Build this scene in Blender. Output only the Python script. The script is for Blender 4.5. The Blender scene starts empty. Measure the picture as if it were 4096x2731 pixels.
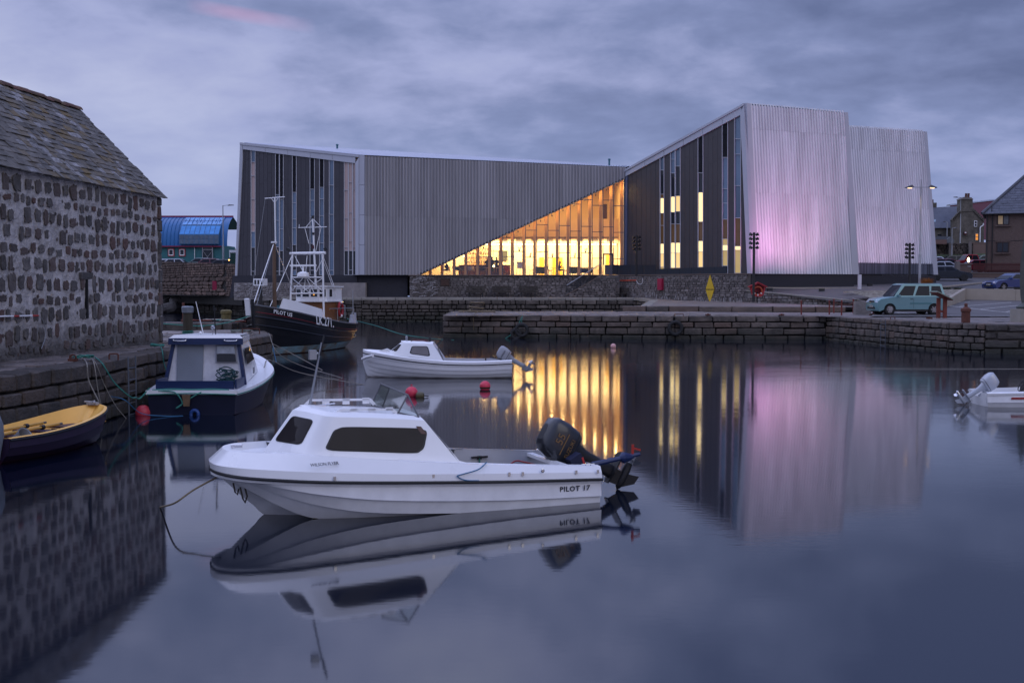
import bpy, bmesh, math, random
from math import sin, cos, pi, radians, atan2, hypot
from mathutils import Vector, Matrix
SC = bpy.context.scene
COL = SC.collection
# ------------------------------------------------------------ camera
CAMZ = 3.1
TILT = math.atan(219.5/4700)
FPX = 4700.0
cam_data = bpy.data.cameras.new('camera')
cam_data.sensor_width = 36; cam_data.lens = 36*FPX/4096
cam_data.clip_start = 0.1; cam_data.clip_end = 6000
cam = bpy.data.objects.new('camera', cam_data); COL.objects.link(cam)
cam.location = (0, 0, CAMZ); cam.rotation_euler = (pi/2 - TILT, 0, 0)
SC.camera = cam
# ------------------------------------------------------------ sky
SUN_EL, SUN_AZ = radians(30), radians(138)
world = bpy.data.worlds.new('World'); SC.world = world
world.use_nodes = True
def build_sky():
    nt = world.node_tree; N = nt.nodes; L = nt.links
    N.clear()
    out = N.new('ShaderNodeOutputWorld'); bg = N.new('ShaderNodeBackground')
    sky = N.new('ShaderNodeTexSky'); sky.sky_type = 'NISHITA'; sky.sun_disc = False
    sky.sun_elevation = radians(2); sky.sun_rotation = SUN_AZ
    tc = N.new('ShaderNodeTexCoord'); sep = N.new('ShaderNodeSeparateXYZ')
    L.new(tc.outputs['Generated'], sep.inputs[0])
    def M(op, a, b=None, c=None):
        n = N.new('ShaderNodeMath'); n.operation = op
        for i, x in enumerate((a, b, c)):
            if x is None: continue
            if isinstance(x, (int, float)): n.inputs[i].default_value = x
            else: L.new(x, n.inputs[i])
        return n.outputs[0]
    zp = M('MAXIMUM', sep.outputs['Z'], 0.0)
    den = M('ADD', zp, 0.27)
    cx = M('DIVIDE', sep.outputs['X'], den); cy = M('DIVIDE', sep.outputs['Y'], den)
    comb = N.new('ShaderNodeCombineXYZ'); L.new(cx, comb.inputs[0]); L.new(M('MULTIPLY', cy, 1.05), comb.inputs[1])
    def noise(scale, detail, rough, off, dist=0.0):
        mp = N.new('ShaderNodeMapping'); mp.inputs['Location'].default_value = off
        mp.inputs['Rotation'].default_value = (0, 0, 0.12)
        L.new(comb.outputs[0], mp.inputs[0])
        n = N.new('ShaderNodeTexNoise'); n.inputs['Scale'].default_value = scale
        n.inputs['Detail'].default_value = detail; n.inputs['Roughness'].default_value = rough
        n.inputs['Distortion'].default_value = dist
        L.new(mp.outputs[0], n.inputs['Vector']); return n.outputs['Fac']
    n1 = noise(0.95, 4, 0.48, (5.1, 2.3, 0), 0.2)
    n2 = noise(2.6, 6, 0.52, (8.2, 4.0, 0), 0.25)
    n4 = noise(7.5, 5, 0.55, (2.0, 6.0, 0), 0.2)
    nn = M('ADD', M('ADD', M('MULTIPLY', n1, 0.50), M('MULTIPLY', n2, 0.33)), M('MULTIPLY', n4, 0.17))
    # more dark cloud towards the upper right, clearer upper left
    side = M('MULTIPLY', sep.outputs['X'], 0.15)
    nn = M('SUBTRACT', nn, side)
    nn = M('SUBTRACT', nn, M('MULTIPLY', M('MULTIPLY', sep.outputs['X'], M('MINIMUM', zp, 0.23)), 0.45))
    nn = M('SUBTRACT', nn, M('MULTIPLY', M('MINIMUM', M('MAXIMUM', M('SUBTRACT', zp, 0.13), 0.0), 0.09), 0.60))
    ramp = N.new('ShaderNodeValToRGB'); L.new(nn, ramp.inputs[0])
    e = ramp.color_ramp.elements
    e[0].position = 0.34; e[0].color = (0.125, 0.16, 0.32, 1)
    e[1].position = 0.64; e[1].color = (0.48, 0.52, 0.75, 1)
    m_ = ramp.color_ramp.elements.new(0.43); m_.color = (0.205, 0.25, 0.46, 1)
    m2 = ramp.color_ramp.elements.new(0.51); m2.color = (0.345, 0.385, 0.64, 1)
    # low clear blue band close to the horizon
    hz = N.new('ShaderNodeValToRGB'); L.new(sep.outputs['Z'], hz.inputs[0])
    hz.color_ramp.elements[0].position = 0.0; hz.color_ramp.elements[0].color = (1, 1, 1, 1)
    hz.color_ramp.elements[1].position = 0.16; hz.color_ramp.elements[1].color = (0, 0, 0, 1)
    mix = N.new('ShaderNodeMixRGB'); L.new(M('MULTIPLY', hz.outputs[0], 0.75), mix.inputs[0])
    L.new(ramp.outputs[0], mix.inputs[1]); mix.inputs[2].default_value = (0.27, 0.36, 0.66, 1)
    # faint pink streak of afterglow
    n3 = noise(3.0, 3, 0.5, (1.0, 9.0, 0), 0.3)
    def bump_at(src, c, w):
        d = M('DIVIDE', M('SUBTRACT', src, c), w)
        return M('MAXIMUM', M('SUBTRACT', 1.0, M('MULTIPLY', d, d)), 0.0)
    az = M('DIVIDE', sep.outputs['X'], M('MAXIMUM', sep.outputs['Y'], 0.05))
    tz = M('ADD', sep.outputs['Z'], M('MULTIPLY', az, 0.10))
    st = M('MULTIPLY', bump_at(az, -0.22, 0.055), bump_at(M('ADD', sep.outputs['Z'], M('MULTIPLY', az, 0.113)), 0.1915, 0.0065))
    st = M('MULTIPLY', M('MULTIPLY', st, M('MULTIPLY', n3, 1.5)), 1.0)
    mixp = N.new('ShaderNodeMixRGB'); L.new(M('MINIMUM', M('MULTIPLY', st, 0.42), 0.55), mixp.inputs[0])
    L.new(mix.outputs[0], mixp.inputs[1]); mixp.inputs[2].default_value = (0.62, 0.33, 0.52, 1)
    # overcast luminance grows towards the zenith
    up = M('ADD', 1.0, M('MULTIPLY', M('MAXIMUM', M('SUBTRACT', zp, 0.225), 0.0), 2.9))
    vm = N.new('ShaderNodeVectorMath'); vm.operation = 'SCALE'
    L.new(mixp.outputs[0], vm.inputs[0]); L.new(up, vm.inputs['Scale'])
    sk = N.new('ShaderNodeVectorMath'); sk.operation = 'SCALE'; L.new(sky.outputs[0], sk.inputs[0]); sk.inputs['Scale'].default_value = 0.012
    add = N.new('ShaderNodeVectorMath'); add.operation = 'ADD'
    L.new(vm.outputs[0], add.inputs[0]); L.new(sk.outputs[0], add.inputs[1])
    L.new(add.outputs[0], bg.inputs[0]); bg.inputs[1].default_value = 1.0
    L.new(bg.outputs[0], out.inputs[0])
build_sky()
sun_d = bpy.data.lights.new('sun', 'SUN'); sun_d.energy = 0.50; sun_d.angle = radians(40); sun_d.color = (1.0, 0.94, 0.88)
sun = bpy.data.objects.new('sun', sun_d); COL.objects.link(sun)
sdir = Vector((sin(SUN_AZ)*cos(SUN_EL), cos(SUN_AZ)*cos(SUN_EL), sin(SUN_EL)))
sun.rotation_euler = sdir.to_track_quat('Z', 'Y').to_euler()
SC.view_settings.view_transform = 'Standard'; SC.view_settings.look = 'None'
SC.view_settings.exposure = 0.0; SC.view_settings.gamma = 1.0
SC.view_settings.use_curve_mapping = False
SC.cycles.max_bounces = 8; SC.cycles.transparent_max_bounces = 12
SC.cycles.sample_clamp_indirect = 6.0
# ------------------------------------------------------------ geometry helpers
_f = Vector((0, cos(TILT), -sin(TILT))); _u = Vector((0, sin(TILT), cos(TILT)))
def ray(px, py):
    a = (px-2048)/FPX; b = (1365.5-py)/FPX
    return Vector((a, 0, 0)) + _f + _u*b
def WY(px, py, Y):
    r = ray(px, py); t = Y/r.y; return Vector((r.x*t, Y, CAMZ+r.z*t))
def WZ(px, py, z):
    r = ray(px, py); t = (z-CAMZ)/r.z; return Vector((r.x*t, r.y*t, z))
def WP(px, py, A, B):
    """point on the vertical wall plane through A and B"""
    dx, dy = B[0]-A[0], B[1]-A[1]; r = ray(px, py)
    n = (dy, -dx); t = (A[0]*n[0]+A[1]*n[1])/(r.x*n[0]+r.y*n[1])
    p = Vector((r.x*t, r.y*t, CAMZ+r.z*t)); l = hypot(dx, dy)
    return ((p.x-A[0])*dx+(p.y-A[1])*dy)/l, p.z     # metres along, height
class MB:
    def __init__(s): s.v = []; s.f = []
    def add(s, vs, fs):
        b = len(s.v); s.v += [Vector(p) for p in vs]; s.f += [tuple(i+b for i in f) for f in fs]; return s
    def quad(s, *p): return s.add(p, [tuple(range(len(p)))])
    def box(s, c, d, rz=0.0, rx=0.0, ry=0.0):
        m = Matrix.Rotation(rz, 3, 'Z') @ Matrix.Rotation(ry, 3, 'Y') @ Matrix.Rotation(rx, 3, 'X')
        vs = [Vector(c)+m @ Vector((x*d[0]/2, y*d[1]/2, z*d[2]/2)) for x in (-1, 1) for y in (-1, 1) for z in (-1, 1)]
        return s.add(vs, [(0,1,3,2),(4,6,7,5),(0,4,5,1),(2,3,7,6),(0,2,6,4),(1,5,7,3)])
    def prism(s, pts, vec):
        n = len(pts); a = [Vector(p) for p in pts]; b = [p+Vector(vec) for p in a]
        fs = [tuple(range(n))[::-1], tuple(range(n, 2*n))] + [(i, (i+1) % n, n+(i+1) % n, n+i) for i in range(n)]
        return s.add(a+b, fs)
    def tube(s, pts, r, seg=6, cap=True, close=False):
        pts = [Vector(p) for p in pts]; n = len(pts)
        rs = r if isinstance(r, (list, tuple)) else [r]*n
        b = len(s.v); up = None
        for i, p in enumerate(pts):
            if close: t = (pts[(i+1) % n]-pts[i-1])
            else: t = (pts[min(i+1, n-1)]-pts[max(i-1, 0)])
            t = t.normalized() if t.length > 1e-9 else Vector((0, 0, 1))
            if up is None: up = Vector((0, 0, 1)) if abs(t.z) < 0.9 else Vector((1, 0, 0))
            x = up.cross(t)
            if x.length < 1e-5: x = Vector((1, 0, 0)).cross(t)
            x.normalize(); y = t.cross(x); up = y
            for k in range(seg):
                a = 2*pi*k/seg; s.v.append(p+(x*cos(a)+y*sin(a))*rs[i])
        m = n if close else n-1
        for i in range(m):
            j = (i+1) % n
            for k in range(seg):
                k2 = (k+1) % seg
                s.f.append((b+i*seg+k, b+i*seg+k2, b+j*seg+k2, b+j*seg+k))
        if cap and not close:
            s.f.append(tuple(b+k for k in range(seg))[::-1]); s.f.append(tuple(b+(n-1)*seg+k for k in range(seg)))
        return s
    def cyl(s, a, b, r, seg=10): return s.tube([a, b], r, seg)
    def lathe(s, prof, c=(0,0,0), seg=16, axis='z'):
        b = len(s.v); n = len(prof)
        for (r, z) in prof:
            for k in range(seg):
                a = 2*pi*k/seg; x, y = r*cos(a), r*sin(a)
                v = (x, y, z) if axis == 'z' else ((z, x, y) if axis == 'x' else (y, z, x))
                s.v.append(Vector(c)+Vector(v))
        for i in range(n-1):
            for k in range(seg):
                k2 = (k+1) % seg; s.f.append((b+i*seg+k, b+i*seg+k2, b+(i+1)*seg+k2, b+(i+1)*seg+k))
        if prof[0][0] > 1e-6: s.f.append(tuple(b+k for k in range(seg))[::-1])
        if prof[-1][0] > 1e-6: s.f.append(tuple(b+(n-1)*seg+k for k in range(seg)))
        return s
    def grid(s, rows):
        b = len(s.v); n = len(rows[0])
        for r in rows: s.v += [Vector(p) for p in r]
        for i in range(len(rows)-1):
            for j in range(n-1): s.f.append((b+i*n+j, b+i*n+j+1, b+(i+1)*n+j+1, b+(i+1)*n+j))
        return s
    def mirror_y(s, start=0, fstart=0):
        n = len(s.v)-start; base = len(s.v)
        s.v += [Vector((p.x, -p.y, p.z)) for p in s.v[start:start+n]]
        s.f += [tuple(base+(i-start) for i in f)[::-1] for f in s.f[fstart:]]
        return s
    def xf(s, m): s.v = [m @ p for p in s.v]; return s
    def mesh(s, name, m=None, smooth=False, off=None, angle=35, fix=True):
        me = bpy.data.meshes.new(name)
        vs = [tuple(p-off) for p in s.v] if off is not None else [tuple(p) for p in s.v]
        me.from_pydata(vs, [], s.f)
        if fix:
            bm = bmesh.new(); bm.from_mesh(me); bmesh.ops.recalc_face_normals(bm, faces=bm.faces); bm.to_mesh(me); bm.free()
        if m is not None: me.materials.append(m)
        if smooth:
            me.polygons.foreach_set('use_smooth', [True]*len(me.polygons))
            if angle: me.set_sharp_from_angle(angle=radians(angle))
        me.update(); return me
def tag(o, label=None, cat=None, group=None, kind=None):
    if label: o['label'] = label
    if cat: o['category'] = cat
    if group: o['group'] = group
    if kind: o['kind'] = kind
    return o
def thing(name, label, cat, loc=(0,0,0), rz=0.0, group=None, kind=None):
    o = bpy.data.objects.new(name, None); COL.objects.link(o)
    o.empty_display_size = 0.2
    o.location = loc; o.rotation_euler = (0, 0, rz); return tag(o, label, cat, group, kind)
def obj(name, mb, m, parent=None, smooth=False, world=False, label=None, angle=35, kind=None, mesh=None, fix=True):
    off = None
    if world and parent is not None:
        r = parent
        while r.parent is not None: r = r.parent
        off = Vector(r.location)
    me = mesh if mesh is not None else mb.mesh(name, m, smooth, off, angle, fix)
    o = bpy.data.objects.new(name, me); COL.objects.link(o)
    if parent is not None: o.parent = parent
    if label: o['label'] = label
    if kind: o['kind'] = kind
    return o
def single(name, mb, m, label, cat, group=None, smooth=False, kind=None, loc=None, rz=0.0):
    """a thing that is one mesh; vertices are given in world space and re-centred on the base"""
    if loc is None:
        xs = [p.x for p in mb.v]; ys = [p.y for p in mb.v]; zs = [p.z for p in mb.v]
        c = Vector(((min(xs)+max(xs))/2, (min(ys)+max(ys))/2, min(zs)))
        me = mb.mesh(name, m, smooth, c)
    else:
        c = Vector(loc); me = mb.mesh(name, m, smooth)
    o = bpy.data.objects.new(name, me); COL.objects.link(o); o.location = c; o.rotation_euler = (0, 0, rz)
    return tag(o, label, cat, group, kind)
def copy_tree(o, parent=None, mats=None):
    c = o.copy(); COL.objects.link(c); c.parent = parent
    if mats and o.data is not None and o.type == 'MESH' and o.data.materials and o.data.materials[0] in mats:
        key = (o.data.name, mats[o.data.materials[0]].name)
        if key not in _mcache:
            me = o.data.copy(); me.materials[0] = mats[o.data.materials[0]]; _mcache[key] = me
        c.data = _mcache[key]
    for ch in list(o.children): copy_tree(ch, c, mats)
    return c
_mcache = {}
# ------------------------------------------------------------ materials
MATS = {}
def mat(name, col, rough=0.6, metal=0.0, var=0.12, scale=2.0, bump=0.0, bscale=20.0, rnd=0.0, ior=1.45, col2=None, mixs=None, dirt=None, coat=0.0, stretch=None, hue=None, emis=None, estr=0.0):
    if name in MATS: return MATS[name]
    m = bpy.data.materials.new(name); m.use_nodes = True; MATS[name] = m
    nt = m.node_tree; N = nt.nodes; L = nt.links
    p = N['Principled BSDF']
    p.inputs['Roughness'].default_value = rough; p.inputs['Metallic'].default_value = metal
    p.inputs['IOR'].default_value = ior
    if coat: p.inputs['Coat Weight'].default_value = coat; p.inputs['Coat Roughness'].default_value = 0.08
    tc = N.new('ShaderNodeTexCoord'); mp = N.new('ShaderNodeMapping')
    L.new(tc.outputs['Object'], mp.inputs[0])
    if stretch: mp.inputs['Scale'].default_value = stretch
    info = N.new('ShaderNodeObjectInfo')
    # offset the pattern per object so that shared meshes do not repeat it
    vs = N.new('ShaderNodeVectorMath'); vs.operation = 'ADD'; L.new(mp.outputs[0], vs.inputs[0])
    cr = N.new('ShaderNodeCombineXYZ'); mm = N.new('ShaderNodeMath'); mm.operation = 'MULTIPLY'; mm.inputs[1].default_value = 37.0
    L.new(info.outputs['Random'], mm.inputs[0]); L.new(mm.outputs[0], cr.inputs[0]); L.new(mm.outputs[0], cr.inputs[1]); L.new(cr.outputs[0], vs.inputs[1])
    no = N.new('ShaderNodeTexNoise'); no.inputs['Scale'].default_value = scale; no.inputs['Detail'].default_value = 6; no.inputs['Roughness'].default_value = 0.6
    L.new(vs.outputs[0], no.inputs['Vector'])
    base = None
    if col2 is not None:
        r = N.new('ShaderNodeValToRGB'); n2 = N.new('ShaderNodeTexNoise'); n2.inputs['Scale'].default_value = mixs or scale; n2.inputs['Detail'].default_value = 8; n2.inputs['Roughness'].default_value = 0.65
        L.new(vs.outputs[0], n2.inputs['Vector']); L.new(n2.outputs['Fac'], r.inputs[0])
        r.color_ramp.elements[0].position = 0.42; r.color_ramp.elements[0].color = (*col, 1)
        r.color_ramp.elements[1].position = 0.62; r.color_ramp.elements[1].color = (*col2, 1)
        base = r.outputs[0]
    # value variation
    mr = N.new('ShaderNodeMapRange'); L.new(no.outputs['Fac'], mr.inputs[0])
    mr.inputs[1].default_value = 0.25; mr.inputs[2].default_value = 0.75
    mr.inputs[3].default_value = 1-var; mr.inputs[4].default_value = 1+var
    val = mr.outputs[0]
    if rnd:
        m2 = N.new('ShaderNodeMapRange'); L.new(info.outputs['Random'], m2.inputs[0])
        m2.inputs[3].default_value = 1-rnd; m2.inputs[4].default_value = 1+rnd
        mu = N.new('ShaderNodeMath'); mu.operation = 'MULTIPLY'; L.new(val, mu.inputs[0]); L.new(m2.outputs[0], mu.inputs[1]); val = mu.outputs[0]
    sc = N.new('ShaderNodeVectorMath'); sc.operation = 'SCALE'; L.new(val, sc.inputs['Scale'])
    if base is not None: L.new(base, sc.inputs[0])
    else: sc.inputs[0].default_value = col
    colout = sc.outputs[0]
    if hue:      # per object second tint
        mx = N.new('ShaderNodeMixRGB'); wn = N.new('ShaderNodeTexWhiteNoise'); wn.noise_dimensions = '1D'
        L.new(info.outputs['Random'], wn.inputs['W']); m3 = N.new('ShaderNodeMath'); m3.operation = 'POWER'; m3.inputs[1].default_value = 3.0
        L.new(wn.outputs['Value'], m3.inputs[0]); L.new(m3.outputs[0], mx.inputs[0]); L.new(colout, mx.inputs[1]); mx.inputs[2].default_value = (*hue, 1); colout = mx.outputs[0]
    if dirt:     # (colour, z level above which it fades out, spread) weed / tide mark from geometry height
        g = N.new('ShaderNodeNewGeometry'); sp = N.new('ShaderNodeSeparateXYZ'); L.new(g.outputs['Position'], sp.inputs[0])
        n4 = N.new('ShaderNodeTexNoise'); n4.inputs['Scale'].default_value = 1.5; n4.inputs['Detail'].default_value = 5; L.new(g.outputs['Position'], n4.inputs['Vector'])
        a = N.new('ShaderNodeMath'); a.operation = 'MULTIPLY_ADD'; L.new(n4.outputs['Fac'], a.inputs[0]); a.inputs[1].default_value = dirt[2]; L.new(sp.outputs['Z'], a.inputs[2])
        mr2 = N.new('ShaderNodeMapRange'); L.new(a.outputs[0], mr2.inputs[0]); mr2.inputs[1].default_value = dirt[1]; mr2.inputs[2].default_value = dirt[1]+dirt[2]
        mr2.inputs[3].default_value = 1.0; mr2.inputs[4].default_value = 0.0
        mx = N.new('ShaderNodeMixRGB'); L.new(mr2.outputs[0], mx.inputs[0]); L.new(colout, mx.inputs[1]); mx.inputs[2].default_value = (*dirt[0], 1); colout = mx.outputs[0]
    L.new(colout, p.inputs['Base Color'])
    rr = N.new('ShaderNodeMapRange'); L.new(no.outputs['Fac'], rr.inputs[0]); rr.inputs[3].default_value = max(0.02, rough-0.1*rough); rr.inputs[4].default_value = min(1, rough+0.1*rough)
    L.new(rr.outputs[0], p.inputs['Roughness'])
    if bump:
        nb = N.new('ShaderNodeTexNoise'); nb.inputs['Scale'].default_value = bscale; nb.inputs['Detail'].default_value = 7; nb.inputs['Roughness'].default_value = 0.6
        L.new(vs.outputs[0], nb.inputs['Vector'])
        b = N.new('ShaderNodeBump'); b.inputs['Strength'].default_value = min(1, bump); b.inputs['Distance'].default_value = 0.6/bscale if bump <= 1 else bump*0.6/bscale
        L.new(nb.outputs['Fac'], b.inputs['Height']); L.new(b.outputs[0], p.inputs['Normal'])
    if emis:
        p.inputs['Emission Color'].default_value = (*emis, 1); p.inputs['Emission Strength'].default_value = estr
    return m
def glass_mat(name, tint=(0.8,0.85,0.88), clear=0.75, rough=0.03):
    if name in MATS: return MATS[name]
    m = bpy.data.materials.new(name); m.use_nodes = True; MATS[name] = m
    nt = m.node_tree; N = nt.nodes; L = nt.links; N.clear()
    o = N.new('ShaderNodeOutputMaterial'); t = N.new('ShaderNodeBsdfTransparent'); t.inputs[0].default_value = (*tint, 1)
    g = N.new('ShaderNodeBsdfGlossy'); g.inputs['Roughness'].default_value = rough; g.inputs[0].default_value = (0.9, 0.9, 0.95, 1)
    lw = N.new('ShaderNodeLayerWeight'); lw.inputs[0].default_value = 0.5; fr = N.new('ShaderNodeMath'); fr.operation = 'POWER'; fr.inputs[1].default_value = 4.0; L.new(lw.outputs['Facing'], fr.inputs[0])
    a = N.new('ShaderNodeMath'); a.operation = 'MULTIPLY_ADD'; a.use_clamp = True; L.new(fr.outputs[0], a.inputs[0]); a.inputs[1].default_value = 0.7; a.inputs[2].default_value = 1-clear
    mx = N.new('ShaderNodeMixShader'); L.new(a.outputs[0], mx.inputs[0]); L.new(t.outputs[0], mx.inputs[1]); L.new(g.outputs[0], mx.inputs[2]); L.new(mx.outputs[0], o.inputs[0])
    return m
def emit_mat(name, col, s, glossy=True):
    if name in MATS: return MATS[name]
    return mat(name, (0.3, 0.3, 0.3), 0.2, emis=col, estr=s)
def text_mesh(name, txt, size, m, extrude=0.003, bold=False, spacing=1.0):
    c = bpy.data.curves.new(name, 'FONT'); c.body = txt; c.size = size; c.extrude = extrude; c.resolution_u = 2
    c.align_x = 'CENTER'; c.align_y = 'CENTER'; c.space_character = spacing
    if bold: c.offset = size*0.018
    o = bpy.data.objects.new(name, c); COL.objects.link(o)
    bpy.context.view_layer.update()
    me = bpy.data.meshes.new_from_object(o.evaluated_get(bpy.context.evaluated_depsgraph_get()))
    COL.objects.unlink(o); bpy.data.objects.remove(o); me.name = name
    me.materials.clear(); me.materials.append(m); return me
def put_text(txt, size, m, parent, loc, rot, name='lettering', bold=False, spacing=1.0, extrude=0.003):
    me = text_mesh(name, txt, size, m, extrude, bold, spacing)
    o = bpy.data.objects.new(name, me); COL.objects.link(o); o.parent = parent
    o.location = loc; o.rotation_euler = rot; return o
# rough stone block variants (about 44 triangles each)
def block_mesh(name, dims, ch, jit, m, seed):
    rr = random.Random(seed); bm = bmesh.new()
    for sx in (-1, 1):
        for sy in (-1, 1):
            for sz in (-1, 1):
                j = Vector((rr.uniform(-jit, jit), rr.uniform(-jit, jit)*0.6, rr.uniform(-jit, jit)))
                for a in range(3):
                    c = [sx*(dims[0]/2-ch), sy*(dims[1]/2-ch), sz*(dims[2]/2-ch)]
                    c[a] = (sx, sy, sz)[a]*dims[a]/2
                    bm.verts.new(Vector(c)+j)
    bmesh.ops.convex_hull(bm, input=bm.verts)
    for v in [v for v in bm.verts if not v.link_faces]: bm.verts.remove(v)
    me = bpy.data.meshes.new(name); bm.to_mesh(me); bm.free(); me.materials.append(m); return me
def join_objs(objs, name, m, parent, kind='stuff'):
    """bakes (mesh, matrix) pairs into one mesh"""
    mb = MB()
    for me, M_ in objs:
        mb.add([M_ @ v.co for v in me.vertices], [tuple(p.vertices) for p in me.polygons])
    o = obj(name, mb, m, parent, kind=kind, fix=False); return o
def block_wall(parent, A, B, z0, z1, course, blen, m, seed=1, depth=0.45, joint=0.02, cap_parts=300, vary=0.35, name='stone_block', out=0.03, topdepth=None, variants=9, pieces=None, zj=.12):
    """courses of individual blocks on the wall from A to B (xy), facing right of A->B... inner side is -normal"""
    rr = random.Random(seed); loc = Vector(parent.location)
    d = Vector((B[0]-A[0], B[1]-A[1], 0)); Lw = d.length; d.normalize(); nrm = Vector((d.y, -d.x, 0)); ang = atan2(d.y, d.x)
    n = max(1, round((z1-z0)/course)); zs = [z0]
    for i in range(n): zs.append(z0+(z1-z0)*(i+1)/n + (rr.uniform(-zj, zj)*course if i < n-1 else 0))
    vs = [block_mesh(name, (blen*rr.uniform(0.6, 1.3), depth, course), min(0.035, course*0.13), course*0.06, m, seed*50+i) for i in range(variants)]
    base = [( max(v.co.x for v in me.vertices)-min(v.co.x for v in me.vertices)) for me in vs]
    out_list = []
    for i in range(n):
        x = rr.uniform(-blen*0.5, 0); h = zs[i+1]-zs[i]
        while x < Lw:
            l = blen*rr.uniform(1-vary, 1+vary)*(1.15 if i == n-1 else 1)
            xa, xb = max(x, 0), min(x+l, Lw); x += l
            if xb-xa < 0.12: continue
            k = rr.randrange(variants); w = xb-xa-joint; dep = topdepth if (topdepth and i == n-1) else depth
            c = Vector((A[0], A[1], 0))+d*((xa+xb)/2)+nrm*(-dep/2+rr.uniform(0, out)); c.z = (zs[i]+zs[i+1])/2
            fit = (h-joint)/(course*1.03)
            if rr.random() < 0.25 and i < n-1: fit *= rr.uniform(0.82, 1.0)
            M_ = Matrix.Translation(c-loc) @ Matrix.Rotation(ang+rr.uniform(-0.012, 0.012), 4, 'Z') @ Matrix.Rotation(rr.uniform(-0.012, 0.012), 4, 'Y') @ Matrix.Diagonal((w/base[k], dep/depth, fit, 1))
            out_list.append((vs[k], M_, c))
    if pieces is not None: pieces += out_list; return
    place_pieces(parent, out_list, m, name, cap_parts)
def place_pieces(parent, lst, m, name, cap=298):
    cp = Vector((0, 0, CAMZ))
    lst.sort(key=lambda t: (t[2]-cp).length)
    for me, M_, c in lst[:cap]:
        o = bpy.data.objects.new(name, me); COL.objects.link(o); o.parent = parent; o.matrix_local = M_
    if len(lst) > cap: join_objs([(a, b) for a, b, c in lst[cap:]], name+'_remainder', m, parent)
def rough_poly_mesh(name, w, h, t, m, seed, n=9, jag=0.16, bev=0.25, pw=.75):
    """irregular flat stone: outline in XZ, thickness towards -Y"""
    rr = random.Random(seed); pts = []
    for i in range(n):
        a = 2*pi*i/n+rr.uniform(-0.15, 0.15); k = 1.0/max(abs(cos(a)), abs(sin(a)))**pw
        r = k*(1+rr.uniform(-jag, jag)); pts.append((w/2*r*cos(a), h/2*r*sin(a)))
    mb = MB(); b = [(x, 0, z) for x, z in pts]; c = [(x*(1-bev*0.3), -t, z*(1-bev*0.3)) for x, z in pts]
    cc = [(rr.uniform(-.1, .1)*w, -t*1.15, rr.uniform(-.1, .1)*h)]
    mb.add(b+c+cc, [(i, (i+1) % n, n+(i+1) % n, n+i) for i in range(n)]+[(n+i, n+(i+1) % n, 2*n) for i in range(n)])
    return mb.mesh(name, m)
def catenary(a, b, sag, n=14):
    a = Vector(a); b = Vector(b)
    return [a.lerp(b, i/n)-Vector((0, 0, sag*4*(i/n)*(1-i/n))) for i in range(n+1)]
def path_spline(pts, n=6):
    P = [Vector(p) for p in pts]; P = [P[0]*2-P[1]]+P+[P[-1]*2-P[-2]]; out = []
    for i in range(1, len(P)-2):
        for k in range(n):
            t = k/n; a, b, c, d = P[i-1:i+3]
            out.append(0.5*((2*b)+(c-a)*t+(2*a-5*b+4*c-d)*t*t+(3*b-a-3*c+d)*t**3))
    out.append(P[-2]); return out
# ============================================================ materials
M_block = mat('quay_stone', (0.052, 0.045, 0.040), 0.8, var=0.35, scale=2.2, bump=0.8, bscale=9, rnd=0.22, col2=(0.095, 0.078, 0.068), mixs=1.4, hue=(0.09, 0.066, 0.052), dirt=((0.022, 0.024, 0.018), 0.35, 0.8))
M_blockR = mat('quay_stone_right', (0.068, 0.058, 0.051), 0.8, var=0.35, scale=1.5, bump=0.8, bscale=7, rnd=0.22, col2=(0.14, 0.112, 0.095), mixs=1.0, hue=(0.12, 0.08, 0.062), dirt=((0.02, 0.022, 0.016), 0.35, 0.9))
M_joint = mat('dark_joint', (0.018, 0.016, 0.014), 0.9, var=0.3, bump=0.4, bscale=6)
M_flag = mat('flagstone', (0.115, 0.098, 0.09), 0.55, var=0.3, scale=1.6, bump=0.6, bscale=8, rnd=0.22, col2=(0.20, 0.16, 0.14), mixs=1.0)
M_conc = mat('concrete', (0.24, 0.22, 0.19), 0.8, var=0.2, scale=1.0, bump=0.3, bscale=14, rnd=0.08)
M_mortar = mat('lime_mortar', (0.40, 0.375, 0.365), 0.9, var=0.28, scale=1.6, bump=1.5, bscale=6, col2=(0.54, 0.51, 0.50), mixs=3.0, dirt=((0.10, 0.092, 0.088), 1.9, 0.9))
M_bstone = mat('rubble_stone', (0.080, 0.073, 0.070), 0.85, var=0.35, scale=5, bump=0.9, bscale=14, rnd=0.35, hue=(0.115, 0.066, 0.054), col2=(0.125, 0.115, 0.108), mixs=4)
M_slate = mat('stone_slate', (0.082, 0.075, 0.067), 0.75, var=0.35, scale=3, bump=0.6, bscale=12, rnd=0.35, col2=(0.135, 0.122, 0.11), mixs=2.5, hue=(0.13, 0.085, 0.025))
M_slate2 = mat('pale_lichen_slate', (0.15, 0.14, 0.14), 0.8, var=0.3, scale=5, bump=0.6, bscale=12, rnd=0.2, col2=(0.30, 0.29, 0.29), mixs=9)
M_ridge = mat('ridge_tile_clay', (0.13, 0.055, 0.042), 0.8, var=0.35, scale=3, bump=0.5, bscale=15, rnd=0.3, col2=(0.11, 0.075, 0.04), mixs=3)
M_asph = mat('asphalt', (0.085, 0.078, 0.078), 0.7, var=0.18, scale=0.35, bump=0.25, bscale=30, col2=(0.10, 0.092, 0.09), mixs=0.2)
M_white = mat('road_paint', (0.62, 0.60, 0.58), 0.7, var=0.15, scale=3)
M_grass = mat('grass', (0.055, 0.085, 0.02), 0.9, var=0.35, scale=0.8, bump=0.8, bscale=6, col2=(0.085, 0.10, 0.03), mixs=0.6)
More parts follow.
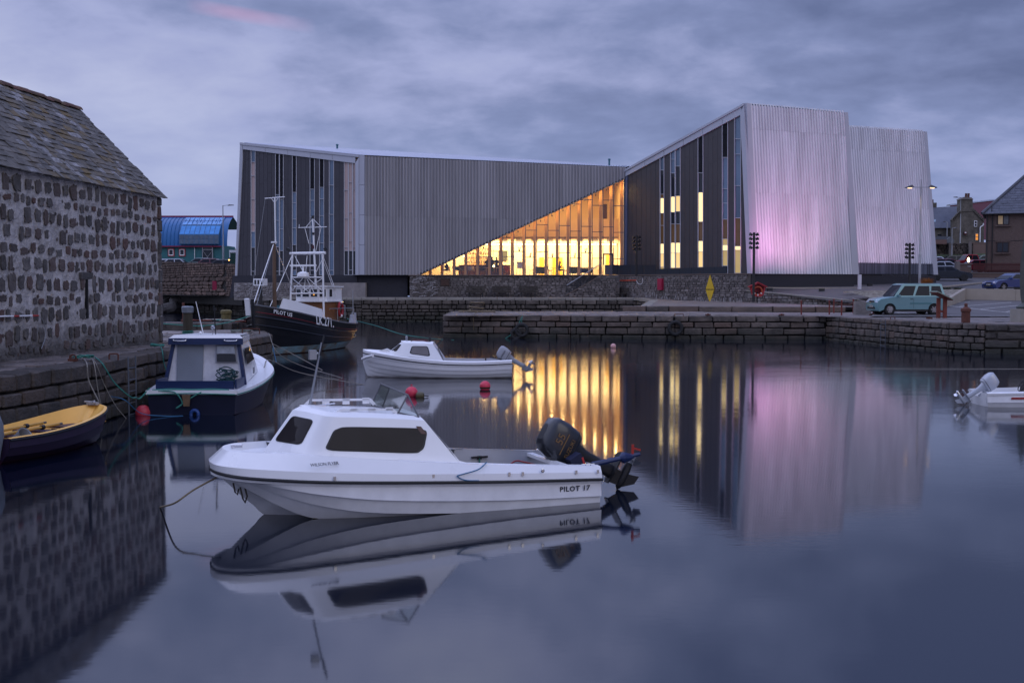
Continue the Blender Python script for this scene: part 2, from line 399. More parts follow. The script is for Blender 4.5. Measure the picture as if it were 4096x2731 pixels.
M_rust = mat('rusty_iron', (0.10, 0.035, 0.024), 0.85, var=0.35, scale=8, bump=0.4, bscale=30)
M_rust_red = mat('red_oxide_paint', (0.15, 0.025, 0.018), 0.7, var=0.3, scale=5)
M_dark = mat('black_steel', (0.016, 0.016, 0.018), 0.5, var=0.2)
M_galv = mat('galvanised_steel', (0.30, 0.31, 0.33), 0.45, metal=0.6, var=0.15, scale=4)
M_rubber = mat('rubber', (0.014, 0.014, 0.015), 0.75, var=0.2)
Q = 1.4       # level of the old quays above the water
# ============================================================ water, seabed, land sheets
def water_mat():
    m = bpy.data.materials.new('harbour_water'); m.use_nodes = True; nt = m.node_tree; N = nt.nodes; L = nt.links
    p = N['Principled BSDF']; p.inputs['Base Color'].default_value = (0.001, 0.004, 0.012, 1)
    p.inputs['IOR'].default_value = 1.82; p.inputs['Roughness'].default_value = 0.045
    g = N.new('ShaderNodeNewGeometry'); mp = N.new('ShaderNodeMapping'); L.new(g.outputs['Position'], mp.inputs[0])
    mp.inputs['Scale'].default_value = (0.55, 1.0, 1.0)
    a = N.new('ShaderNodeTexNoise'); a.inputs['Scale'].default_value = 1.1; a.inputs['Detail'].default_value = 3; L.new(mp.outputs[0], a.inputs['Vector'])
    b = N.new('ShaderNodeTexNoise'); b.inputs['Scale'].default_value = 8.5; b.inputs['Detail'].default_value = 2; L.new(mp.outputs[0], b.inputs['Vector'])
    c = N.new('ShaderNodeTexNoise'); c.inputs['Scale'].default_value = 0.10; c.inputs['Detail'].default_value = 3; L.new(g.outputs['Position'], c.inputs['Vector'])
    # calm near the viewer's quay, a light ripple further out
    sp = N.new('ShaderNodeSeparateXYZ'); L.new(g.outputs['Position'], sp.inputs[0])
    mr = N.new('ShaderNodeMapRange'); L.new(sp.outputs['Y'], mr.inputs[0]); mr.inputs[1].default_value = 12; mr.inputs[2].default_value = 60; mr.inputs[3].default_value = 0.12; mr.inputs[4].default_value = 1.0
    mc = N.new('ShaderNodeMapRange'); L.new(c.outputs['Fac'], mc.inputs[0]); mc.inputs[1].default_value = 0.35; mc.inputs[2].default_value = 0.65; mc.inputs[3].default_value = 0.35; mc.inputs[4].default_value = 1.0
    mu = N.new('ShaderNodeMath'); mu.operation = 'MULTIPLY'; L.new(mr.outputs[0], mu.inputs[0]); L.new(mc.outputs[0], mu.inputs[1])
    b1 = N.new('ShaderNodeBump'); b1.inputs['Distance'].default_value = 0.0075; L.new(a.outputs['Fac'], b1.inputs['Height']); L.new(mu.outputs[0], b1.inputs['Strength'])
    b2 = N.new('ShaderNodeBump'); b2.inputs['Distance'].default_value = 0.0036; L.new(b.outputs['Fac'], b2.inputs['Height']); L.new(mu.outputs[0], b2.inputs['Strength'])
    L.new(b1.outputs[0], b2.inputs['Normal']); L.new(b2.outputs[0], p.inputs['Normal'])
    rr = N.new('ShaderNodeMapRange'); L.new(mu.outputs[0], rr.inputs[0]); rr.inputs[3].default_value = 0.05; rr.inputs[4].default_value = 0.10
    L.new(rr.outputs[0], p.inputs['Roughness'])
    return m
tag(obj('water', MB().quad((-160, -60, 0), (160, -60, 0), (160, 160, 0), (-160, 160, 0)), water_mat()), 'dark still harbour water with long smooth reflections', kind='structure')
tag(obj('ground', MB().add([(-1500, 150, -2), (-44, 146, 0.4), (-38, 152, 2.2), (-6, 150, 3.0), (40, 150, 6.4), (1500, 150, 9), (-1500, 4000, 9), (1500, 4000, 12), (-1500, 152, 2.2)],
    [(8, 2, 3, 4, 5, 7, 6), (0, 1, 2, 8)]), M_grass), 'rough land stretching away behind the harbour', kind='structure')
# far moor on the left horizon
def moor():
    rr = random.Random(4); rows = []
    for i in range(5):
        y = 420+i*90; row = []
        for k in range(40):
            x = -420+k*20; h = [4.5, 12, 19, 23.5, 24][i]+1.5*sin(k*0.35+i)+rr.uniform(-.5, .5)
            row.append((x, y, h*(1 if x < 10 else max(0.2, 1-(x-10)/260))))
        rows.append(row)
    m = mat('moorland', (0.13, 0.10, 0.055), 0.95, var=0.3, scale=0.02, col2=(0.09, 0.075, 0.045), mixs=0.05)
    tag(obj('hill', MB().grid(rows), m, smooth=True), 'low brown moorland hill on the far left horizon', kind='structure')
moor()
def sheet(name, pts, m, label, th=None):
    mb = MB()
    if th: mb.prism([(p[0], p[1], p[2]-th) for p in pts], (0, 0, th))
    else: mb.add(pts, [tuple(range(len(pts)))])
    return tag(obj(name, mb, m), label, kind='structure')
# ============================================================ left quay with its pier
LQ = [(-9.95, 8.0), (-9.87, 22.6), (-9.41, 27.1), (-9.45, 31.7), (-8.59, 42.0)]
lq = thing('stone_quay', 'old block stone quay below the rubble building, ending in a short pier', 'quay', (-10.5, 28, 0))
pcs = []
for i in range(len(LQ)-1):
    block_wall(lq, LQ[i], LQ[i+1], -0.35, Q, 0.36, 0.72, M_block, seed=11+i, topdepth=0.6, pieces=pcs, joint=0.03, out=0.05)
block_wall(lq, LQ[-1], (-9.6, 45.6), -0.35, Q, 0.36, 0.7, M_block, seed=19, topdepth=0.6, pieces=pcs, joint=0.03)
place_pieces(lq, pcs, M_block, 'stone_block', 298)
core = MB()
cp_ = [(-10.1, 8), (-10.02, 22.6), (-9.56, 27.1), (-9.6, 31.7), (-8.74, 41.86), (-9.7, 45.4), (-22, 47.5), (-22, 8)]
core.prism([(x, y, -1.5) for x, y in cp_], (0, 0, 1.5+Q-0.10))
obj('core', core, M_joint, lq, world=True)
def flags(parent, poly_fn, ys, m, z, seed, gap=0.025, lens=(0.5, 1.2), th=0.08, name='flagstone', cap=290):
    """rows of flagstones; poly_fn(y) gives (x0, x1)"""
    rr = random.Random(seed); loc = Vector(parent.location); lst = []
    vs = [block_mesh(name, (1, 1, th), 0.015, 0.022, m, seed*7+i) for i in range(8)]
    for j in range(len(ys)-1):
        ya, yb = ys[j], ys[j+1]; x0, x1 = poly_fn((ya+yb)/2); x = x0
        while x < x1-0.08:
            l = min(rr.uniform(*lens), x1-x); 
            if x1-(x+l) < 0.2: l = x1-x
            c = Vector((x+l/2, (ya+yb)/2, (z(x, (ya+yb)/2) if callable(z) else z)-th/2+rr.uniform(-0.012, 0.006)))
            lst.append((vs[rr.randrange(8)], Matrix.Translation(c-loc) @ Matrix.Rotation(rr.uniform(-.012, .012), 4, 'X') @ Matrix.Diagonal((max(l-gap, .05), yb-ya-gap, 1, 1)), c)); x += l
    place_pieces(parent, lst, m, name, cap)
def lq_front(y):
    for i in range(len(LQ)-1):
        if LQ[i][1] <= y <= LQ[i+1][1]:
            t = (y-LQ[i][1])/(LQ[i+1][1]-LQ[i][1]); return LQ[i][0]+(LQ[i+1][0]-LQ[i][0])*t
    return -9.3 if y > 42 else LQ[0][0]
ys = [18]
_r = random.Random(5)
while ys[-1] < 45: ys.append(ys[-1]+_r.uniform(0.45, 0.85))
flags(lq, lambda y: ((-12.2 if y < 36 else -17.5), lq_front(y)-0.58), ys, M_flag, Q-0.01, 3, cap=290)
# lower landing behind the pier
LB = [(-17, 55.0), (-12.3, 55.0)]
lb = thing('stone_landing', 'low stone landing with coiled ropes behind the near pier', 'landing', (-15, 56, 0))
pcs = []
block_wall(lb, (-20, 54.2), (-12.9, 54.2), -0.3, Q+0.05, 0.42, 1.0, M_block, seed=41, topdepth=0.6, pieces=pcs)
block_wall(lb, (-12.9, 54.2), (-12.9, 58), -0.3, Q+0.05, 0.42, 1.0, M_block, seed=42, pieces=pcs)
place_pieces(lb, pcs, M_block, 'stone_block')
obj('core', MB().box((-16.6, 56.2, 0), (7.2, 3.8, 2.7)), M_flag, lb, world=True)
# ============================================================ old rubble building
BY0, BY1 = 14.0, 35.9
def bx(y): return -11.5+(y-26.4)/9.5*0.8          # wall face position
EZ, RZ_, RUN = 5.8, 8.48, 2.52
ob = thing('stone_building', 'old rubble stone building with grey stone slate roof on the quay', 'building', (-12.5, 25, Q))
wal = MB(); ydiv = 30
# pointed mortar face, gently uneven
rows = []; rr = random.Random(9)
for j in range(15):
    z = Q-0.05+(EZ-Q+0.05)*j/14
    rows.append([(bx(BY0+(BY1-BY0)*i/60)+0.02*sin(i*0.9+j*1.7)+rr.uniform(-.008, .008), BY0+(BY1-BY0)*i/60, z) for i in range(61)])
wal.grid(rows)
wal.quad((bx(BY1), BY1, Q-.05), (bx(BY1)-5.1, BY1+.4, Q-.05), (bx(BY1)-5.1, BY1+.4, EZ), (bx(BY1)-2.55, BY1+.2, RZ_-0.15), (bx(BY1), BY1, EZ))
wal.quad((bx(BY0), BY0, Q-.05), (bx(BY0)-5.1, BY0, Q-.05), (bx(BY0)-5.1, BY0, EZ), (bx(BY0)-2.55, BY0, RZ_-0.15), (bx(BY0), BY0, EZ))
wal.quad((bx(BY0)-5.1, BY0, Q-.05), (bx(BY1)-5.1, BY1+.4, Q-.05), (bx(BY1)-5.1, BY1+.4, EZ), (bx(BY0)-5.1, BY0, EZ))
wall = obj('wall', wal, M_mortar, ob, world=True)
vs = [rough_poly_mesh('stone', 0.30, 0.34, 0.026, M_bstone, 100+i, n=18, jag=0.20, bev=.10, pw=.9) for i in range(22)]
lst = []; loc = Vector(ob.location); z = Q+0.08; rr = random.Random(21); row = 0
angw = atan2(0.8, 9.5)
while z < EZ-0.1:
    big = rr.random(); h = 0.42 if row % 3 else 0.24; h *= rr.uniform(0.9, 1.15)
    if z+h > EZ-0.06: h = EZ-0.06-z
    if h < 0.1: break
    y = BY0+rr.uniform(0, .3)
    while y < BY1-0.35:
        w = rr.uniform(0.22, 0.46) if row % 2 == 0 else rr.uniform(0.18, 0.44)
        zz = z+h/2+rr.uniform(-.05, .05); sh = h*rr.uniform(0.5, .92)
        if 30.55 < y+w/2 < 30.95 and 2.25 < zz < 3.3: y += w; continue     # slit opening
        if rr.random() > 0.06:
            c = Vector((bx(y+w/2)+0.012, y+w/2, zz))
            M_ = Matrix.Translation(c-loc) @ Matrix.Rotation(pi/2-angw*0.9, 4, 'Z') @ Matrix.Rotation(rr.uniform(-.14, .14)+(pi if rr.random() < .5 else 0), 4, 'Y') @ Matrix.Diagonal((w*0.80/0.30, rr.uniform(.5, 1), sh/0.34, 1))
            lst.append((vs[rr.randrange(22)], M_, c))
        if rr.random() < 0.22:
            c = Vector((bx(y+w)+0.012, y+w+0.04, z+h*rr.uniform(.1, .9)))
            lst.append((vs[rr.randrange(22)], Matrix.Translation(c-loc) @ Matrix.Rotation(pi/2-angw, 4, 'Z') @ Matrix.Rotation(rr.uniform(-3, 3), 4, 'Y') @ Matrix.Diagonal((.25, .5, .22, 1)), c))
        y += w+rr.uniform(0.03, 0.15)
    z += h+0.03; row += 1
# keep those in view first
lst = [t for t in lst if t[2].y > 25.2]+[t for t in lst if t[2].y <= 25.2]
def inview(c): return c.y > 25.6
vis = [t for t in lst if inview(t[2])]; hid = [t for t in lst if not inview(t[2])]
vis.sort(key=lambda t: -(t[1].to_scale().x*t[1].to_scale().z))
for me, M_, c in vis[:298]:
    o = bpy.data.objects.new('stone', me); COL.objects.link(o); o.parent = wall; o.matrix_local = M_
join_objs([(a, b) for a, b, c in vis[298:]+hid], 'small_stones', M_bstone, wall)
# quoins
z = Q; k = 0
while z < EZ-0.05:
    h = min(rr.uniform(0.28, 0.5), EZ-z); l = 0.28 if k % 2 else 0.20
    obj('quoin', None, None, wall, mesh=block_mesh('quoin', (l, 0.36, h-0.025), 0.02, 0.02, M_bstone, 900+k)).matrix_local = Matrix.Translation(Vector((bx(BY1)-0.14, BY1-0.12, z+h/2))-loc) @ Matrix.Rotation(pi/2, 4, 'Z')
    z += h; k += 1
obj('slit_opening', MB().box((bx(30.75)+0.0, 30.75, 2.78), (0.07, 0.13, 1.02)), mat('void', (0.004, 0.004, 0.004), 0.9), wall, world=True)
obj('lintel', MB().box((bx(30.7)+0.0, 30.75, 3.38), (0.09, 0.85, 0.17)), M_bstone, wall, world=True)
# roof
def rfx(y): return bx(y)+0.09
roofb = MB()
for sgn in (1, -1):
    a0 = (rfx(BY0)-RUN-0.1+sgn*(RUN+0.1), BY0, EZ-0.02) if sgn == 1 else (bx(BY0)-5.25, BY0, EZ-0.05)
    a1 = (rfx(BY1+.15), BY1+.15, EZ-0.02) if sgn == 1 else (bx(BY1)-5.25, BY1+.5, EZ-0.05)
    roofb.quad(a0, a1, (bx(BY1)-RUN, BY1+.15, RZ_-0.05), (bx(BY0)-RUN, BY0, RZ_-0.05))
roof = obj('roof', roofb, M_slate, ob, world=True)
lst = []; sl = math.hypot(RUN+0.09, RZ_-EZ); nrow = 18; pit = atan2(RZ_-EZ, RUN+0.09)
svs = [block_mesh('slate', (0.36, 0.40, 0.026), 0.008, 0.016, M_slate if i % 11 else M_slate2, 300+i) for i in range(12)]
for r in range(nrow):
    t = (r+0.35)/nrow; expo = sl/nrow; y = BY0+rr.uniform(0, .3)
    while y < BY1+0.12:
        w = rr.uniform(0.22, 0.5); w = min(w, BY1+0.18-y)
        if w < 0.1: break
        yc = y+w/2; c = Vector((rfx(yc)-(RUN+0.09)*t, yc, EZ+(RZ_-EZ)*t+0.035+rr.uniform(-.006, .01)))
        M_ = Matrix.Translation(c-loc) @ Matrix.Rotation(pi/2-angw, 4, 'Z') @ Matrix.Rotation(pit-0.075+rr.uniform(-.02, .02), 4, 'X') @ Matrix.Rotation(rr.uniform(-.03, .03), 4, 'Z') @ Matrix.Diagonal(((w-0.008)/0.36, expo*1.62/0.40, 1, 1))
        lst.append((svs[rr.randrange(12)], M_, c)); y += w
vis = [t for t in lst if t[2].y > 27.5+(t[2].z-EZ)*1.3]; hid = [t for t in lst if not t[2].y > 27.5+(t[2].z-EZ)*1.3]
vis.sort(key=lambda t: t[2].y)
for me, M_, c in vis[:298]:
    o = bpy.data.objects.new('slate', me); COL.objects.link(o); o.parent = roof; o.matrix_local = M_
join_objs([(a, b) for a, b, c in vis[298:]+hid], 'slate_remainder', M_slate, roof)
prof = [(0.15*cos(a), 0.13*sin(a)) for a in [pi*i/8 for i in range(9)]]
y = BY1+0.17
while y > 22:
    l = 0.46; mb = MB(); n = len(prof)
    pr2 = [(px_*0.9, pz*0.88) for px_, pz in prof]
    dz = rr.uniform(-.02, .01)
    for yy in (0, l*1.05):
        pass
    a = [(p[0], 0, p[1]) for p in prof]; b = [(p[0]*.94, -l*1.06, p[1]*.94) for p in prof]; ai = [(p[0]*.8, 0, p[1]*.8) for p in prof]
    mb.add(a+b, [(i, i+1, n+i+1, n+i) for i in range(n-1)]); mb.add(a+ai, [(i, i+1, n+i+1, n+i) for i in range(n-1)])
    o = obj('ridge_tile', mb, M_ridge, roof, smooth=True); o.location = Vector((bx(y)-RUN, y, RZ_-0.035+dz))-loc; o.rotation_euler = (rr.uniform(-.03, .02), 0, -angw+rr.uniform(-.02, .02))
    y -= l
# ============================================================ middle pier and right quay
MQ = [(-4.2, 71.6), (3.5, 70.0), (9.6, 69.2), (18.3, 68.4)]
RQ = [(18.3, 68.4), (19.7, 60.5), (20.75, 55.8), (21.9, 54.4)]
EQ = [(21.9, 54.4), (27.5, 52.6), (40, 48.5)]
mp_ = thing('stone_pier', 'long low stone pier in the middle of the harbour before the glazed building', 'pier', (7, 74, 0))
pcs = []
for i in range(3): block_wall(mp_, MQ[i], MQ[i+1], -0.5, Q, 0.37, 1.15, M_blockR, seed=61+i, topdepth=0.9, pieces=pcs, joint=0.035, out=0.05)
block_wall(mp_, (-4.2, 81.5), (-4.2, 71.6), -0.5, Q, 0.37, 1.1, M_blockR, seed=66, topdepth=0.9, pieces=pcs, joint=0.035)
place_pieces(mp_, pcs, M_blockR, 'stone_block')
obj('core', MB().prism([(-4.05, 71.8, -1), (9.6, 69.4, -1), (18.3, 68.6, -1), (24, 74, -1), (8.4, 81.8, -1), (-4.05, 81.4, -1)], (0, 0, 1+Q-.09)), M_joint, mp_, world=True)
def mq_front(x):
    for i in range(3):
        if x <= MQ[i+1][0]: return MQ[i][1]+(MQ[i+1][1]-MQ[i][1])*(x-MQ[i][0])/(MQ[i+1][0]-MQ[i][0])
    return 68.4
ys = [70.6]; _r = random.Random(8)
while ys[-1] < 81.2: ys.append(ys[-1]+_r.uniform(0.6, 0.95))
flags(mp_, lambda y: (-4.0, 18.0 if y < 73 else 13), ys, M_flag, Q-0.01, 31, lens=(0.6, 1.5), cap=298)
rq = thing('stone_quay', 'right hand quay of squared stone blocks below the parked blue-green van', 'quay', (26, 60, 0))
pcs = []
for i in range(3): block_wall(rq, RQ[i], RQ[i+1], -0.5, Q, 0.34, 0.62, M_blockR, seed=71+i, topdepth=0.8, pieces=pcs, joint=0.035, out=0.06)
place_pieces(rq, pcs, M_blockR, 'stone_block')
eq = thing('stone_quay', 'corner quay of long dark blocks with pale mortar joints at the right edge', 'quay', (30, 52, 0))
pcs = []
M_blockE = mat('quay_stone_wet', (0.05, 0.043, 0.04), 0.7, var=0.35, scale=1.5, bump=0.8, bscale=7, rnd=0.3, col2=(0.085, 0.07, 0.06), mixs=1.0, dirt=((0.02, 0.022, 0.016), 0.35, 0.9))
for i in range(2): block_wall(eq, EQ[i], EQ[i+1], -0.5, Q, 0.38, 1.25, M_blockE, seed=81+i, topdepth=0.8, pieces=pcs, joint=0.06, out=0.02)
place_pieces(eq, pcs, M_blockE, 'stone_block')
M_palejoint = mat('pale_mortar', (0.20, 0.17, 0.14), 0.85, var=0.5, scale=1.5, col2=(0.05, 0.04, 0.035), mixs=1.3, dirt=((0.015, 0.015, 0.012), 0.4, 0.6))
obj('mortar', MB().prism([(22.1, 54.55, -1), (27.55, 52.68, -1), (40, 48.6, -1), (40, 50, -1), (22.5, 55.5, -1)], (0, 0, 1+Q-.08)), M_palejoint, eq, world=True)
obj('core', MB().prism([(18.45, 68.6, -1), (19.85, 60.6, -1), (20.95, 56, -1), (22.1, 54.75, -1), (40, 48.9, -1), (70, 45, -1), (70, 62, -1), (26, 72, -1)], (0, 0, 1+Q-.1)), M_joint, rq, world=True)
def rq_front(y):
    P_ = [(40, 48.5), (27.5, 52.6), (21.9, 54.4), (20.75, 55.8), (19.7, 60.5), (18.3, 68.4), (18.2, 73)]
    for i in range(len(P_)-1):
        if P_[i][1] <= y <= P_[i+1][1]:
            return P_[i][0]+(P_[i+1][0]-P_[i][0])*(y-P_[i][1])/(P_[i+1][1]-P_[i][1])
    return 18.3
ys = [50.2]
while ys[-1] < 66.5: ys.append(ys[-1]+_r.uniform(0.8, 1.15))
flags(rq, lambda y: (rq_front(y)+.75, 42 if y > 56 else 36), ys, M_flag, Q-0.01, 33, lens=(0.8, 1.9), cap=298)
# ============================================================ raised step along the back of the pier
st = thing('stone_step', 'raised row of long kerb blocks along the back of the pier', 'kerb', (12, 80, 0))
pcs = []
block_wall(st, (7.6, 81.0), (22.2, 78.2), Q-0.05, 1.76, 0.40, 1.9, M_blockR, seed=91, topdepth=0.8, pieces=pcs)
place_pieces(st, pcs, M_blockR, 'stone_block')
# ============================================================ far quay
PZ = 2.13
M_far = mat('far_quay_stone', (0.075, 0.062, 0.052), 0.85, var=0.4, scale=1.0, bump=0.8, bscale=5, rnd=0.4, col2=(0.115, 0.095, 0.08), mixs=1.0, dirt=((0.02, 0.022, 0.015), 0.5, 1.3))
FQ = [(-46, 150), (-31.2, 128), (-20.4, 108), (-13.3, 104), (10.7, 103.2), (11.6, 98), (9.0, 82)]
fq = thing('stone_quay', 'far quay wall of rough stone with a pale concrete kerb below the museum', 'quay', (0, 104, 0))
pcs = []
def far_wall(a, b, za, zb, seed, **k):
    block_wall(fq, a, b, -0.3, min(za, zb)-0.22, 0.34, 0.75, M_far, seed=seed, pieces=pcs, joint=0.055, out=0.12, variants=9, vary=.62, zj=.34, **k)
for i in range(4): far_wall(FQ[i], FQ[i+1], PZ, PZ, 101+i)
far_wall(FQ[4], FQ[5], 2.1, 2.0, 106); far_wall(FQ[5], FQ[6], 2.0, 1.75, 107)
place_pieces(fq, pcs, M_far, 'stone_block')
kz = [PZ, PZ, PZ, PZ, PZ, 2.0, 1.76]
vs_ = [block_mesh('kerb_stone', (1.5, 0.7, 0.24), 0.02, 0.01, M_conc, 700+i) for i in range(4)]
for i in range(6):
    a = Vector((*FQ[i], kz[i])); b = Vector((*FQ[i+1], kz[i+1])); d = b-a; n = max(1, int(d.length/1.5)); an = atan2(d.y, d.x)
    for k in range(n):
        p = a+d*((k+.5)/n); nn = Vector((d.y, -d.x, 0)).normalized()
        o = obj('kerb_stone', None, None, fq, mesh=vs_[k % 4]); o.location = p-nn*0.30+Vector((0, 0, -.12))-Vector(fq.location); o.rotation_euler = (0, 0, an); o.scale = (d.length/n/1.53, 1, 1)
obj('core', MB().prism([(x+(0.12 if i > 3 else 0), y+0.2, -1) for i, (x, y) in enumerate(FQ[:5])]+[(10.9, 112, -1), (-50, 156, -1)], (0, 0, 1+PZ-0.26)), M_joint, fq, world=True)
obj('core', MB().prism([(10.85, 103.4, -1), (11.75, 98, -1), (9.2, 82.2, -1), (20, 82, -1), (20, 104, -1)], (0, 0, 1+1.5)), M_joint, fq, world=True)
# ---- ground sheets
tag(obj('promenade', MB().add([(-46, 150.6, PZ), (-31.0, 128.6, PZ), (-20.1, 108.6, PZ), (-13.1, 104.6, PZ), (11.2, 103.8, PZ), (11.4, 112, PZ), (-12, 112.5, PZ), (-26, 118, PZ), (-36, 130, PZ), (-52, 155, PZ)],
    [(0, 1, 8, 9), (1, 2, 7, 8), (2, 3, 6, 7), (3, 4, 5, 6)]), M_flag), 'paved waterfront walk below the museum', kind='structure')
tag(obj('promenade', MB().add([(11.2, 103.8, PZ), (12.2, 98, 2.0), (9.6, 82.6, 1.76), (8.0, 81.4, 1.76), (22.2, 78.6, 1.74), (27.5, 83.5, 1.62), (19.4, 95.6, 1.60), (11.4, 108, 2.05)],
    [(0, 1, 6, 7), (1, 2, 5, 6), (2, 3, 4, 5)]), M_flag), 'sloping paved walk beside the rubble wall', kind='structure')
tag(obj('apron', MB().add([(17.5, 68.9, 1.375), (12.5, 73, 1.375), (8.6, 81.6, 1.375), (22.4, 78.5, 1.375), (27.6, 84.2, 1.375), (44, 75, 1.375), (44, 62, 1.375), (21, 62, 1.375)], [(0, 1, 2, 3), (0, 3, 4, 5), (0, 5, 6, 7)]), M_flag), 'worn paved apron between the quay and the road', kind='structure')
def gz(x, y):
    """ground height on the town side"""
    P_ = [(50, 1.39), (64, 1.40), (72, 1.52), (85, 2.05), (94, 2.70), (105, 3.15), (117, 3.70), (126, 4.35), (142, 5.30), (150, 5.8), (156, 7.0), (175, 8.0), (400, 11)]
    for i in range(len(P_)-1):
        if y <= P_[i+1][0]:
            t = max(0, (y-P_[i][0])/(P_[i+1][0]-P_[i][0])); return P_[i][1]+(P_[i+1][1]-P_[i][1])*t
    return 11
def asph():
    rows = []
    yy = [65.6, 68, 72, 76, 80, 85, 89, 94, 99, 105, 111, 117, 121, 126, 134, 142, 150]
    for y in yy:
        if y < 85: xl = 20.0+(y-65.6)*0.36
        else: xl = max(19.6, 26.0-(y-85)*0.6)
        row = []
        for k in range(25):
            x = xl+(130-xl)*(k/24)**1.6
            z = gz(x, y)
            if 84 < y < 100:
                xw = 19.15+(96-y)*.706; f = min(1, max(0, (x-xw)/5)); wt_ = 2.72-(96-min(y, 96))*.0825-.05
                z = wt_*(1-f)+(z+.25*max(0, 1-abs(y-96)/9)*(1 if x < 34 else max(0, 1-(x-34)/4)))*f
            row.append((x, y, z+0.012))
        rows.append(row)
    return MB().grid(rows)
tag(obj('road', asph(), M_asph, smooth=True), 'grey asphalt car park and road rising away from the quay', kind='structure')
# grass bank and land behind the car park
tag(obj('grass_bank', MB().grid([[(x, y, z+(0.02*sin(x))) for x in range(34, 140, 4)] for (y, z) in ((149, 5.75), (152, 6.3), (156, 7.4), (160, 7.75), (176, 8.2))]), M_grass, smooth=True), 'mown grass bank behind the parked cars', kind='structure')
# ---- retaining wall with sloping coping
RWA, RWB = (19.15, 96.0), (27.2, 84.6)
rw = thing('retaining_wall', 'stone retaining wall with sloping coping between walk and road', 'wall', (23, 90, 1.5))
M_rub = mat('rubble_masonry', (0.115, 0.095, 0.082), 0.85, var=0.4, scale=1.4, bump=0.7, bscale=7, rnd=0.35, col2=(0.17, 0.145, 0.13), mixs=1.6, hue=(0.26, 0.24, 0.23))
def coursed(parent, A, B, z0f, z1f, course, blen, m, seed, cap=298, name='stone', depth=0.12, joint=0.03, back=True, pieces=None, rnd_rows=True):
    """thin rubble face between two sloping lines z0f(u), z1f(u) on the wall A->B (faces right of A->B)"""
    rr = random.Random(seed); loc = Vector(parent.location)
    d = Vector((B[0]-A[0], B[1]-A[1], 0)); Lw = d.length; d.normalize(); nrm = Vector((d.y, -d.x, 0)); ang = atan2(d.y, d.x)
    vs = [rough_poly_mesh(name, blen, course, depth*0.5, m, seed*31+i, n=8, jag=0.10, bev=0.2) for i in range(12)]
    lst = []; zmin = min(z0f(0), z0f(Lw)); zmax = max(z1f(0), z1f(Lw)); z = zmin
    while z < zmax-0.04:
        h = course*rr.uniform(0.75, 1.25); x = rr.uniform(-blen, 0)
        while x < Lw:
            w = blen*rr.uniform(0.5, 1.5); xc = x+w/2; x += w
            if xc-w*0.3 < 0 or xc+w*0.35 > Lw: continue
            lo, hi = max(z, z0f(xc)), min(z+h, z1f(xc))
            if hi-lo < 0.05: continue
            c = Vector((A[0], A[1], 0))+d*xc+nrm*0.02; c.z = (lo+hi)/2
            sx = 1 if rr.random() < .5 else -1
            lst.append((vs[rr.randrange(12)], Matrix.Translation(c-loc) @ Matrix.Rotation(ang, 4, 'Z') @ Matrix.Rotation(rr.uniform(-.06, .06), 4, 'Y') @ Matrix.Diagonal((sx*(w-joint)/blen, rr.uniform(.6, 1.3), (hi-lo-joint*.7)/course, 1)), c))
        z += h
    if pieces is not None: pieces += lst
    else: place_pieces(parent, lst, m, name, cap)
M_mort2 = mat('grey_mortar', (0.085, 0.075, 0.07), 0.9, var=0.4, scale=1.2, col2=(0.14, 0.125, 0.12), mixs=1.0)
def vwall(A, B, z0a, z0b, z1a, z1b, th=0.35):
    d = Vector((B[0]-A[0], B[1]-A[1], 0)).normalized(); n = Vector((-d.y, d.x, 0))*th
    return MB().prism([(A[0], A[1], z0a), (B[0], B[1], z0b), (B[0], B[1], z1b), (A[0], A[1], z1a)], n)
Lr = hypot(RWB[0]-RWA[0], RWB[1]-RWA[1])
rzt = lambda u: 2.72+(1.78-2.72)*u/Lr
obj('wall', vwall(RWA, RWB, 1.2, 1.2, 2.68, 1.74, 0.4), M_mort2, rw, world=True)
coursed(rw, RWA, RWB, lambda u: 1.55, lambda u: rzt(u)-0.03, 0.20, 0.42, M_rub, 201)
for k in range(9):
    t0, t1 = k/9, (k+1)/9; d = Vector((RWB[0]-RWA[0], RWB[1]-RWA[1], 1.80-2.74)); c = Vector((*RWA, 2.76))+d*((t0+t1)/2); 
    dd = Vector((d.y, -d.x, 0)).normalized(); c -= dd*0.2
    obj('coping_stone', MB().box(c, (d.length/9-0.03, 0.56, 0.09), rz=atan2(d.y, d.x), ry=math.asin(0.94/d.length)), M_conc, rw, world=True)
# concrete walls round the planter behind the car park
pw = thing('planter_wall', 'low smooth concrete wall edging the car park, angled at its corner', 'wall', (40, 86, 1.9))
M_warmc = mat('planter_concrete', (0.30, 0.26, 0.21), 0.75, var=0.12, scale=1.2, bump=0.15, bscale=14, rnd=0.05)
a_, b_, c_ = WZ(3745, 1225, 1.9), WZ(3859, 1203, 2.0), WZ(4240, 1218, 2.0)
a_ = Vector((27.6, 75.5, 1.6)); b_ = Vector((33.2, 86.0, 2.0)); c_ = Vector((60, 80.5, 2.0))
for (p, q, za, zb, n) in ((a_, b_, 2.02, 2.95, 4), (b_, c_, 2.95, 2.62, 8)):
    d = q-p
    for k in range(n):
        u0, u1 = k/n, (k+1)/n; g = 0.008/ d.length
        A_ = p+d*(u0+g); B_ = p+d*(u1-g); z0 = 1.2
        obj('wall_panel', vwall(A_, B_, z0, z0, za+(zb-za)*u0, za+(zb-za)*u1, 0.28), M_warmc, pw, world=True)
M_soil = mat('planting_bed', (0.09, 0.075, 0.05), 0.95, var=0.4, scale=2, bump=0.9, bscale=5, col2=(0.30, 0.27, 0.22), mixs=3)
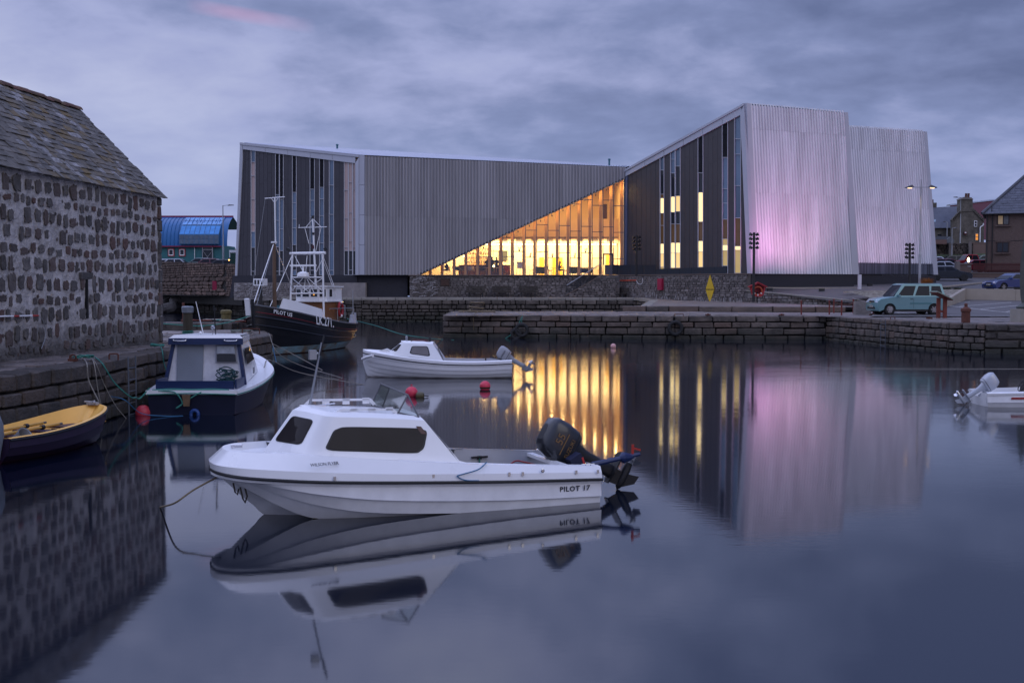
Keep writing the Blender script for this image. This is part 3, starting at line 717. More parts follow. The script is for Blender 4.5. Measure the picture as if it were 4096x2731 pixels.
tag(obj('planting_bed', MB().add([(27.6, 76.0, 1.95), (33.1, 86.3, 2.88), (60, 80.9, 2.55), (60, 88.5, 2.75), (33, 90.3, 2.9), (25.2, 88.6, 2.75), (25.0, 82, 2.3)],
    [(0, 1, 5, 6), (1, 4, 5), (1, 2, 3, 4)]), M_soil), 'gravel planting bed behind the concrete wall', kind='structure')
# kerb ribbons
def ribbon(name, pts, w, h, m, label, kind='structure'):
    mb = MB(); P_ = [Vector(p) for p in pts]
    for i in range(len(P_)-1):
        a, b = P_[i], P_[i+1]; d = (b-a); n = Vector((-d.y, d.x, 0)).normalized()*w/2
        vs = [a-n, b-n, b+n, a+n]; mb.add([v for v in vs]+[v+Vector((0, 0, h)) for v in vs], [(4, 5, 6, 7), (0, 1, 5, 4), (2, 3, 7, 6), (1, 2, 6, 5), (3, 0, 4, 7)])
    return tag(obj(name, mb, m), label, kind=kind)
def G(px, py, off=0.0):
    """pixel -> town ground"""
    r = ray(px, py); y = 66.0
    for _ in range(900):
        t = y/r.y; p = Vector((r.x*t, y, CAMZ+r.z*t))
        if p.z <= gz(p.x, y)+0.012: break
        y += 0.1
    p.z = gz(p.x, p.y)+0.012+off; return p
ribbon('kerb', [(20.6, 95.2, 2.95), (24.5, 95.4, 2.92), (30.0, 96.6, 2.9), (36.5, 100.2, 3.0), (39, 103, 3.15), (44, 110, 3.42)], 0.25, 0.10, M_warmc, 'pale kerb between pavement and road at the foot of the museum')
ribbon('kerb', [(25.6, 90.6, 2.62), (33, 92.0, 2.70), (44, 92.4, 2.66)], 0.3, 0.12, M_warmc, 'pale kerb on the far side of the planting bed')
mk = []
def line(a, b, w=0.10):
    a = Vector(a); b = Vector(b); n = Vector((-(b-a).y, (b-a).x, 0)).normalized()*w/2
    k = max(1, int((b-a).length/1.5)); mb = MB()
    for i in range(k):
        p, q = a.lerp(b, i/k), a.lerp(b, (i+1)/k)
        pts = [p-n, q-n, q+n, p+n]; mb.add([(v.x, v.y, gz(v.x, v.y)+0.022) for v in pts], [(0, 1, 2, 3)])
    tag(obj('road_marking', mb, M_white), 'white painted line on the asphalt', kind='structure')
def lp(x1, y1, x2, y2, w=0.10): line(G(x1, y1), G(x2, y2), w)
lp(3412, 1193, 3480, 1209, 0.16)
lp(3770, 1216, 3880, 1207.5); lp(3838, 1226, 4045, 1210); lp(3922, 1237, 4075, 1222); lp(4025, 1248, 4085, 1238)
lp(3790, 1223, 4090, 1254, 0.13)
lp(3585, 1250, 3680, 1259, 0.12); lp(3760, 1261, 4090, 1268, 0.12)
lp(3862, 1136, 3930, 1137.5, 0.15)
# ============================================================ museum
M_alu = mat('pale_metal_trim', (0.42, 0.43, 0.48), 0.45, metal=0.15, var=0.06, scale=0.6, rnd=0.04)
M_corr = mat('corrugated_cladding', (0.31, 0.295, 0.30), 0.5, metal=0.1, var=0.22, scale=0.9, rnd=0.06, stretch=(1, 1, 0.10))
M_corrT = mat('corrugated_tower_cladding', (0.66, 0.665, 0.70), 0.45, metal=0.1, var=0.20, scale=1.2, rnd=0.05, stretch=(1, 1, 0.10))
M_roofm = mat('seamed_metal_roof', (0.40, 0.42, 0.48), 0.4, metal=0.3, var=0.08, scale=0.5)
M_clad = mat('dark_cladding_panel', (0.048, 0.045, 0.054), 0.5, var=0.08, scale=1.5, rnd=0.05)
M_cladR = mat('dark_cladding_panel_right', (0.052, 0.046, 0.050), 0.5, var=0.08, scale=1.5, rnd=0.05)
M_frame = mat('window_frame', (0.45, 0.45, 0.48), 0.5, var=0.05)
M_louv = mat('louvre', (0.02, 0.021, 0.028), 0.5, var=0.1)
M_brick = mat('dark_brick', (0.020, 0.020, 0.028), 0.7, var=0.35, scale=5, bump=0.5, bscale=12, stretch=(1, 1, 3))
M_gsky = mat('window_glass_sky_tint', (0.13, 0.18, 0.25), 0.06, metal=0.25, var=0.2, scale=0.4, rnd=0.25)  # blue base colour stands in for sky reflected in the panes
M_gdark = mat('window_glass_dark', (0.014, 0.016, 0.022), 0.05, metal=0.0, var=0.3, scale=0.4)
M_gpeach = mat('window_blind_peach', (0.46, 0.34, 0.31), 0.3, var=0.06, scale=0.5, rnd=0.05)
M_gbrown = mat('window_glass_brown', (0.075, 0.042, 0.018), 0.1, var=0.4, scale=0.8, emis=(0.35, 0.17, 0.05), estr=0.10)
M_glit = mat('window_lit', (0.3, 0.25, 0.15), 0.25, var=0.1, emis=(1.0, 0.66, 0.24), estr=0.95)
M_glit2 = mat('window_lit_bright', (0.3, 0.25, 0.15), 0.25, var=0.1, emis=(1.0, 0.74, 0.33), estr=1.5)
M_glit3 = mat('window_lit_dim', (0.2, 0.15, 0.08), 0.25, var=0.3, emis=(0.85, 0.60, 0.22), estr=0.45)
M_wood = mat('glulam_timber', (0.50, 0.25, 0.085), 0.55, var=0.12, scale=3, stretch=(1, 1, 0.1))
mu = thing('museum_building', 'large modern museum with corrugated cladding, leaning towers and glowing glazed corner', 'building', (4, 106, PZ))
# key plan points
P0, P1, P2 = (-26.0, 112.0), (-14.2, 108.0), (10.45, 108.0)       # left dark facade, corrugated front
P3 = (19.05, 96.2)                                               # right dark facade ends at the tower
def WQ(px, py, A, B, off=0.0):
    u, z = WP(px, py, A, B); d = Vector((B[0]-A[0], B[1]-A[1], 0)).normalized(); n = Vector((d.y, -d.x, 0))
    p = Vector((A[0], A[1], 0))+d*u+n*off; p.z = z; return p
def strip_wall(A, B, pts, off=0.0):
    return MB().quad(*[WQ(x, y, A, B, off) for x, y in pts])
# --- corrugated sheet between a bottom line and a top line, ribs run up the wall
def corr(parent, A, B, bl, br, tl, tr, pitch, m, name='cladding_sheet', per=3, seams=(0.0, 1.0), amp=0.11, bot=None, seed=1, loc=None, skew=True):
    """bl,br,tl,tr: (u, z) corners on wall A->B; bot(u)->z clips the lower edge; seams = fractions of height"""
    d = Vector((B[0]-A[0], B[1]-A[1], 0)).normalized(); n = Vector((d.y, -d.x, 0)); rr = random.Random(seed)
    W = max(br[0]-bl[0], tr[0]-tl[0]); nr = int(round(W/pitch)); cnt = 0
    prof = [(0.0, 0), (0.12, 1), (0.5, 1), (0.62, 0), (1.0, 0)]
    r = 0
    while r < nr:
        k = min(per, nr-r)
        for s in range(len(seams)-1):
            mb = MB(); lo, hi = seams[s], seams[s+1]
            us = [(r+i+f, a) for i in range(k) for f, a in prof[:-1]]+[(r+k, 0)]
            va, vb = [], []
            for t, a in us:
                f = t/nr
                b_ = Vector((bl[0]+(br[0]-bl[0])*f, bl[1]+(br[1]-bl[1])*f)); t_ = Vector((tl[0]+(tr[0]-tl[0])*f, tl[1]+(tr[1]-tl[1])*f))
                p, q = b_.lerp(t_, lo), b_.lerp(t_, hi)
                if s < len(seams)-2: q.y -= 0.012
                if bot is not None: p.y = max(p.y, bot(p.x)); q.y = max(q.y, bot(q.x))
                w = a*amp
                va.append(Vector((A[0], A[1], 0))+d*p.x+n*w+Vector((0, 0, p.y))); vb.append(Vector((A[0], A[1], 0))+d*q.x+n*w+Vector((0, 0, q.y)))
            if max((vb[i]-va[i]).length for i in range(len(va))) < 0.03: continue
            mb.grid([va, vb]); obj(name, mb, m, parent, world=True, fix=False)
        r += k
def UZ(px, py, A, B): return WP(px, py, A, B)
# main corrugated front
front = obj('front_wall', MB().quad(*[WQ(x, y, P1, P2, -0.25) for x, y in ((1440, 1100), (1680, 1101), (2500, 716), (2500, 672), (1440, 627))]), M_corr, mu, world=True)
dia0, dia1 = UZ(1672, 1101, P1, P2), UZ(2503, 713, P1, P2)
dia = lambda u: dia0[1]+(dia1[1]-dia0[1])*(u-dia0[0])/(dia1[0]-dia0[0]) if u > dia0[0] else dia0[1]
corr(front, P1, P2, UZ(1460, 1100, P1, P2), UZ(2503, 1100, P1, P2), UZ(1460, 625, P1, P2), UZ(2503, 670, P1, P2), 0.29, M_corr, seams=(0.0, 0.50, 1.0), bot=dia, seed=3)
# soffit edge trim along the diagonal
a, b = WQ(1672, 1101, P1, P2, 0.08), WQ(2503, 713, P1, P2, 0.08)
obj('diagonal_trim', MB().prism([a, b, b+Vector((0, 0, 0.13)), a+Vector((0, 0, 0.13))], (0, 0.34, 0)), M_clad, mu, world=True)
# roof planes
A4, B4, C4, D4 = WQ(963, 571, P0, P1), WQ(1437, 621, P0, P1), WQ(2503, 668, P1, P2), WY(2518, 664, 122)
E4 = Vector((-24, 140, 15.5)); F4 = Vector((22, 140, 14))
rfm = MB(); nS = 64
roofp = obj('roof', MB().add([A4, B4, C4, D4, E4, F4], [(0, 1, 2), (0, 2, 3), (0, 3, 5, 4)]), M_roofm, mu, world=True)
seamb = MB()
for i in range(1, 110):
    t = i/110
    p = B4.lerp(C4, t)+Vector((0, 0, 0.03)); q = A4.lerp(D4, t)+Vector((0, 0, .03))
    seamb.tube([p, q], 0.035, 4)
obj('roof_seams', seamb, M_roofm, roofp, world=True, kind='stuff')
for i in range(60):
    pass
for px, h in ((1349, 1.0), (2437, .95)):
    p = WY(px, 612 if px < 2000 else 668, 112)
    o = MB().lathe([(0.13, 0), (0.13, 0.1), (0.09, 0.12), (0.09, h-.12), (0.13, h-.1), (0.13, h), (0.0, h+.05)], (p.x, p.y, p.z-.2), 10)
    obj('roof_vent', o, mat('teal_vent', (0.04, 0.13, 0.17), 0.5), mu, world=True, smooth=True)
# --- fascia + edge trims (left facade)
def trim(A, B, pts, th=0.45, off=0.12, name='fascia', m=None):
    q = [WQ(x, y, A, B, off) for x, y in pts]; d = Vector((B[0]-A[0], B[1]-A[1], 0)).normalized(); n = Vector((d.y, -d.x, 0))
    return obj(name, MB().prism(q, -n*th), m or M_alu, mu, world=True)
trim(P0, P1, [(963, 571), (1437, 621), (1437, 630), (963, 580)], 0.7, 0.18, 'roof_edge')
for k in range(5):
    x0, x1 = 974+450*k/5, 974+450*(k+1)/5-1
    trim(P0, P1, [(x0, 581+50*(x0-963)/474), (x1, 581+50*(x1-963)/474), (x1, 598+56*(x1-972)/452), (x0, 598+56*(x0-972)/452)])
trim(P0, P1, [(963, 580), (973, 582), (973, 640), (951, 1103), (943, 1103)], 0.5, 0.14, 'edge_trim')
trim(P0, P1, [(1424, 653), (1437, 631), (1437, 1100), (1424, 1100)], 0.5, 0.14, 'edge_trim')
for k in range(4):
    y0, y1 = 622+478*k/4, 622+478*(k+1)/4-1
    trim(P1, P2, [(1437, y0), (1459, y0+.5), (1459, y1), (1437, y1)], 0.4, 0.12, 'edge_trim')
# --- generic dark facade
def facade(A, B, topf, botf, xl, xr, strips, cladm, seed, leanl=None, panw=17.0):
    """topf/botf: px -> py; strips: list of (x0, x1, [(y_split, kind), ...])"""
    rr = random.Random(seed)
    backp = [(xl(0), botf(xl(0))), (xr(0), botf(xr(0))), (xr(1), topf(xr(1))), (xl(1), topf(xl(1)))]
    bw = obj('facade_wall', strip_wall(A, B, backp, -0.16), M_dark, mu, world=True)
    # panels between strips
    xs = [xl(0.5)]+[v for s in strips for v in s[:2]]+[xr(0.5)]
    gaps = []; cur = None
    edges = [(None, strips[0][0])]+[(strips[i][1], strips[i+1][0]) for i in range(len(strips)-1)]+[(strips[-1][1], None)]
    for g0, g1 in edges:
        e0 = xl(0.5) if g0 is None else g0; e1 = xr(0.5) if g1 is None else g1
        n = max(1, round((e1-e0)/panw))
        if e1-e0 < 3: continue
        for k in range(n):
            y = None; hoff = rr.uniform(20, 95)
            def X(t, y_):
                f = (botf(1000)-y_)/(botf(1000)-topf(1000)) if False else min(1, max(0, (1100-y_)/500))
                a_ = xl(f) if g0 is None else g0; b_ = xr(f) if g1 is None else g1
                return a_+(b_-a_)*t
            xm = e0+(e1-e0)*(k+.5)/n
            yb = botf(xm); yt = topf(xm)
            y0 = yb; first = True
            while y0 > yt+1:
                y1 = max(yt, y0-(hoff if first else 97)); first = False
                if y1-yt < 14: y1 = yt
                t0, t1 = k/n, (k+1)/n
                q = [(X(t0, y0)+.35, y0-.35), (X(t1, y0)-.35, y0-.35), (X(t1, y1)-.35, y1+.35 if y1 > yt else topf(X(t1, y1))), (X(t0, y1)+.35, y1+.35 if y1 > yt else topf(X(t0, y1)))]
                P_ = [WQ(px, py, A, B, 0.0) for px, py in q]; d = Vector((B[0]-A[0], B[1]-A[1], 0)).normalized(); nn = Vector((d.y, -d.x, 0))
                obj('cladding_panel', MB().prism(P_, -nn*0.04), cladm, mu, world=True)
                y0 = y1
    km = {'s': M_gsky, 'd': M_gdark, 'p': M_gpeach, 'b': M_gbrown, 'l': M_glit, 'L': M_glit2, 'm': M_glit3}
    d = Vector((B[0]-A[0], B[1]-A[1], 0)).normalized(); nn = Vector((d.y, -d.x, 0))
    for (x0, x1, segs) in strips:
        wn = MB(); fw = 0.85
        def fr(a0, b0, a1, b1):
            P_ = [WQ(px, py, A, B, 0.05) for px, py in ((a0, b0), (a1, b0), (a1, b1), (a0, b1))]; wn.prism(P_, -nn*0.12)
        yb = botf((x0+x1)/2); yt = topf((x0+x1)/2)
        P_ = [WQ(px, py, A, B, 0.05) for px, py in ((x0-fw, yb), (x0+fw, yb), (x0+fw, topf(x0)), (x0-fw, topf(x0)))]; wn.prism(P_, -nn*0.12)
        P_ = [WQ(px, py, A, B, 0.05) for px, py in ((x1-fw, yb), (x1+fw, yb), (x1+fw, topf(x1)), (x1-fw, topf(x1)))]; wn.prism(P_, -nn*0.12)
        for (ya, kind) in segs[:-1]: fr(x0+fw, ya-fw, x1-fw, ya+fw)
        fr(x0+fw, yb-1.4, x1-fw, yb); 
        w = obj('window_strip', wn, M_frame, mu, world=True)
        prev = yt
        for i, (ya, kind) in enumerate(segs):
            y1 = ya-fw if i < len(segs)-1 else yb-1.4; y0 = prev
            ta = topf(x0) if i == 0 else y0; tb = topf(x1) if i == 0 else y0
            if kind == 'v':
                lv = MB(); nl = max(2, int((y1-y0)/4.2))
                for q in range(nl):
                    yy = y0+(y1-y0)*(q+.5)/nl
                    P_ = [WQ(x0+fw, yy-1.4, A, B, -0.05), WQ(x1-fw, yy-1.4, A, B, -0.05), WQ(x1-fw, yy+1.1, A, B, 0.03), WQ(x0+fw, yy+1.1, A, B, 0.03)]; lv.prism(P_, (0, 0, -0.015))
                obj('louvre', lv, M_louv, w, world=True, kind='stuff')
            else:
                obj('pane', MB().prism([WQ(x0+fw, y1, A, B, -0.05), WQ(x1-fw, y1, A, B, -0.05), WQ(x1-fw, tb, A, B, -0.05), WQ(x0+fw, ta, A, B, -0.05)], -nn*0.03), km[kind], w, world=True)
            prev = ya+fw
tl_ = lambda x: 598+56*(x-972)/452
bl_ = lambda x: 1103-3*(x-950)/480
stripsL = [
 (1005, 1021.5, [(648, 's'), (703, 'p'), (797, 'p'), (894, 'p'), (927, 'p'), (990, 's'), (1085, 'd'), (1100, 'd')]),
 (1102.5, 1117.5, [(779, 'v'), (882, 's'), (988, 's'), (1085, 'd'), (1100, 'd')]),
 (1119.0, 1134, [(798, 'v'), (916, 's'), (1003, 's'), (1085, 'd'), (1100, 'd')]),
 (1170, 1186, [(770, 'v'), (811, 's'), (877, 's'), (912, 's'), (979, 's'), (1081, 'd'), (1100, 's')]),
 (1240.5, 1258.5, [(757, 'v'), (802, 's'), (869, 's'), (904, 's'), (974, 's'), (1081, 'd'), (1100, 'd')]),
 (1278.5, 1296, [(750, 'v'), (796, 's'), (863, 's'), (972, 's'), (1081, 's'), (1100, 's')]),
 (1317.5, 1335.5, [(741, 's'), (858, 's'), (969, 's'), (1081, 's'), (1100, 's')]),
 (1377.5, 1393.5, [(760, 'p'), (874, 'p'), (989, 'p'), (1003, 'p'), (1098, 'd')]),
 (1395, 1410.5, [(729, 'p'), (850, 'p'), (964, 'p'), (1003, 'p'), (1080, 'd'), (1098, 'd')]),
 (1412, 1423.5, [(755, 'p'), (872, 'p'), (987, 'p'), (1003, 'p'), (1098, 'd')])]
facade(P0, P1, tl_, bl_, lambda f: 951+(973-951)*f, lambda f: 1424, stripsL, M_clad, 5)
# --- right dark facade
trim(P2, P3, [(2503, 679), (2981, 414), (2981, 423), (2503, 688)], 0.7, 0.20, 'roof_edge')
for k in range(6):
    x0, x1 = 2505+466*k/6, 2505+466*(k+1)/6-1.2
    f1 = lambda x: 689-266*(x-2503)/478; f2 = lambda x: 706-246*(x-2506)/460
    trim(P2, P3, [(x0, f1(x0)), (x1, f1(x1)), (x1, f2(x1)), (x0, f2(x0))])
trim(P2, P3, [(2966, 461), (2981, 415), (3012, 1094), (2994, 1094)], 0.4, 0.16, 'edge_trim')
trim(P2, P3, [(2503, 713), (2512, 704), (2508, 1100), (2499, 1100)], 0.3, 0.10, 'edge_trim', mat('blue_grey_trim', (0.10, 0.12, 0.19), 0.5))
tr_ = lambda x: 706-246*(x-2506)/460
br_ = lambda x: 1100-8*(x-2506)/490
stripsR = [
 (2641, 2657, [(681, 's'), (777, 'd'), (793, 'b'), (853, 'L'), (902, 'b'), (975, 'b'), (1015, 'L'), (1068, 'l'), (1082, 'm')]),
 (2683, 2701, [(638, 's'), (693, 's'), (787, 'd'), (849, 'L'), (896, 'd'), (971, 'b'), (1012, 'L'), (1071, 'L'), (1082, 'm')]),
 (2702.5, 2722, [(665, 's'), (784, 'd'), (846, 'l'), (896, 'd'), (971, 'b'), (1012, 'L'), (1071, 'l'), (1082, 'm')]),
 (2793, 2813, [(692, 'v'), (770, 'd'), (887, 'L'), (964, 'b'), (1007, 'L'), (1068, 'l'), (1082, 'm')]),
 (2890, 2912, [(630, 'v'), (755, 's'), (813, 's'), (877, 's'), (956, 'b'), (980, 'm'), (1002, 'L'), (1063, 'm'), (1088, 'd')]),
 (2939, 2964, [(556, 's'), (617, 's'), (743, 's'), (872, 's'), (985, 'b'), (1000, 'L'), (1086, 'm')])]
facade(P2, P3, tr_, br_, lambda f: 2509+1*f, lambda f: 2995-29*f, stripsR, M_cladR, 6, panw=19)
# --- glazed corner
gl = obj('glazing', None, None, mu, mesh=MB().quad(WQ(1676, 1101, P1, P2, 0.02), WQ(2498, 1102, P1, P2, 0.02), WQ(2498, 1105, P1, P2, 0.02), WQ(1676, 1104, P1, P2, 0.02)).mesh('glazing', M_frame, off=Vector(mu.location)))
muls = [1680, 1725, 1773, 1821, 1868, 1916, 1964, 2009, 2055, 2102, 2146, 2192, 2237, 2281, 2325, 2369, 2412, 2454, 2497]
trs = {5: [1027], 6: [1005], 7: [1027], 8: [1006], 9: [921, 1029], 10: [899, 1008], 11: [922, 1031], 12: [903, 1011], 13: [817, 925, 1032], 14: [799, 906, 1012], 15: [822, 928, 1033], 16: [801, 908, 1015], 17: [824, 930, 1035]}
trs = {k: v for k, v in trs.items()}
diay = lambda x: 1101+(713-1101)*(x-1672)/(2503-1672)
M_pane = glass_mat('clear_glazing', tint=(0.97, 0.97, 0.97), clear=0.93)
pin = lambda x, y, o=0.0: WQ(x, y, P1, P2, o)
for i, x in enumerate(muls):
    yt = diay(x); a_, b_ = x-1.4, x+1.4
    if yt < 1098: obj('mullion', MB().prism([pin(a_, 1101, .05), pin(b_, 1101, .05), pin(b_, diay(b_), .05), pin(a_, diay(a_), .05)], (0, 0.16, 0)), mat('grey_mullion', (0.08, 0.085, 0.12), 0.5), gl, world=True)
    if i:
        c0, c1 = x-12.5, x-1.5
        if diay(c1) < 1094: obj('timber_column', MB().prism([pin(c0, 1101, -.8), pin(c1, 1101, -.8), pin(c1, diay(c1), -.8), pin(c0, min(1100, diay(c0)), -.8)], (0, 0.45, 0)), M_wood, gl, world=True)
for i in range(len(muls)-1):
    x0, x1 = muls[i]+.9, muls[i+1]-.9
    ts = [t for t in trs.get(i, [])]
    ys_ = ts+[1101.5]
    for t in ts: obj('transom', MB().prism([pin(x0, t+1.3, .04), pin(x1, t+1.3, .04), pin(x1, t-1.3, .04), pin(x0, t-1.3, .04)], (0, 0.12, 0)), MATS['grey_mullion'], gl, world=True)
    prev = None
    for k, yb in enumerate(ys_):
        if k == 0: q = [(x0, yb-.9), (x1, yb-.9), (x1, diay(x1)), (x0, min(diay(x0), yb-1))]
        else: q = [(x0, yb-.9), (x1, yb-.9), (x1, ys_[k-1]+.9), (x0, ys_[k-1]+.9)]
        obj('pane', MB().quad(*[pin(px, py, -.02) for px, py in q]), M_pane, gl, world=True)
# door in the glazing near the right end
M_dk = mat('door_frame_dark', (0.03, 0.04, 0.06), 0.5)
dr = obj('door', MB().prism([pin(2412, 1060, .07), pin(2416, 1060, .07), pin(2416, 1020, .07), pin(2446, 1020, .07), pin(2446, 1060, .07), pin(2452, 1060, .07), pin(2452, 1014, .07), pin(2412, 1014, .07)], (0, .08, 0)), M_dk, gl, world=True)
# --- interior
IZ = WQ(2000, 1101, P1, P2).z
M_wallY = mat('interior_wall_cream', (0.62, 0.50, 0.33), 0.7, var=0.05)
M_wallP = mat('interior_wall_peach', (0.62, 0.47, 0.30), 0.7, var=0.05)
M_floor = mat('interior_floor', (0.16, 0.09, 0.05), 0.4, var=0.15)
inn = obj('interior', MB().quad((-9.5, 108.3, IZ), (10.3, 108.3, IZ), (10.3, 119, IZ), (-9.5, 119, IZ)), M_floor, mu, world=True, fix=False)
zc = WY(2200, 983, 114).z; zl0 = WY(2200, 992, 114).z
obj('lower_wall', MB().quad((-9.5, 114, IZ), (10.2, 114, IZ), (10.2, 114, zc+.25), (-9.5, 114, zc+.25)), M_wallY, inn, world=True)
obj('soffit', MB().quad((-9.5, 113.0, zc+.25), (10.2, 113.0, zc+.25), (10.2, 119, zc+.25), (-9.5, 119, zc+.25)), M_wallP, inn, world=True)
zt = WY(2300, 876, 113).z
obj('mezzanine_front', MB().box((0.35, 113.0, (zc+.25+zt)/2), (19.7, 0.12, zt-zc-.25)), M_wallP, inn, world=True)
obj('vent_band', MB().box((0.35, 112.92, zc+.75), (19.6, 0.04, 0.10)), mat('vent_grey', (0.12, 0.10, 0.08), 0.6), inn, world=True)
for k in range(13): obj('vent_grille', MB().box((-8+k*1.45, 112.9, zc+.47), (0.62, 0.05, 0.26)), MATS['vent_grey'], inn, world=True)
obj('upper_wall', MB().quad((-9.5, 118.5, zc), (10.2, 118.5, zc), (10.2, 118.5, 13.6), (-9.5, 118.5, 13.6)), M_wallP, inn, world=True)
obj('side_wall', MB().quad((10.25, 108.3, IZ), (10.25, 119, IZ), (10.25, 119, 13.6), (10.25, 108.3, 13.6)), M_wallY, inn, world=True)
obj('side_wall', MB().quad((-9.5, 108.3, IZ), (-9.5, 119, IZ), (-9.5, 119, 13.6), (-9.5, 108.3, 6)), M_wallY, inn, world=True)
obj('ceiling', MB().quad((-9.5, 108.35, 13.6), (10.3, 108.35, 13.6), (10.3, 119, 13.6), (-9.5, 119, 13.6)), M_wallP, inn, world=True)
# slanted lining behind the corrugated wall keeps the light in
obj('lining', MB().quad(WQ(1690, 1095, P1, P2, -.35), WQ(2498, 718, P1, P2, -.35), WQ(2498, 672, P1, P2, -.35), WQ(1690, 640, P1, P2, -.35)), M_wallP, inn, world=True)
M_tube = emit_mat('strip_light', (1.0, 0.86, 0.52), 9.0)
for k in range(9):
    obj('strip_light', MB().box((-6.3+k*1.93, 113.75, zc+.13), (1.8, 0.10, 0.07)), M_tube, inn, world=True)
for px in (2015, 2060, 2110):
    pass
for (x0, x1, m, z1) in ((2158, 2176, 'y', 1030), (2210, 2250, 'y', 1030), (2424, 2440, 'y', 1018)):
    obj('yellow_door', MB().prism([WY(x0, 1100, 113.8), WY(x1, 1100, 113.8), WY(x1, z1, 113.8), WY(x0, z1, 113.8)], (0, .08, 0)), mat('yellow_paint', (0.75, 0.42, 0.02), 0.5), inn, world=True)
obj('upper_door', MB().prism([WY(2414, 876, 118.3), WY(2428, 876, 118.3), WY(2428, 817, 118.3), WY(2414, 817, 118.3)], (0, .1, 0)), mat('brown_door', (0.06, 0.025, 0.01), 0.5), inn, world=True)
obj('upper_wall_light', MB().prism([WY(2428, 876, 118.35), WY(2444, 876, 118.35), WY(2444, 806, 118.35), WY(2428, 806, 118.35)], (0, .1, 0)), M_wallY, inn, world=True)
def alight(name, loc, size, sy, e, col, rot=(0, 0, 0), par=None):
    d = bpy.data.lights.new(name, 'AREA'); d.shape = 'RECTANGLE'; d.size = size; d.size_y = sy; d.energy = e; d.color = col
    o = bpy.data.objects.new(name, d); COL.objects.link(o); o.location = loc; o.rotation_euler = rot; return o
alight('ceiling_light', (1.5, 112.0, zc+.15), 17, 1.2, 1900, (1.0, 0.76, 0.38), (radians(28), 0, 0))
alight('ceiling_light', (3.5, 112.5, 12.9), 11, 3.5, 1000, (1.0, 0.62, 0.20), (0, 0, 0))
alight('ceiling_light', (-7.3, 110.5, IZ+2.2), 1.5, 1.5, 22, (1.0, 0.5, 0.25), (0, 0, 0))
for i in (5, 7, 8, 9, 10, 11, 12, 13, 14, 15, 16, 17):  # lamps added to brighten the fronts of the timber columns
    c = pin((muls[i]+muls[i+1])/2-6, diay(muls[i])+7, -.45); t = thing('added_column_lamp', 'small added lamp brightening the columns in bay %s of the glazing, counted from the left' % ['', '', '', '', '', 'six', '', 'eight', 'nine', 'ten', 'eleven', 'twelve', 'thirteen', 'fourteen', 'fifteen', 'sixteen', 'seventeen', 'eighteen'][i], 'lamp', c, 0, 'added lamps behind the glazing')
    obj('housing', MB().cyl((0, 0, 0), (0, 0, .16), .05, 8), M_dark, t); obj('stem', MB().cyl((0, 0, .16), (0, 0, .3), .012, 5), M_dark, t)
    d = bpy.data.lights.new('added_column_lamp', 'POINT'); d.energy = 8+(i-5)*2.4; d.color = (1, .62, .22); d.shadow_soft_size = .1
    o = bpy.data.objects.new('added_column_lamp', d); COL.objects.link(o); o.location = c-Vector((0, 0, .15))
# shelving with bottles behind the bar
sh = obj('bar_shelves', MB(), M_wood, inn) if False else None
mb = MB(); X0, X1 = WY(1868, 1100, 113).x, WY(1962, 1100, 113).x
for k in range(5): mb.box(((X0+X1)/2, 113.4, IZ+1.15+k*0.42), (X1-X0, 0.3, 0.04))
for k in range(4): mb.box((X0+(X1-X0)*k/3, 113.4, IZ+1.9), (0.05, 0.3, 1.8))
shelf = obj('bar_shelves', mb, M_wood, inn, world=True)
mb = MB(); rr = random.Random(3)
for k in range(5):
    x = X0+.1
    while x < X1-.1:
        h = rr.uniform(.16, .3); mb.cyl((x, 113.3, IZ+1.18+k*0.42), (x, 113.3, IZ+1.18+k*.42+h), 0.035, 6); x += rr.uniform(.09, .2)
obj('bottles', mb, mat('bottle_brown', (0.05, 0.025, 0.01), 0.2), shelf, world=True, kind='stuff')
obj('bar_counter', MB().box(((X0+X1)/2+.6, 111.3, IZ+.5), (X1-X0+2.6, 0.7, 1.0)), mat('counter_wood', (0.12, 0.05, 0.02), 0.4), inn, world=True)
obj('menu_board', MB().box((WY(2012, 1100, 113.8).x, 113.85, IZ+1.95), (0.85, 0.05, 0.95)), mat('chalkboard', (0.04, 0.035, 0.02), 0.7), inn, world=True)
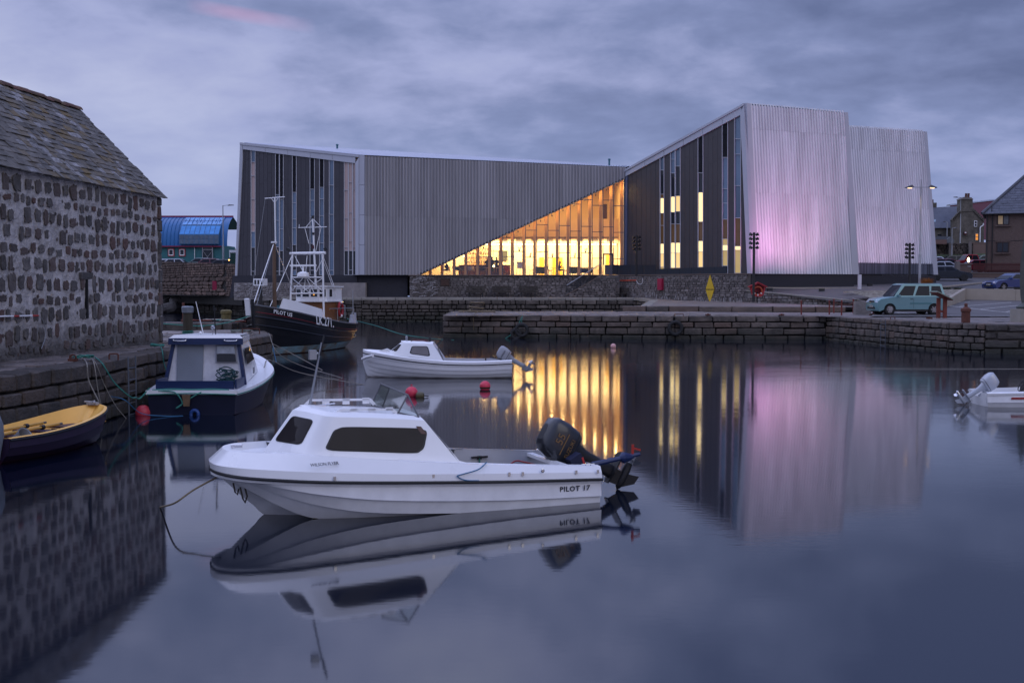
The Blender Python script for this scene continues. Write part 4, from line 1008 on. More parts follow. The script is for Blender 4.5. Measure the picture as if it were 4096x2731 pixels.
# furniture and people inside
M_cloth = mat('dark_clothes', (0.012, 0.010, 0.010), 0.9, var=0.2); M_skin = mat('skin', (0.30, 0.14, 0.09), 0.6, var=0.05); M_hair = mat('dark_hair', (0.01, 0.007, 0.005), 0.8)
def person(loc, rz, sit, label, h=1.72, arm=0.0):
    """continuous body grown over a skeleton, posed standing or seated"""
    t = thing('person', label, 'person', loc, rz, 'people in the museum cafe')
    k = h/1.72
    if not sit:
        J = [(0,0,.93), (0,0,1.12), (0,.01,1.36), (0,.01,1.47), (0,-.01,1.53), (.10,0,.90), (.11,-.02,.50), (.12,.02,.09), (.12,-.11,.04), (-.10,0,.90), (-.11,.02,.50), (-.13,.06,.09), (-.13,-.07,.04),
             (.19,.01,1.38), (.24,.03,1.10), (.20,-.14-arm,1.0+arm), (-.19,.01,1.38), (-.24,.03,1.10), (-.20,-.12,.92)]
    else:
        J = [(0,0,.50), (0,0,.70), (0,-.05,.95), (0,-.07,1.05), (0,-.10,1.10), (.10,-.04,.48), (.12,-.45,.50), (.12,-.42,.08), (.12,-.55,.04), (-.10,-.04,.48), (-.13,-.43,.50), (-.13,-.38,.08), (-.13,-.5,.04),
             (.19,-.05,.96), (.23,-.10,.70), (.10,-.32,.74), (-.19,-.05,.96), (-.23,-.12,.70), (-.05,-.30,1.0)]
    E_ = [(0,1),(1,2),(2,3),(3,4),(0,5),(5,6),(6,7),(7,8),(0,9),(9,10),(10,11),(11,12),(2,13),(13,14),(14,15),(2,16),(16,17),(17,18)]
    R_ = [.15,.14,.16,.065,.06,.10,.065,.045,.04,.10,.065,.045,.04,.07,.05,.04,.07,.05,.04]
    me = bpy.data.meshes.new('body'); me.from_pydata([tuple(c*k for c in j) for j in J], E_, []); me.materials.append(M_cloth)
    o = bpy.data.objects.new('body', me); COL.objects.link(o); o.parent = t
    md = o.modifiers.new('skin', 'SKIN'); 
    for i, sv in enumerate(me.skin_vertices[0].data if me.skin_vertices else []): sv.radius = (R_[i]*k, R_[i]*k*0.85); sv.use_root = (i == 0)
    o.modifiers.new('sub', 'SUBSURF').levels = 1
    hz_ = J[4]; c = (hz_[0]*k, hz_[1]*k-.02, (hz_[2]+.10)*k)
    hd = obj('head', MB().lathe([(0.0, -.12), (.05, -.115), (.075, -.06), (.082, 0), (.078, .06), (.045, .105), (0, .118)], c, 10), M_skin, t, smooth=True, angle=None)
    obj('nose', MB().add([(c[0], c[1]-.105, c[2]-.02), (c[0]-.015, c[1]-.07, c[2]-.03), (c[0]+.015, c[1]-.07, c[2]-.03), (c[0], c[1]-.075, c[2]+.02)], [(0,1,2),(0,2,3),(0,3,1)]), M_skin, hd)
    obj('hair', MB().lathe([(.084, -.02), (.092, .04), (.07, .10), (0, .13)], (c[0], c[1]+.015, c[2]), 10), M_hair, t, smooth=True)
    return t
def W0(px, Y): return WY(px, 1100, Y).x
person((W0(1949, 110.6), 110.6, IZ), 0.3, False, 'person in dark clothes standing at the left end of the bar', 1.66)
person((W0(1968, 111.0), 111.0, IZ), 2.8, False, 'person in a dark top standing behind the timber column at the bar', 1.74)
person((W0(1986, 110.7), 110.7, IZ), 3.3, False, 'person in a dark coat standing at the bar facing the chalkboard', 1.70)
person((W0(1789, 109.3), 109.3, IZ), -1.2, True, 'person in dark clothes sitting hunched in the dim left end of the cafe')
person((W0(2236, 109.5), 109.5, IZ), 1.5, True, 'person in dark clothes sitting beside the green chairs')
chair_cols = {'white': (0.5, 0.42, 0.36), 'dark': (0.03, 0.04, 0.05), 'green': (0.10, 0.16, 0.02), 'orange': (0.55, 0.10, 0.02), 'blue': (0.04, 0.06, 0.12)}
def cafe_chair(loc, rz, colr, label):
    t = thing('cafe_chair', label, 'chair', loc, rz, 'shell chairs in the museum cafe')
    m = mat('chair_shell_'+colr, chair_cols[colr], 0.5)
    rows = [[(x, y, z+0.25*(abs(x)/.23)**2*(0.25 if j < 3 else 0.1)) for x in (-.23, -.12, 0, .12, .23)] for j, (y, z) in enumerate(((-.22, .46), (-.05, .42), (.12, .43), (.22, .55), (.28, .82)))]
    obj('seat_shell', MB().grid(rows), m, t, smooth=True)
    for sx in (-1, 1):
        for sy in (-1, 1): obj('leg', MB().cyl((sx*.1, sy*.1, .42), (sx*.2, sy*.2, 0), .011, 5), M_wood, t)
    return t
ck = [(1795, 109.9, .5, 'white', 'pale shell chair carrying the seated person in the dim corner'), (1833, 109.2, 2.6, 'dark', 'dark shell chair left of the second bright bay'), (1848, 109.7, .3, 'dark', 'dark shell chair close to the pendant lamp'),
      (1880, 109.2, 2.9, 'white', 'left white shell chair before the bottle shelves'), (1892, 109.5, .5, 'white', 'right white shell chair before the bottle shelves'), (1972, 109.3, 2.4, 'green', 'green shell chair in front of the people at the bar'),
      (2012, 109.4, .4, 'blue', 'blue shell chair below the chalkboard'), (2028, 109.6, 2.8, 'orange', 'orange shell chair below the chalkboard'), (1932, 109.6, 2.8, 'dark', 'dark shell chair below the bottle shelves'),
      (2125, 109.4, 1.5, 'dark', 'dark chair silhouetted before the yellow door'), (2200, 109.8, 1.8, 'dark', 'small dark chair in the bay right of the wide yellow door'), (2262, 109.6, 1.2, 'green', 'green shell chair by the sitting person at the right')]
for px, Y, rz, c, lb_ in ck: cafe_chair((W0(px, Y), Y, IZ), rz, c, lb_)
def cafe_table(px, Y, label):
    t = thing('cafe_table', label, 'table', (W0(px, Y), Y, IZ), 0, 'cafe tables'); m = mat('table_top', (0.45, 0.35, 0.25), 0.4)
    obj('table_top', MB().lathe([(0, .70), (.38, .70), (.38, .73), (0, .73)], (0,0,0), 14), m, t); obj('leg', MB().cyl((0,0,0), (0,0,.7), .03, 6), M_galv, t); obj('base', MB().lathe([(.25, 0), (.25, .02), (.03, .05)], (0,0,0), 12), M_galv, t)
for px, Y, l in ((1812, 109.8, 'round cafe table beside the sitting person in the dim corner'), (1906, 109.5, 'round cafe table near the white shell chairs'), (1945, 109.4, 'round cafe table below the bottle shelves'), (1998, 109.6, 'round cafe table below the chalkboard'), (2215, 109.9, 'round cafe table amid the green chairs')): cafe_table(px, Y, l)
def armchair(px, Y, rz, label):
    t = thing('armchair', label, 'armchair', (W0(px, Y), Y, IZ), rz, 'green lounge armchairs'); m = mat('olive_fabric', (0.085, 0.10, 0.012), 0.9)
    obj('seat', MB().box((0, 0, .30), (.6, .6, .26)), m, t)
    rows = []
    for z, r in ((.3, .36), (.55, .40), (.8, .38)): rows.append([(r*cos(a), r*sin(a), z) for a in [pi*(-.05+1.1*k/10) for k in range(11)]])
    for z, r in ((.8, .33), (.55, .34), (.3, .31)): rows.append([(r*cos(a), r*sin(a), z) for a in [pi*(-.05+1.1*k/10) for k in range(11)]])
    obj('backrest', MB().grid(rows), m, t, smooth=True)
    for a in (.8, 2.3, 3.9, 5.5): obj('leg', MB().cyl((.2*cos(a), .2*sin(a), .2), (.26*cos(a), .26*sin(a), 0), .014, 5), M_wood, t)
for px, Y, rz, l in ((2155, 109.6, 2.4, 'olive armchair just left of the middle timber column'), (2170, 109.5, .6, 'olive armchair facing its neighbour beside the yellow door'), (2290, 109.7, 2.2, 'olive armchair in the bay left of the staircase'), (2307, 109.5, .5, 'olive armchair half hidden by the stair railing')): armchair(px, Y, rz, l)
ez = thing('easel', 'white flip chart on a wooden easel before the glass', 'easel', (W0(2080, 109.2), 109.2, IZ))
obj('board', MB().box((0, 0, .95), (.5, .03, .62), rx=-.12), mat('board_white', (0.6, .58, .52), .5), ez)
for sx in (-1, 1): obj('leg', MB().cyl((sx*.26, .0, 1.35), (sx*.32, -.12, 0), .02, 5), M_wood, ez)
obj('leg', MB().cyl((0, 0.05, 1.3), (0, .45, 0), .02, 5), M_wood, ez)
dk = thing('desk', 'dark desk behind the glass beside the staircase', 'desk', (W0(2340, 109.6), 109.6, IZ)); obj('desk_top', MB().box((0, 0, .72), (1.5, .6, .05)), M_cloth, dk); obj('modesty_panel', MB().box((0, .1, .45), (1.4, .04, .45)), M_cloth, dk)
for sx in (-.7, .7): obj('leg', MB().box((sx, 0, .35), (.06, .5, .7)), M_cloth, dk)
for px, py, big in ((2077, 1006, 1), (2121, 1029, 0), (2300, 1031, 0), (2343, 1012, .6), (2210, 1031, -.3)):
    c = pin(px, py-1.5, -.1); t = thing('potted_plant', 'small potted plant standing on the glazing transom, %s' % {2077: 'largest, at the flip chart', 2121: 'above the yellow door', 2300: 'left of the staircase top', 2343: 'spiky one near the door', 2210: 'tiny one in the middle bays'}[px], 'plant', c, 0, 'plants on the transoms')
    obj('pot', MB().lathe([(.05, 0), (.08, .16), (.07, .16)], (0,0,0), 8), M_cloth, t); lf = MB(); rr = random.Random(px)
    for k in range(9 if big > 0 else 6):
        a = rr.uniform(0, 6.28); r = .14+.16*max(0, big)*rr.random(); h = .25+.15*rr.random()
        lf.add([(0, 0, .15), (r*cos(a)*.6-.02, r*sin(a)*.6, h), (r*cos(a), r*sin(a), h+.02), (r*cos(a)*.6+.03, r*sin(a)*.6, h-.03)], [(0,1,2,3)])
    obj('leaves', lf, mat('leaf_green', (.03, .06, .01), .6), t)
for px in (1858, 1975):
    c = WY(px, 1068 if px == 1975 else 1028, 110.8)
    t = thing('pendant_lamp', 'glowing white pendant lamp %s' % ('at the dark left edge of the glazing' if px == 1858 else 'hanging over the bar'), 'lamp', c, 0, 'pendant lamps in the cafe'); obj('shade', MB().lathe([(.03, .22), (.06, .15), (.13, .0), (.11, .0)], (0,0,0), 10), emit_mat('lamp_glow', (1, .75, .35), 8), t); obj('cord', MB().cyl((0,0,.2), (0,0,1.6), .008, 4), M_dark, t)
# --- plinth and stone base wall
mb = MB().quad((-26.9, 112.0, PZ-.1), (-14.2, 107.85, PZ-.1), (-14.2, 107.85, 4.15), (-26.6, 112.1, 4.15))
pl = obj('brick_plinth', mb, M_brick, mu, world=True)
obj('brick_plinth', MB().box((-11.9, 108.15, 3.1), (4.6, .3, 2.15)), M_brick, mu, world=True)
obj('soffit', MB().box((-11.9, 107.75, 4.14), (5.2, .9, .03)), M_dark, mu, world=True)
M_basew = mat('museum_base_masonry', (0.13, 0.11, 0.10), 0.85, var=0.35, scale=1.4, bump=0.7, bscale=7, rnd=0.35, col2=(0.21, 0.185, 0.17), mixs=1.6)
bw = thing('rubble_wall', 'rubble stone base wall with benches below the glowing glazing', 'wall', (0, 107.5, PZ))
WA, WB, WC = (-9.35, 107.5), (9.6, 107.4), (19.15, 96.0)
sillz = IZ-.04
obj('wall', vwall(WA, WB, PZ-.3, PZ-.3, sillz, sillz, .5), M_mort2, bw, world=True)
pcs = []; coursed(bw, WA, WB, lambda u: PZ-.1, lambda u: sillz-.02, .17, .42, M_basew, 211, pieces=pcs)
place_pieces(bw, pcs, M_basew, 'stone')
obj('wall_cap', MB().prism([(-9.45, 107.3, sillz), (9.7, 107.2, sillz), (9.7, 108, sillz), (-9.45, 108, sillz)], (0, 0, .07)), mat('brown_sill', (0.16, .12, .10), .7), bw, world=True)
bw2 = thing('rubble_wall', 'rubble stone wall with white drips, below the black balustrade, right of the stair', 'wall', (14, 102, 1.8))
L2 = hypot(WC[0]-WB[0], WC[1]-WB[1])
obj('wall', vwall(WB, WC, 1.2, 1.2, 4.1, 4.1, .5), M_mort2, bw2, world=True)
pcs = []; coursed(bw2, WB, WC, lambda u: PZ-.1-.55*u/L2, lambda u: 4.06, .17, .42, M_basew, 212, pieces=pcs); place_pieces(bw2, pcs, M_basew, 'stone')
obj('wall_cap', MB().prism([(WB[0], WB[1]-.2, 4.1), (WC[0]+.05, WC[1]-.15, 4.1), (WC[0]+.4, WC[1]+.4, 4.1), (WB[0]+.2, WB[1]+.4, 4.1)], (0, 0, .07)), MATS['brown_sill'], bw2, world=True)
# white lime drips
mb = MB(); rr = random.Random(12); d2 = Vector((WC[0]-WB[0], WC[1]-WB[1], 0)).normalized(); n2 = Vector((d2.y, -d2.x, 0))
for k in range(120):
    u = rr.uniform(.6, L2-.3); z0 = 2.0+rr.uniform(.1, .75)-.5*u/L2; w = rr.uniform(.02, .06); h = rr.uniform(.12, .5)
    p = Vector((*WB, 0))+d2*u+n2*.13
    mb.quad(p+Vector((0, 0, z0)), p+d2*w+Vector((0, 0, z0+.03)), p+d2*w*.6+Vector((0, 0, z0-h)), p+d2*w*.3+Vector((0, 0, z0-h*1.1)))
obj('lime_drips', mb, mat('lime_white', (0.42, .40, .40), .8), bw2, world=True, kind='stuff')
# white pointed patch at the left end
mb = MB(); rr = random.Random(14)
for (pa, pb, z0, z1) in (((-9.3, 107.38), (-7.0, 107.38), 2.2, 4.05), ((-26.4, 111.6), (-23.4, 110.6), 2.2, 3.4)):
    A_, B_ = Vector((*pa, 0)), Vector((*pb, 0)); d = (B_-A_); 
    for k in range(90):
        p = A_+d*rr.random(); p.z = rr.uniform(z0, z1); l = rr.uniform(.12, .4); s = rr.uniform(-.05, .05); q = p+d.normalized()*l; q.z += s
        mb.tube([p, (p+q)/2+Vector((0, 0, rr.uniform(-.04, .04))), q], .014, 4)
        if k % 2: mb.tube([p, p+Vector((rr.uniform(-.04, .04), 0, -rr.uniform(.08, .18)))], .014, 4)
obj('white_pointing', mb, mat('lime_white'  , (0.42, .40, .40), .8), bw, world=True, kind='stuff')
bw3 = thing('rubble_wall', 'pale rubble wall below the dark left facade of the museum', 'wall', (-20, 110, PZ))
obj('wall', vwall((-26.4, 111.7), (-13.4, 107.5), PZ-.3, PZ-.3, 3.45, 3.45, .3), mat('pale_render', (0.22, .20, .19), .9, var=.3, scale=1.5), bw3, world=True)
pcs = []; coursed(bw3, (-26.4, 111.7), (-17, 108.66), lambda u: PZ-.05, lambda u: 3.42, .18, .4, mat('pale_rubble', (0.20, .18, .175), .9, var=.3, scale=2, rnd=.25), 213, pieces=pcs); place_pieces(bw3, pcs, MATS['pale_rubble'], 'stone')
# ============================================================ towers
TA, TB = P3, (29.5, 100.9)
def tower(A, B, bl, br, tl, tr, name, label_seams, seed, trims=True):
    u = lambda p: UZ(p[0], p[1], A, B)
    BL, BR, TL, TR = u(bl), u(br), u(tl), u(tr)
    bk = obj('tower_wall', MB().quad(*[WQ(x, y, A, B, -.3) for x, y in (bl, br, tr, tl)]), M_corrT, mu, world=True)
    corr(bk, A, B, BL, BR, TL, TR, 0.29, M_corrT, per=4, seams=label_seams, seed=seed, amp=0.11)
    return BL, BR, TL, TR
tower(TA, TB, (3030, 1095), (3421, 1097), (2999, 421), (3378, 452), 't', (0.0, 0.485, 0.86, 1.0), 5)
for pts in ([(3005, 1094), (3032, 1095), (2999, 416), (2983, 413)], [(3405, 1097), (3432, 1097), (3388, 451), (3374, 450)]):
    trim(TA, TB, pts, 0.5, 0.14, 'edge_trim')
# ragged tops of the rib caps
def rib_caps(A, B, x0, y0, x1, y1, n):
    mb = MB()
    for k in range(n):
        t = (k+.3)/n; p = WQ(x0+(x1-x0)*t, y0+(y1-y0)*t, A, B, 0.0); d = Vector((B[0]-A[0], B[1]-A[1], 0)).normalized()
        mb.box(p+Vector((0, 0, .02)), (.13, .14, .16), rz=atan2(d.y, d.x))
    obj('rib_caps', mb, M_corrT, mu, world=True, kind='stuff')
rib_caps(TA, TB, 3000, 418, 3378, 449, 34)
# solid body of the first tower (its leaning right flank)
q0, q1 = WQ(3432, 1097, TA, TB), WQ(3388, 451, TA, TB)
back = Vector((3.0, 12, 0))
obj('tower_flank', MB().quad(q0, q1, q1+Vector((1.0, 11, -.5)), q0+Vector((-1.2, 11, 0))), M_corrT, mu, world=True)
t0 = WQ(2983, 414, TA, TB); obj('tower_roof', MB().quad(t0, q1, q1+Vector((1, 11, -.5)), t0+Vector((-1, 10, -1))), M_roofm, mu, world=True)
UA, UB = (30.3, 106.4), (40.3, 111.6)
tower(UA, UB, (3432, 1051), (3733, 1056), (3392, 508), (3698, 528), 't2', (0.0, 0.42, 0.84, 1.0), 9)
trim(UA, UB, [(3730, 1098), (3748, 1099), (3704, 528), (3692, 527)], 0.5, 0.14, 'edge_trim')
rib_caps(UA, UB, 3394, 506, 3692, 525, 38)
# blue-grey slatted band below the second tower
mb = MB(); A_, B_ = UA, UB; d = Vector((B_[0]-A_[0], B_[1]-A_[1], 0)).normalized(); an = atan2(d.y, d.x)
u0, z0 = UZ(3434, 1096, UA, UB); u1, z1 = UZ(3728, 1052, UA, UB)
obj('slat_backing', MB().quad(*[WQ(x, y, UA, UB, -.2) for x, y in ((3425, 1100), (3735, 1101), (3735, 1052), (3425, 1048))]), M_dark, mu, world=True)
M_slatb = mat('slat_blue_grey', (0.10, 0.11, 0.14), .5, var=.1, rnd=.5)
n = 70
for k in range(n):
    p = Vector((*UA, 0))+d*(u0+(u1-u0)*(k+.5)/n); p.z = (z0+z1)/2
    obj('slat', MB().box(p, (.07, .08, z1-z0-.03), rz=an), M_slatb, mu, world=True)
v0 = WQ(3748, 1099, UA, UB); v1 = WQ(3704, 528, UA, UB)
obj('tower_flank', MB().quad(v0, v1, v1+Vector((.5, 14, 0)), v0+Vector((-1.5, 14, 0))), M_corrT, mu, world=True)
obj('tower_roof', MB().quad(WQ(3392, 510, UA, UB), v1, v1+Vector((.5, 14, 0)), WQ(3392, 510, UA, UB)+Vector((-2, 14, 0))), M_roofm, mu, world=True)
# black brick plinth under the towers
def plinth(pts, z0, z1):
    mb = MB()
    for i in range(len(pts)-1): mb.quad((*pts[i], z0), (*pts[i+1], z0), (*pts[i+1], z1), (*pts[i], z1))
    obj('brick_plinth', mb, M_brick, mu, world=True)
plinth([(19.3, 96.4), (29.3, 100.8), (30.3, 106.6), (40.2, 111.5), (39, 124)], 1.4, 4.14)
plinth([(19.3, 96.4), (19.2, 99)], 1.4, 4.1)
# closing volumes so that the building is solid from the side
obj('rear_volume', MB().add([(-24.6, 112.6, 4.2), (-24, 140, 2), (22, 140, 2), (39, 124, 3), A4+Vector((.6, .6, -.3)), E4, F4, (39, 124, 17)], [(0, 1, 5, 4), (1, 2, 6, 5), (2, 3, 7, 6)]), M_clad, mu, world=True)
tv = WQ(2505, 690, P2, P3); tw = WQ(2981, 415, P2, P3)
Q4 = WY(2880, 500, 125); obj('roof', MB().add([tv, tw, Q4, D4, F4], [(0, 1, 2), (0, 2, 3), (3, 2, 4)]), M_roofm, mu, world=True)
# balcony fascia
M_bal = mat('black_balustrade', (0.012, 0.018, 0.028), .5, var=.2)
bp = thing('balustrade', 'black solid balustrade along the top of the rubble wall', 'balustrade', (14, 102, 4.1))
NB = 26
def bq(x0, x1, y0a, y0b, y1a, y1b, nm='balustrade_panel'):
    obj(nm, MB().prism([WQ(x0, y0a, WB, WC, -.1), WQ(x1, y0b, WB, WC, -.1), WQ(x1, y1b, WB, WC, -.1), WQ(x0, y1a, WB, WC, -.1)], (.03, .03, 0)), M_bal, bp, world=True)
for k in range(4): bq(2416+204*k/4, 2416+204*(k+1)/4-.7, 1099, 1098.5, 1060, 1059)
for k in range(6): bq(2620+284*k/6, 2620+284*(k+1)/6-.7, 1098-4*k/6, 1098-4*(k+1)/6, 1076-10*k/6, 1076-10*(k+1)/6)
# stairs
stt = thing('staircase', 'outdoor stone staircase with black railings rising right to the terrace', 'staircase', (7, 106.6, PZ))
SA, SB = (0, 106.9), (10, 106.9)
a, b = WP(2268, 1172, SA, SB), WP(2405, 1102, SA, SB)
n = 13; mbw = MB()
for k in range(n):
    u0_, u1_ = a[0]+(b[0]-a[0])*k/n, a[0]+(b[0]-a[0])*(k+1)/n; z = PZ+(4.05-PZ)*(k+1)/n
    obj('step', MB().box(((u0_+u1_)/2, 107.0, (z+PZ-.2)/2), (u1_-u0_-.01, .7, z-PZ+.2)), M_conc, stt, world=True)
obj('side_wall', MB().prism([(a[0]-.1, 106.55, PZ-.2), (b[0]+1.6, 106.2, PZ-.2), (b[0]+1.6, 106.2, 4.1), (b[0], 106.55, 4.1), (a[0]-.1, 106.55, PZ+.15)], (0, .1, 0)), M_mort2, stt, world=True)
pcs = []; coursed(stt, (a[0], 106.5), (b[0]+1.6, 106.15), lambda u: PZ-.1, lambda u: min(4.0, PZ+.1+(4.1-PZ)*u/(b[0]-a[0])), .17, .4, M_basew, 215, pieces=pcs); place_pieces(stt, pcs, M_basew, 'stone')
obj('coping', MB().prism([(a[0]-.15, 106.45, PZ+.12), (b[0]+.1, 106.45, 4.12), (b[0]+.1, 106.45, 4.2), (a[0]-.15, 106.45, PZ+.2)], (0, .3, 0)), MATS['brown_sill'], stt, world=True)
for yy in (106.5, 107.35):
    for k in range(24):
        t = k/23; x = a[0]+(b[0]-a[0])*t; z = PZ+.2+(4.15-PZ-.0)*t
        obj('baluster', MB().box((x, yy, z+.42), (.025, .025, .95)), M_bal, stt, world=True)
    obj('handrail', MB().tube([(a[0], yy, PZ+1.1), (b[0], yy, 5.2)], .03, 6), M_galv, stt, world=True)
# ============================================================ boats
M_gel = mat('white_gelcoat', (0.78, 0.78, 0.79), 0.28, var=0.05, scale=1.2, coat=0.3)
M_gel2 = mat('weathered_white_hull', (0.74, 0.74, 0.76), 0.4, var=0.13, scale=2.5, dirt=((0.16, 0.12, 0.06), -0.02, 0.05))
M_gelin = mat('grey_inner_moulding', (0.42, 0.42, 0.44), 0.5, var=0.1, scale=2)
M_red = mat('red_antifouling', (0.055, 0.014, 0.010), 0.7, var=0.3, scale=4)
M_blk = mat('black_rubber_strake', (0.012, 0.012, 0.014), 0.5)
M_tint = mat('smoked_window', (0.022, 0.019, 0.020), 0.03, var=0.3, scale=1.0, ior=1.22)
M_hole = mat('dark_interior', (0.01, 0.01, 0.011), 0.9)
M_rope_g = mat('green_rope', (0.04, 0.20, 0.16), 0.8, var=0.4, scale=30)
M_rope_w = mat('pale_rope', (0.26, 0.24, 0.21), 0.8, var=0.4, scale=30)
M_rope_b = mat('brown_rope', (0.16, 0.12, 0.07), 0.85, var=0.4, scale=30)
M_chrome = mat('polished_fitting', (0.6, 0.6, 0.62), 0.2, metal=0.9, var=0.05)
def catm(P, t):
    n = len(P)-1; f = min(max(t, 0), 1)*n; i = min(int(f), n-1); f -= i
    a = Vector(P[i-1]) if i > 0 else Vector(P[0])*2-Vector(P[1]); b = Vector(P[i]); c = Vector(P[i+1])
    d = Vector(P[i+2]) if i+2 <= n else Vector(P[n])*2-Vector(P[n-1])
    return 0.5*((2*b)+(c-a)*f+(2*a-5*b+4*c-d)*f*f+(3*b-a-3*c+d)*f**3)
def samp(P, n): return [catm(P, i/n) for i in range(n+1)]
def strip(mb, A, B, n=28, mirror=True):
    a, b = samp(A, n), samp(B, n); f0 = len(mb.f); v0 = len(mb.v); mb.grid([a, b])
    if mirror: mb.mirror_y(v0, f0)
    return mb
def shift(P, dy=0, dz=0, dx=0): return [(p[0]+dx, max(0, p[1]+dy) if p[1] > 1e-6 else 0, p[2]+dz) for p in P]
def patch(mb, A, B, pts, off=0.01, side=1):
    """polygon (t, s) laid on the ruled surface between lines A and B, pushed outwards"""
    def P(t, s):
        return catm(A, t).lerp(catm(B, t), s)
    def Nn(t, s):
        e = 1e-3; n = (P(t+e, s)-P(t-e, s)).cross(P(t, s+e)-P(t, s-e)).normalized()
        c = P(t, s)
        if n.y*1.0+n.x*0.3 < 0: n = -n
        return n
    cx = sum(p[0] for p in pts)/len(pts); cy = sum(p[1] for p in pts)/len(pts); n = len(pts)
    rings = []
    for k in (0.25, 0.5, 0.75, 1.0):
        rings.append([P(cx+(p[0]-cx)*k, cy+(p[1]-cy)*k)+Nn(cx+(p[0]-cx)*k, cy+(p[1]-cy)*k)*off for p in pts])
    c = P(cx, cy)+Nn(cx, cy)*off
    vs = [c]+[p for r in rings for p in r]
    if side < 0: vs = [Vector((v.x, -v.y, v.z)) for v in vs]
    mb.add(vs, [(0, 1+i, 1+(i+1) % n) for i in range(n)]+[(1+q*n+i, 1+q*n+(i+1) % n, 1+(q+1)*n+(i+1) % n, 1+(q+1)*n+i) for q in range(3) for i in range(n)])
    return mb
def rpoly(cs, r=0.25, k=4):
    """round the corners of polygon cs in parameter space"""
    out = []; n = len(cs)
    for i in range(n):
        a, b, c = Vector(cs[i-1]), Vector(cs[i]), Vector(cs[(i+1) % n])
        p, q = b.lerp(a, r), b.lerp(c, r)
        for j in range(k+1):
            t = j/k; out.append(tuple((p*(1-t)**2+b*2*t*(1-t)+q*t*t)))
    return out
def outboard(parent, loc, tilt, m_cowl, m_leg, scale=1.0, rz=0.0, label=None, letters=None):
    """tilted outboard motor: x forward, z up, pivots at the clamp bracket"""
    o = thing('outboard_motor', label[0], 'outboard motor', (0, 0, 0)) if parent is None else None
    T_ = Matrix.Translation(Vector(loc)) @ Matrix.Rotation(rz, 4, 'Z') @ Matrix.Rotation(tilt, 4, 'Y') @ Matrix.Scale(scale, 4)
    def P(nm, mb, m, par, **k): mb.xf(T_); return obj(nm, mb, m, par, **k)
    c = MB()
    secs = [(.08, .15, .18, .24, .02), (.13, .185, .22, .29, .0), (.32, .185, .22, .33, .0), (.47, .175, .18, .32, .01), (.55, .145, .13, .27, .02), (.575, .08, .06, .16, .03)]
    rows = []
    for z, hw, fx, bxx, dx in secs:
        row = []
        for i in range(20):
            a = 2*pi*i/20; e = 0.5; ca, sa = cos(a), sin(a)
            xx = (fx if ca > 0 else bxx)*(abs(ca)**e)*(1 if ca > 0 else -1)-.06; yy = hw*(abs(sa)**e)*(1 if sa > 0 else -1)
            row.append((xx-dx, yy, z))
        row.append(row[0]); rows.append(row)
    c.grid(rows); c.add(rows[-1][:-1], [tuple(range(20))]); c.add(rows[0][:-1], [tuple(range(20))])
    hd = P('cowl', c, m_cowl, parent, smooth=True, angle=50)
    P('cowl_seam', MB().grid([[(x*1.02-.0, y*1.03, z) for x, y, z in [(p[0], p[1], .135) for p in rows[1]]], [(x*1.02, y*1.03, z) for x, y, z in [(p[0], p[1], .15) for p in rows[1]]]]), M_blk, hd)
    l = MB(); rows = []
    for z, hw, f, b in ((.12, .12, .14, .20), (.02, .10, .11, .17), (-.12, .065, .06, .13), (-.40, .05, .05, .12), (-.58, .045, .05, .13)):
        row = [( (f if cos(a) > 0 else b)*cos(a)-.06, hw*sin(a), z) for a in [2*pi*i/12 for i in range(13)]]; rows.append(row)
    l.grid(rows); lg = P('leg', l, m_leg, parent, smooth=True)
    P('cavitation_plate', MB().prism([(.06, .05, -.60), (-.1, .11, -.60), (-.36, .10, -.60), (-.40, 0, -.60), (-.36, -.10, -.60), (-.1, -.11, -.60), (.06, -.05, -.60)], (0, 0, .02)), m_leg, parent)
    g = MB(); g.lathe([(0, .14), (.035, .10), (.058, .02), (.058, -.16), (.045, -.26)], (-.06, 0, -.78), 12, 'x'); g.prism([(.04, .022, -.58), (-.17, .022, -.58), (-.17, .022, -.76), (.02, .022, -.76)], (0, -.044, 0))
    g.prism([(.02, .01, -.82), (-.18, .01, -.82), (-.22, .01, -1.0), (-.10, .01, -.98)], (0, -.02, 0)); P('gearcase', g, m_leg, parent, smooth=True)
    pr = MB(); pr.lathe([(.05, -.0), (.045, -.12), (.03, -.14)], (-.32, 0, -.78), 10, 'x')
    for k in range(3):
        a = 2*pi*k/3+.4; u = Vector((0, cos(a), sin(a))); w = Vector((0, -sin(a), cos(a))); c_ = Vector((-.37, 0, -.78))
        pr.add([c_+u*.04-w*.03+Vector((.03, 0, 0)), c_+u*.13-w*.07+Vector((.04, 0, 0)), c_+u*.165, c_+u*.13+w*.06-Vector((.04, 0, 0)), c_+u*.04+w*.03-Vector((.03, 0, 0))], [(0, 1, 2, 3, 4)])
    P('propeller', pr, M_chrome if m_cowl is not MATS.get('black_cowl') else M_galv, parent)
    br = MB(); br.box((.10, .08, -.06), (.07, .03, .34)); br.box((.10, -.08, -.06), (.07, .03, .34)); br.box((.05, 0, 0), (.12, .14, .08)); P('clamp_bracket', br, m_leg, parent)
    return hd, T_
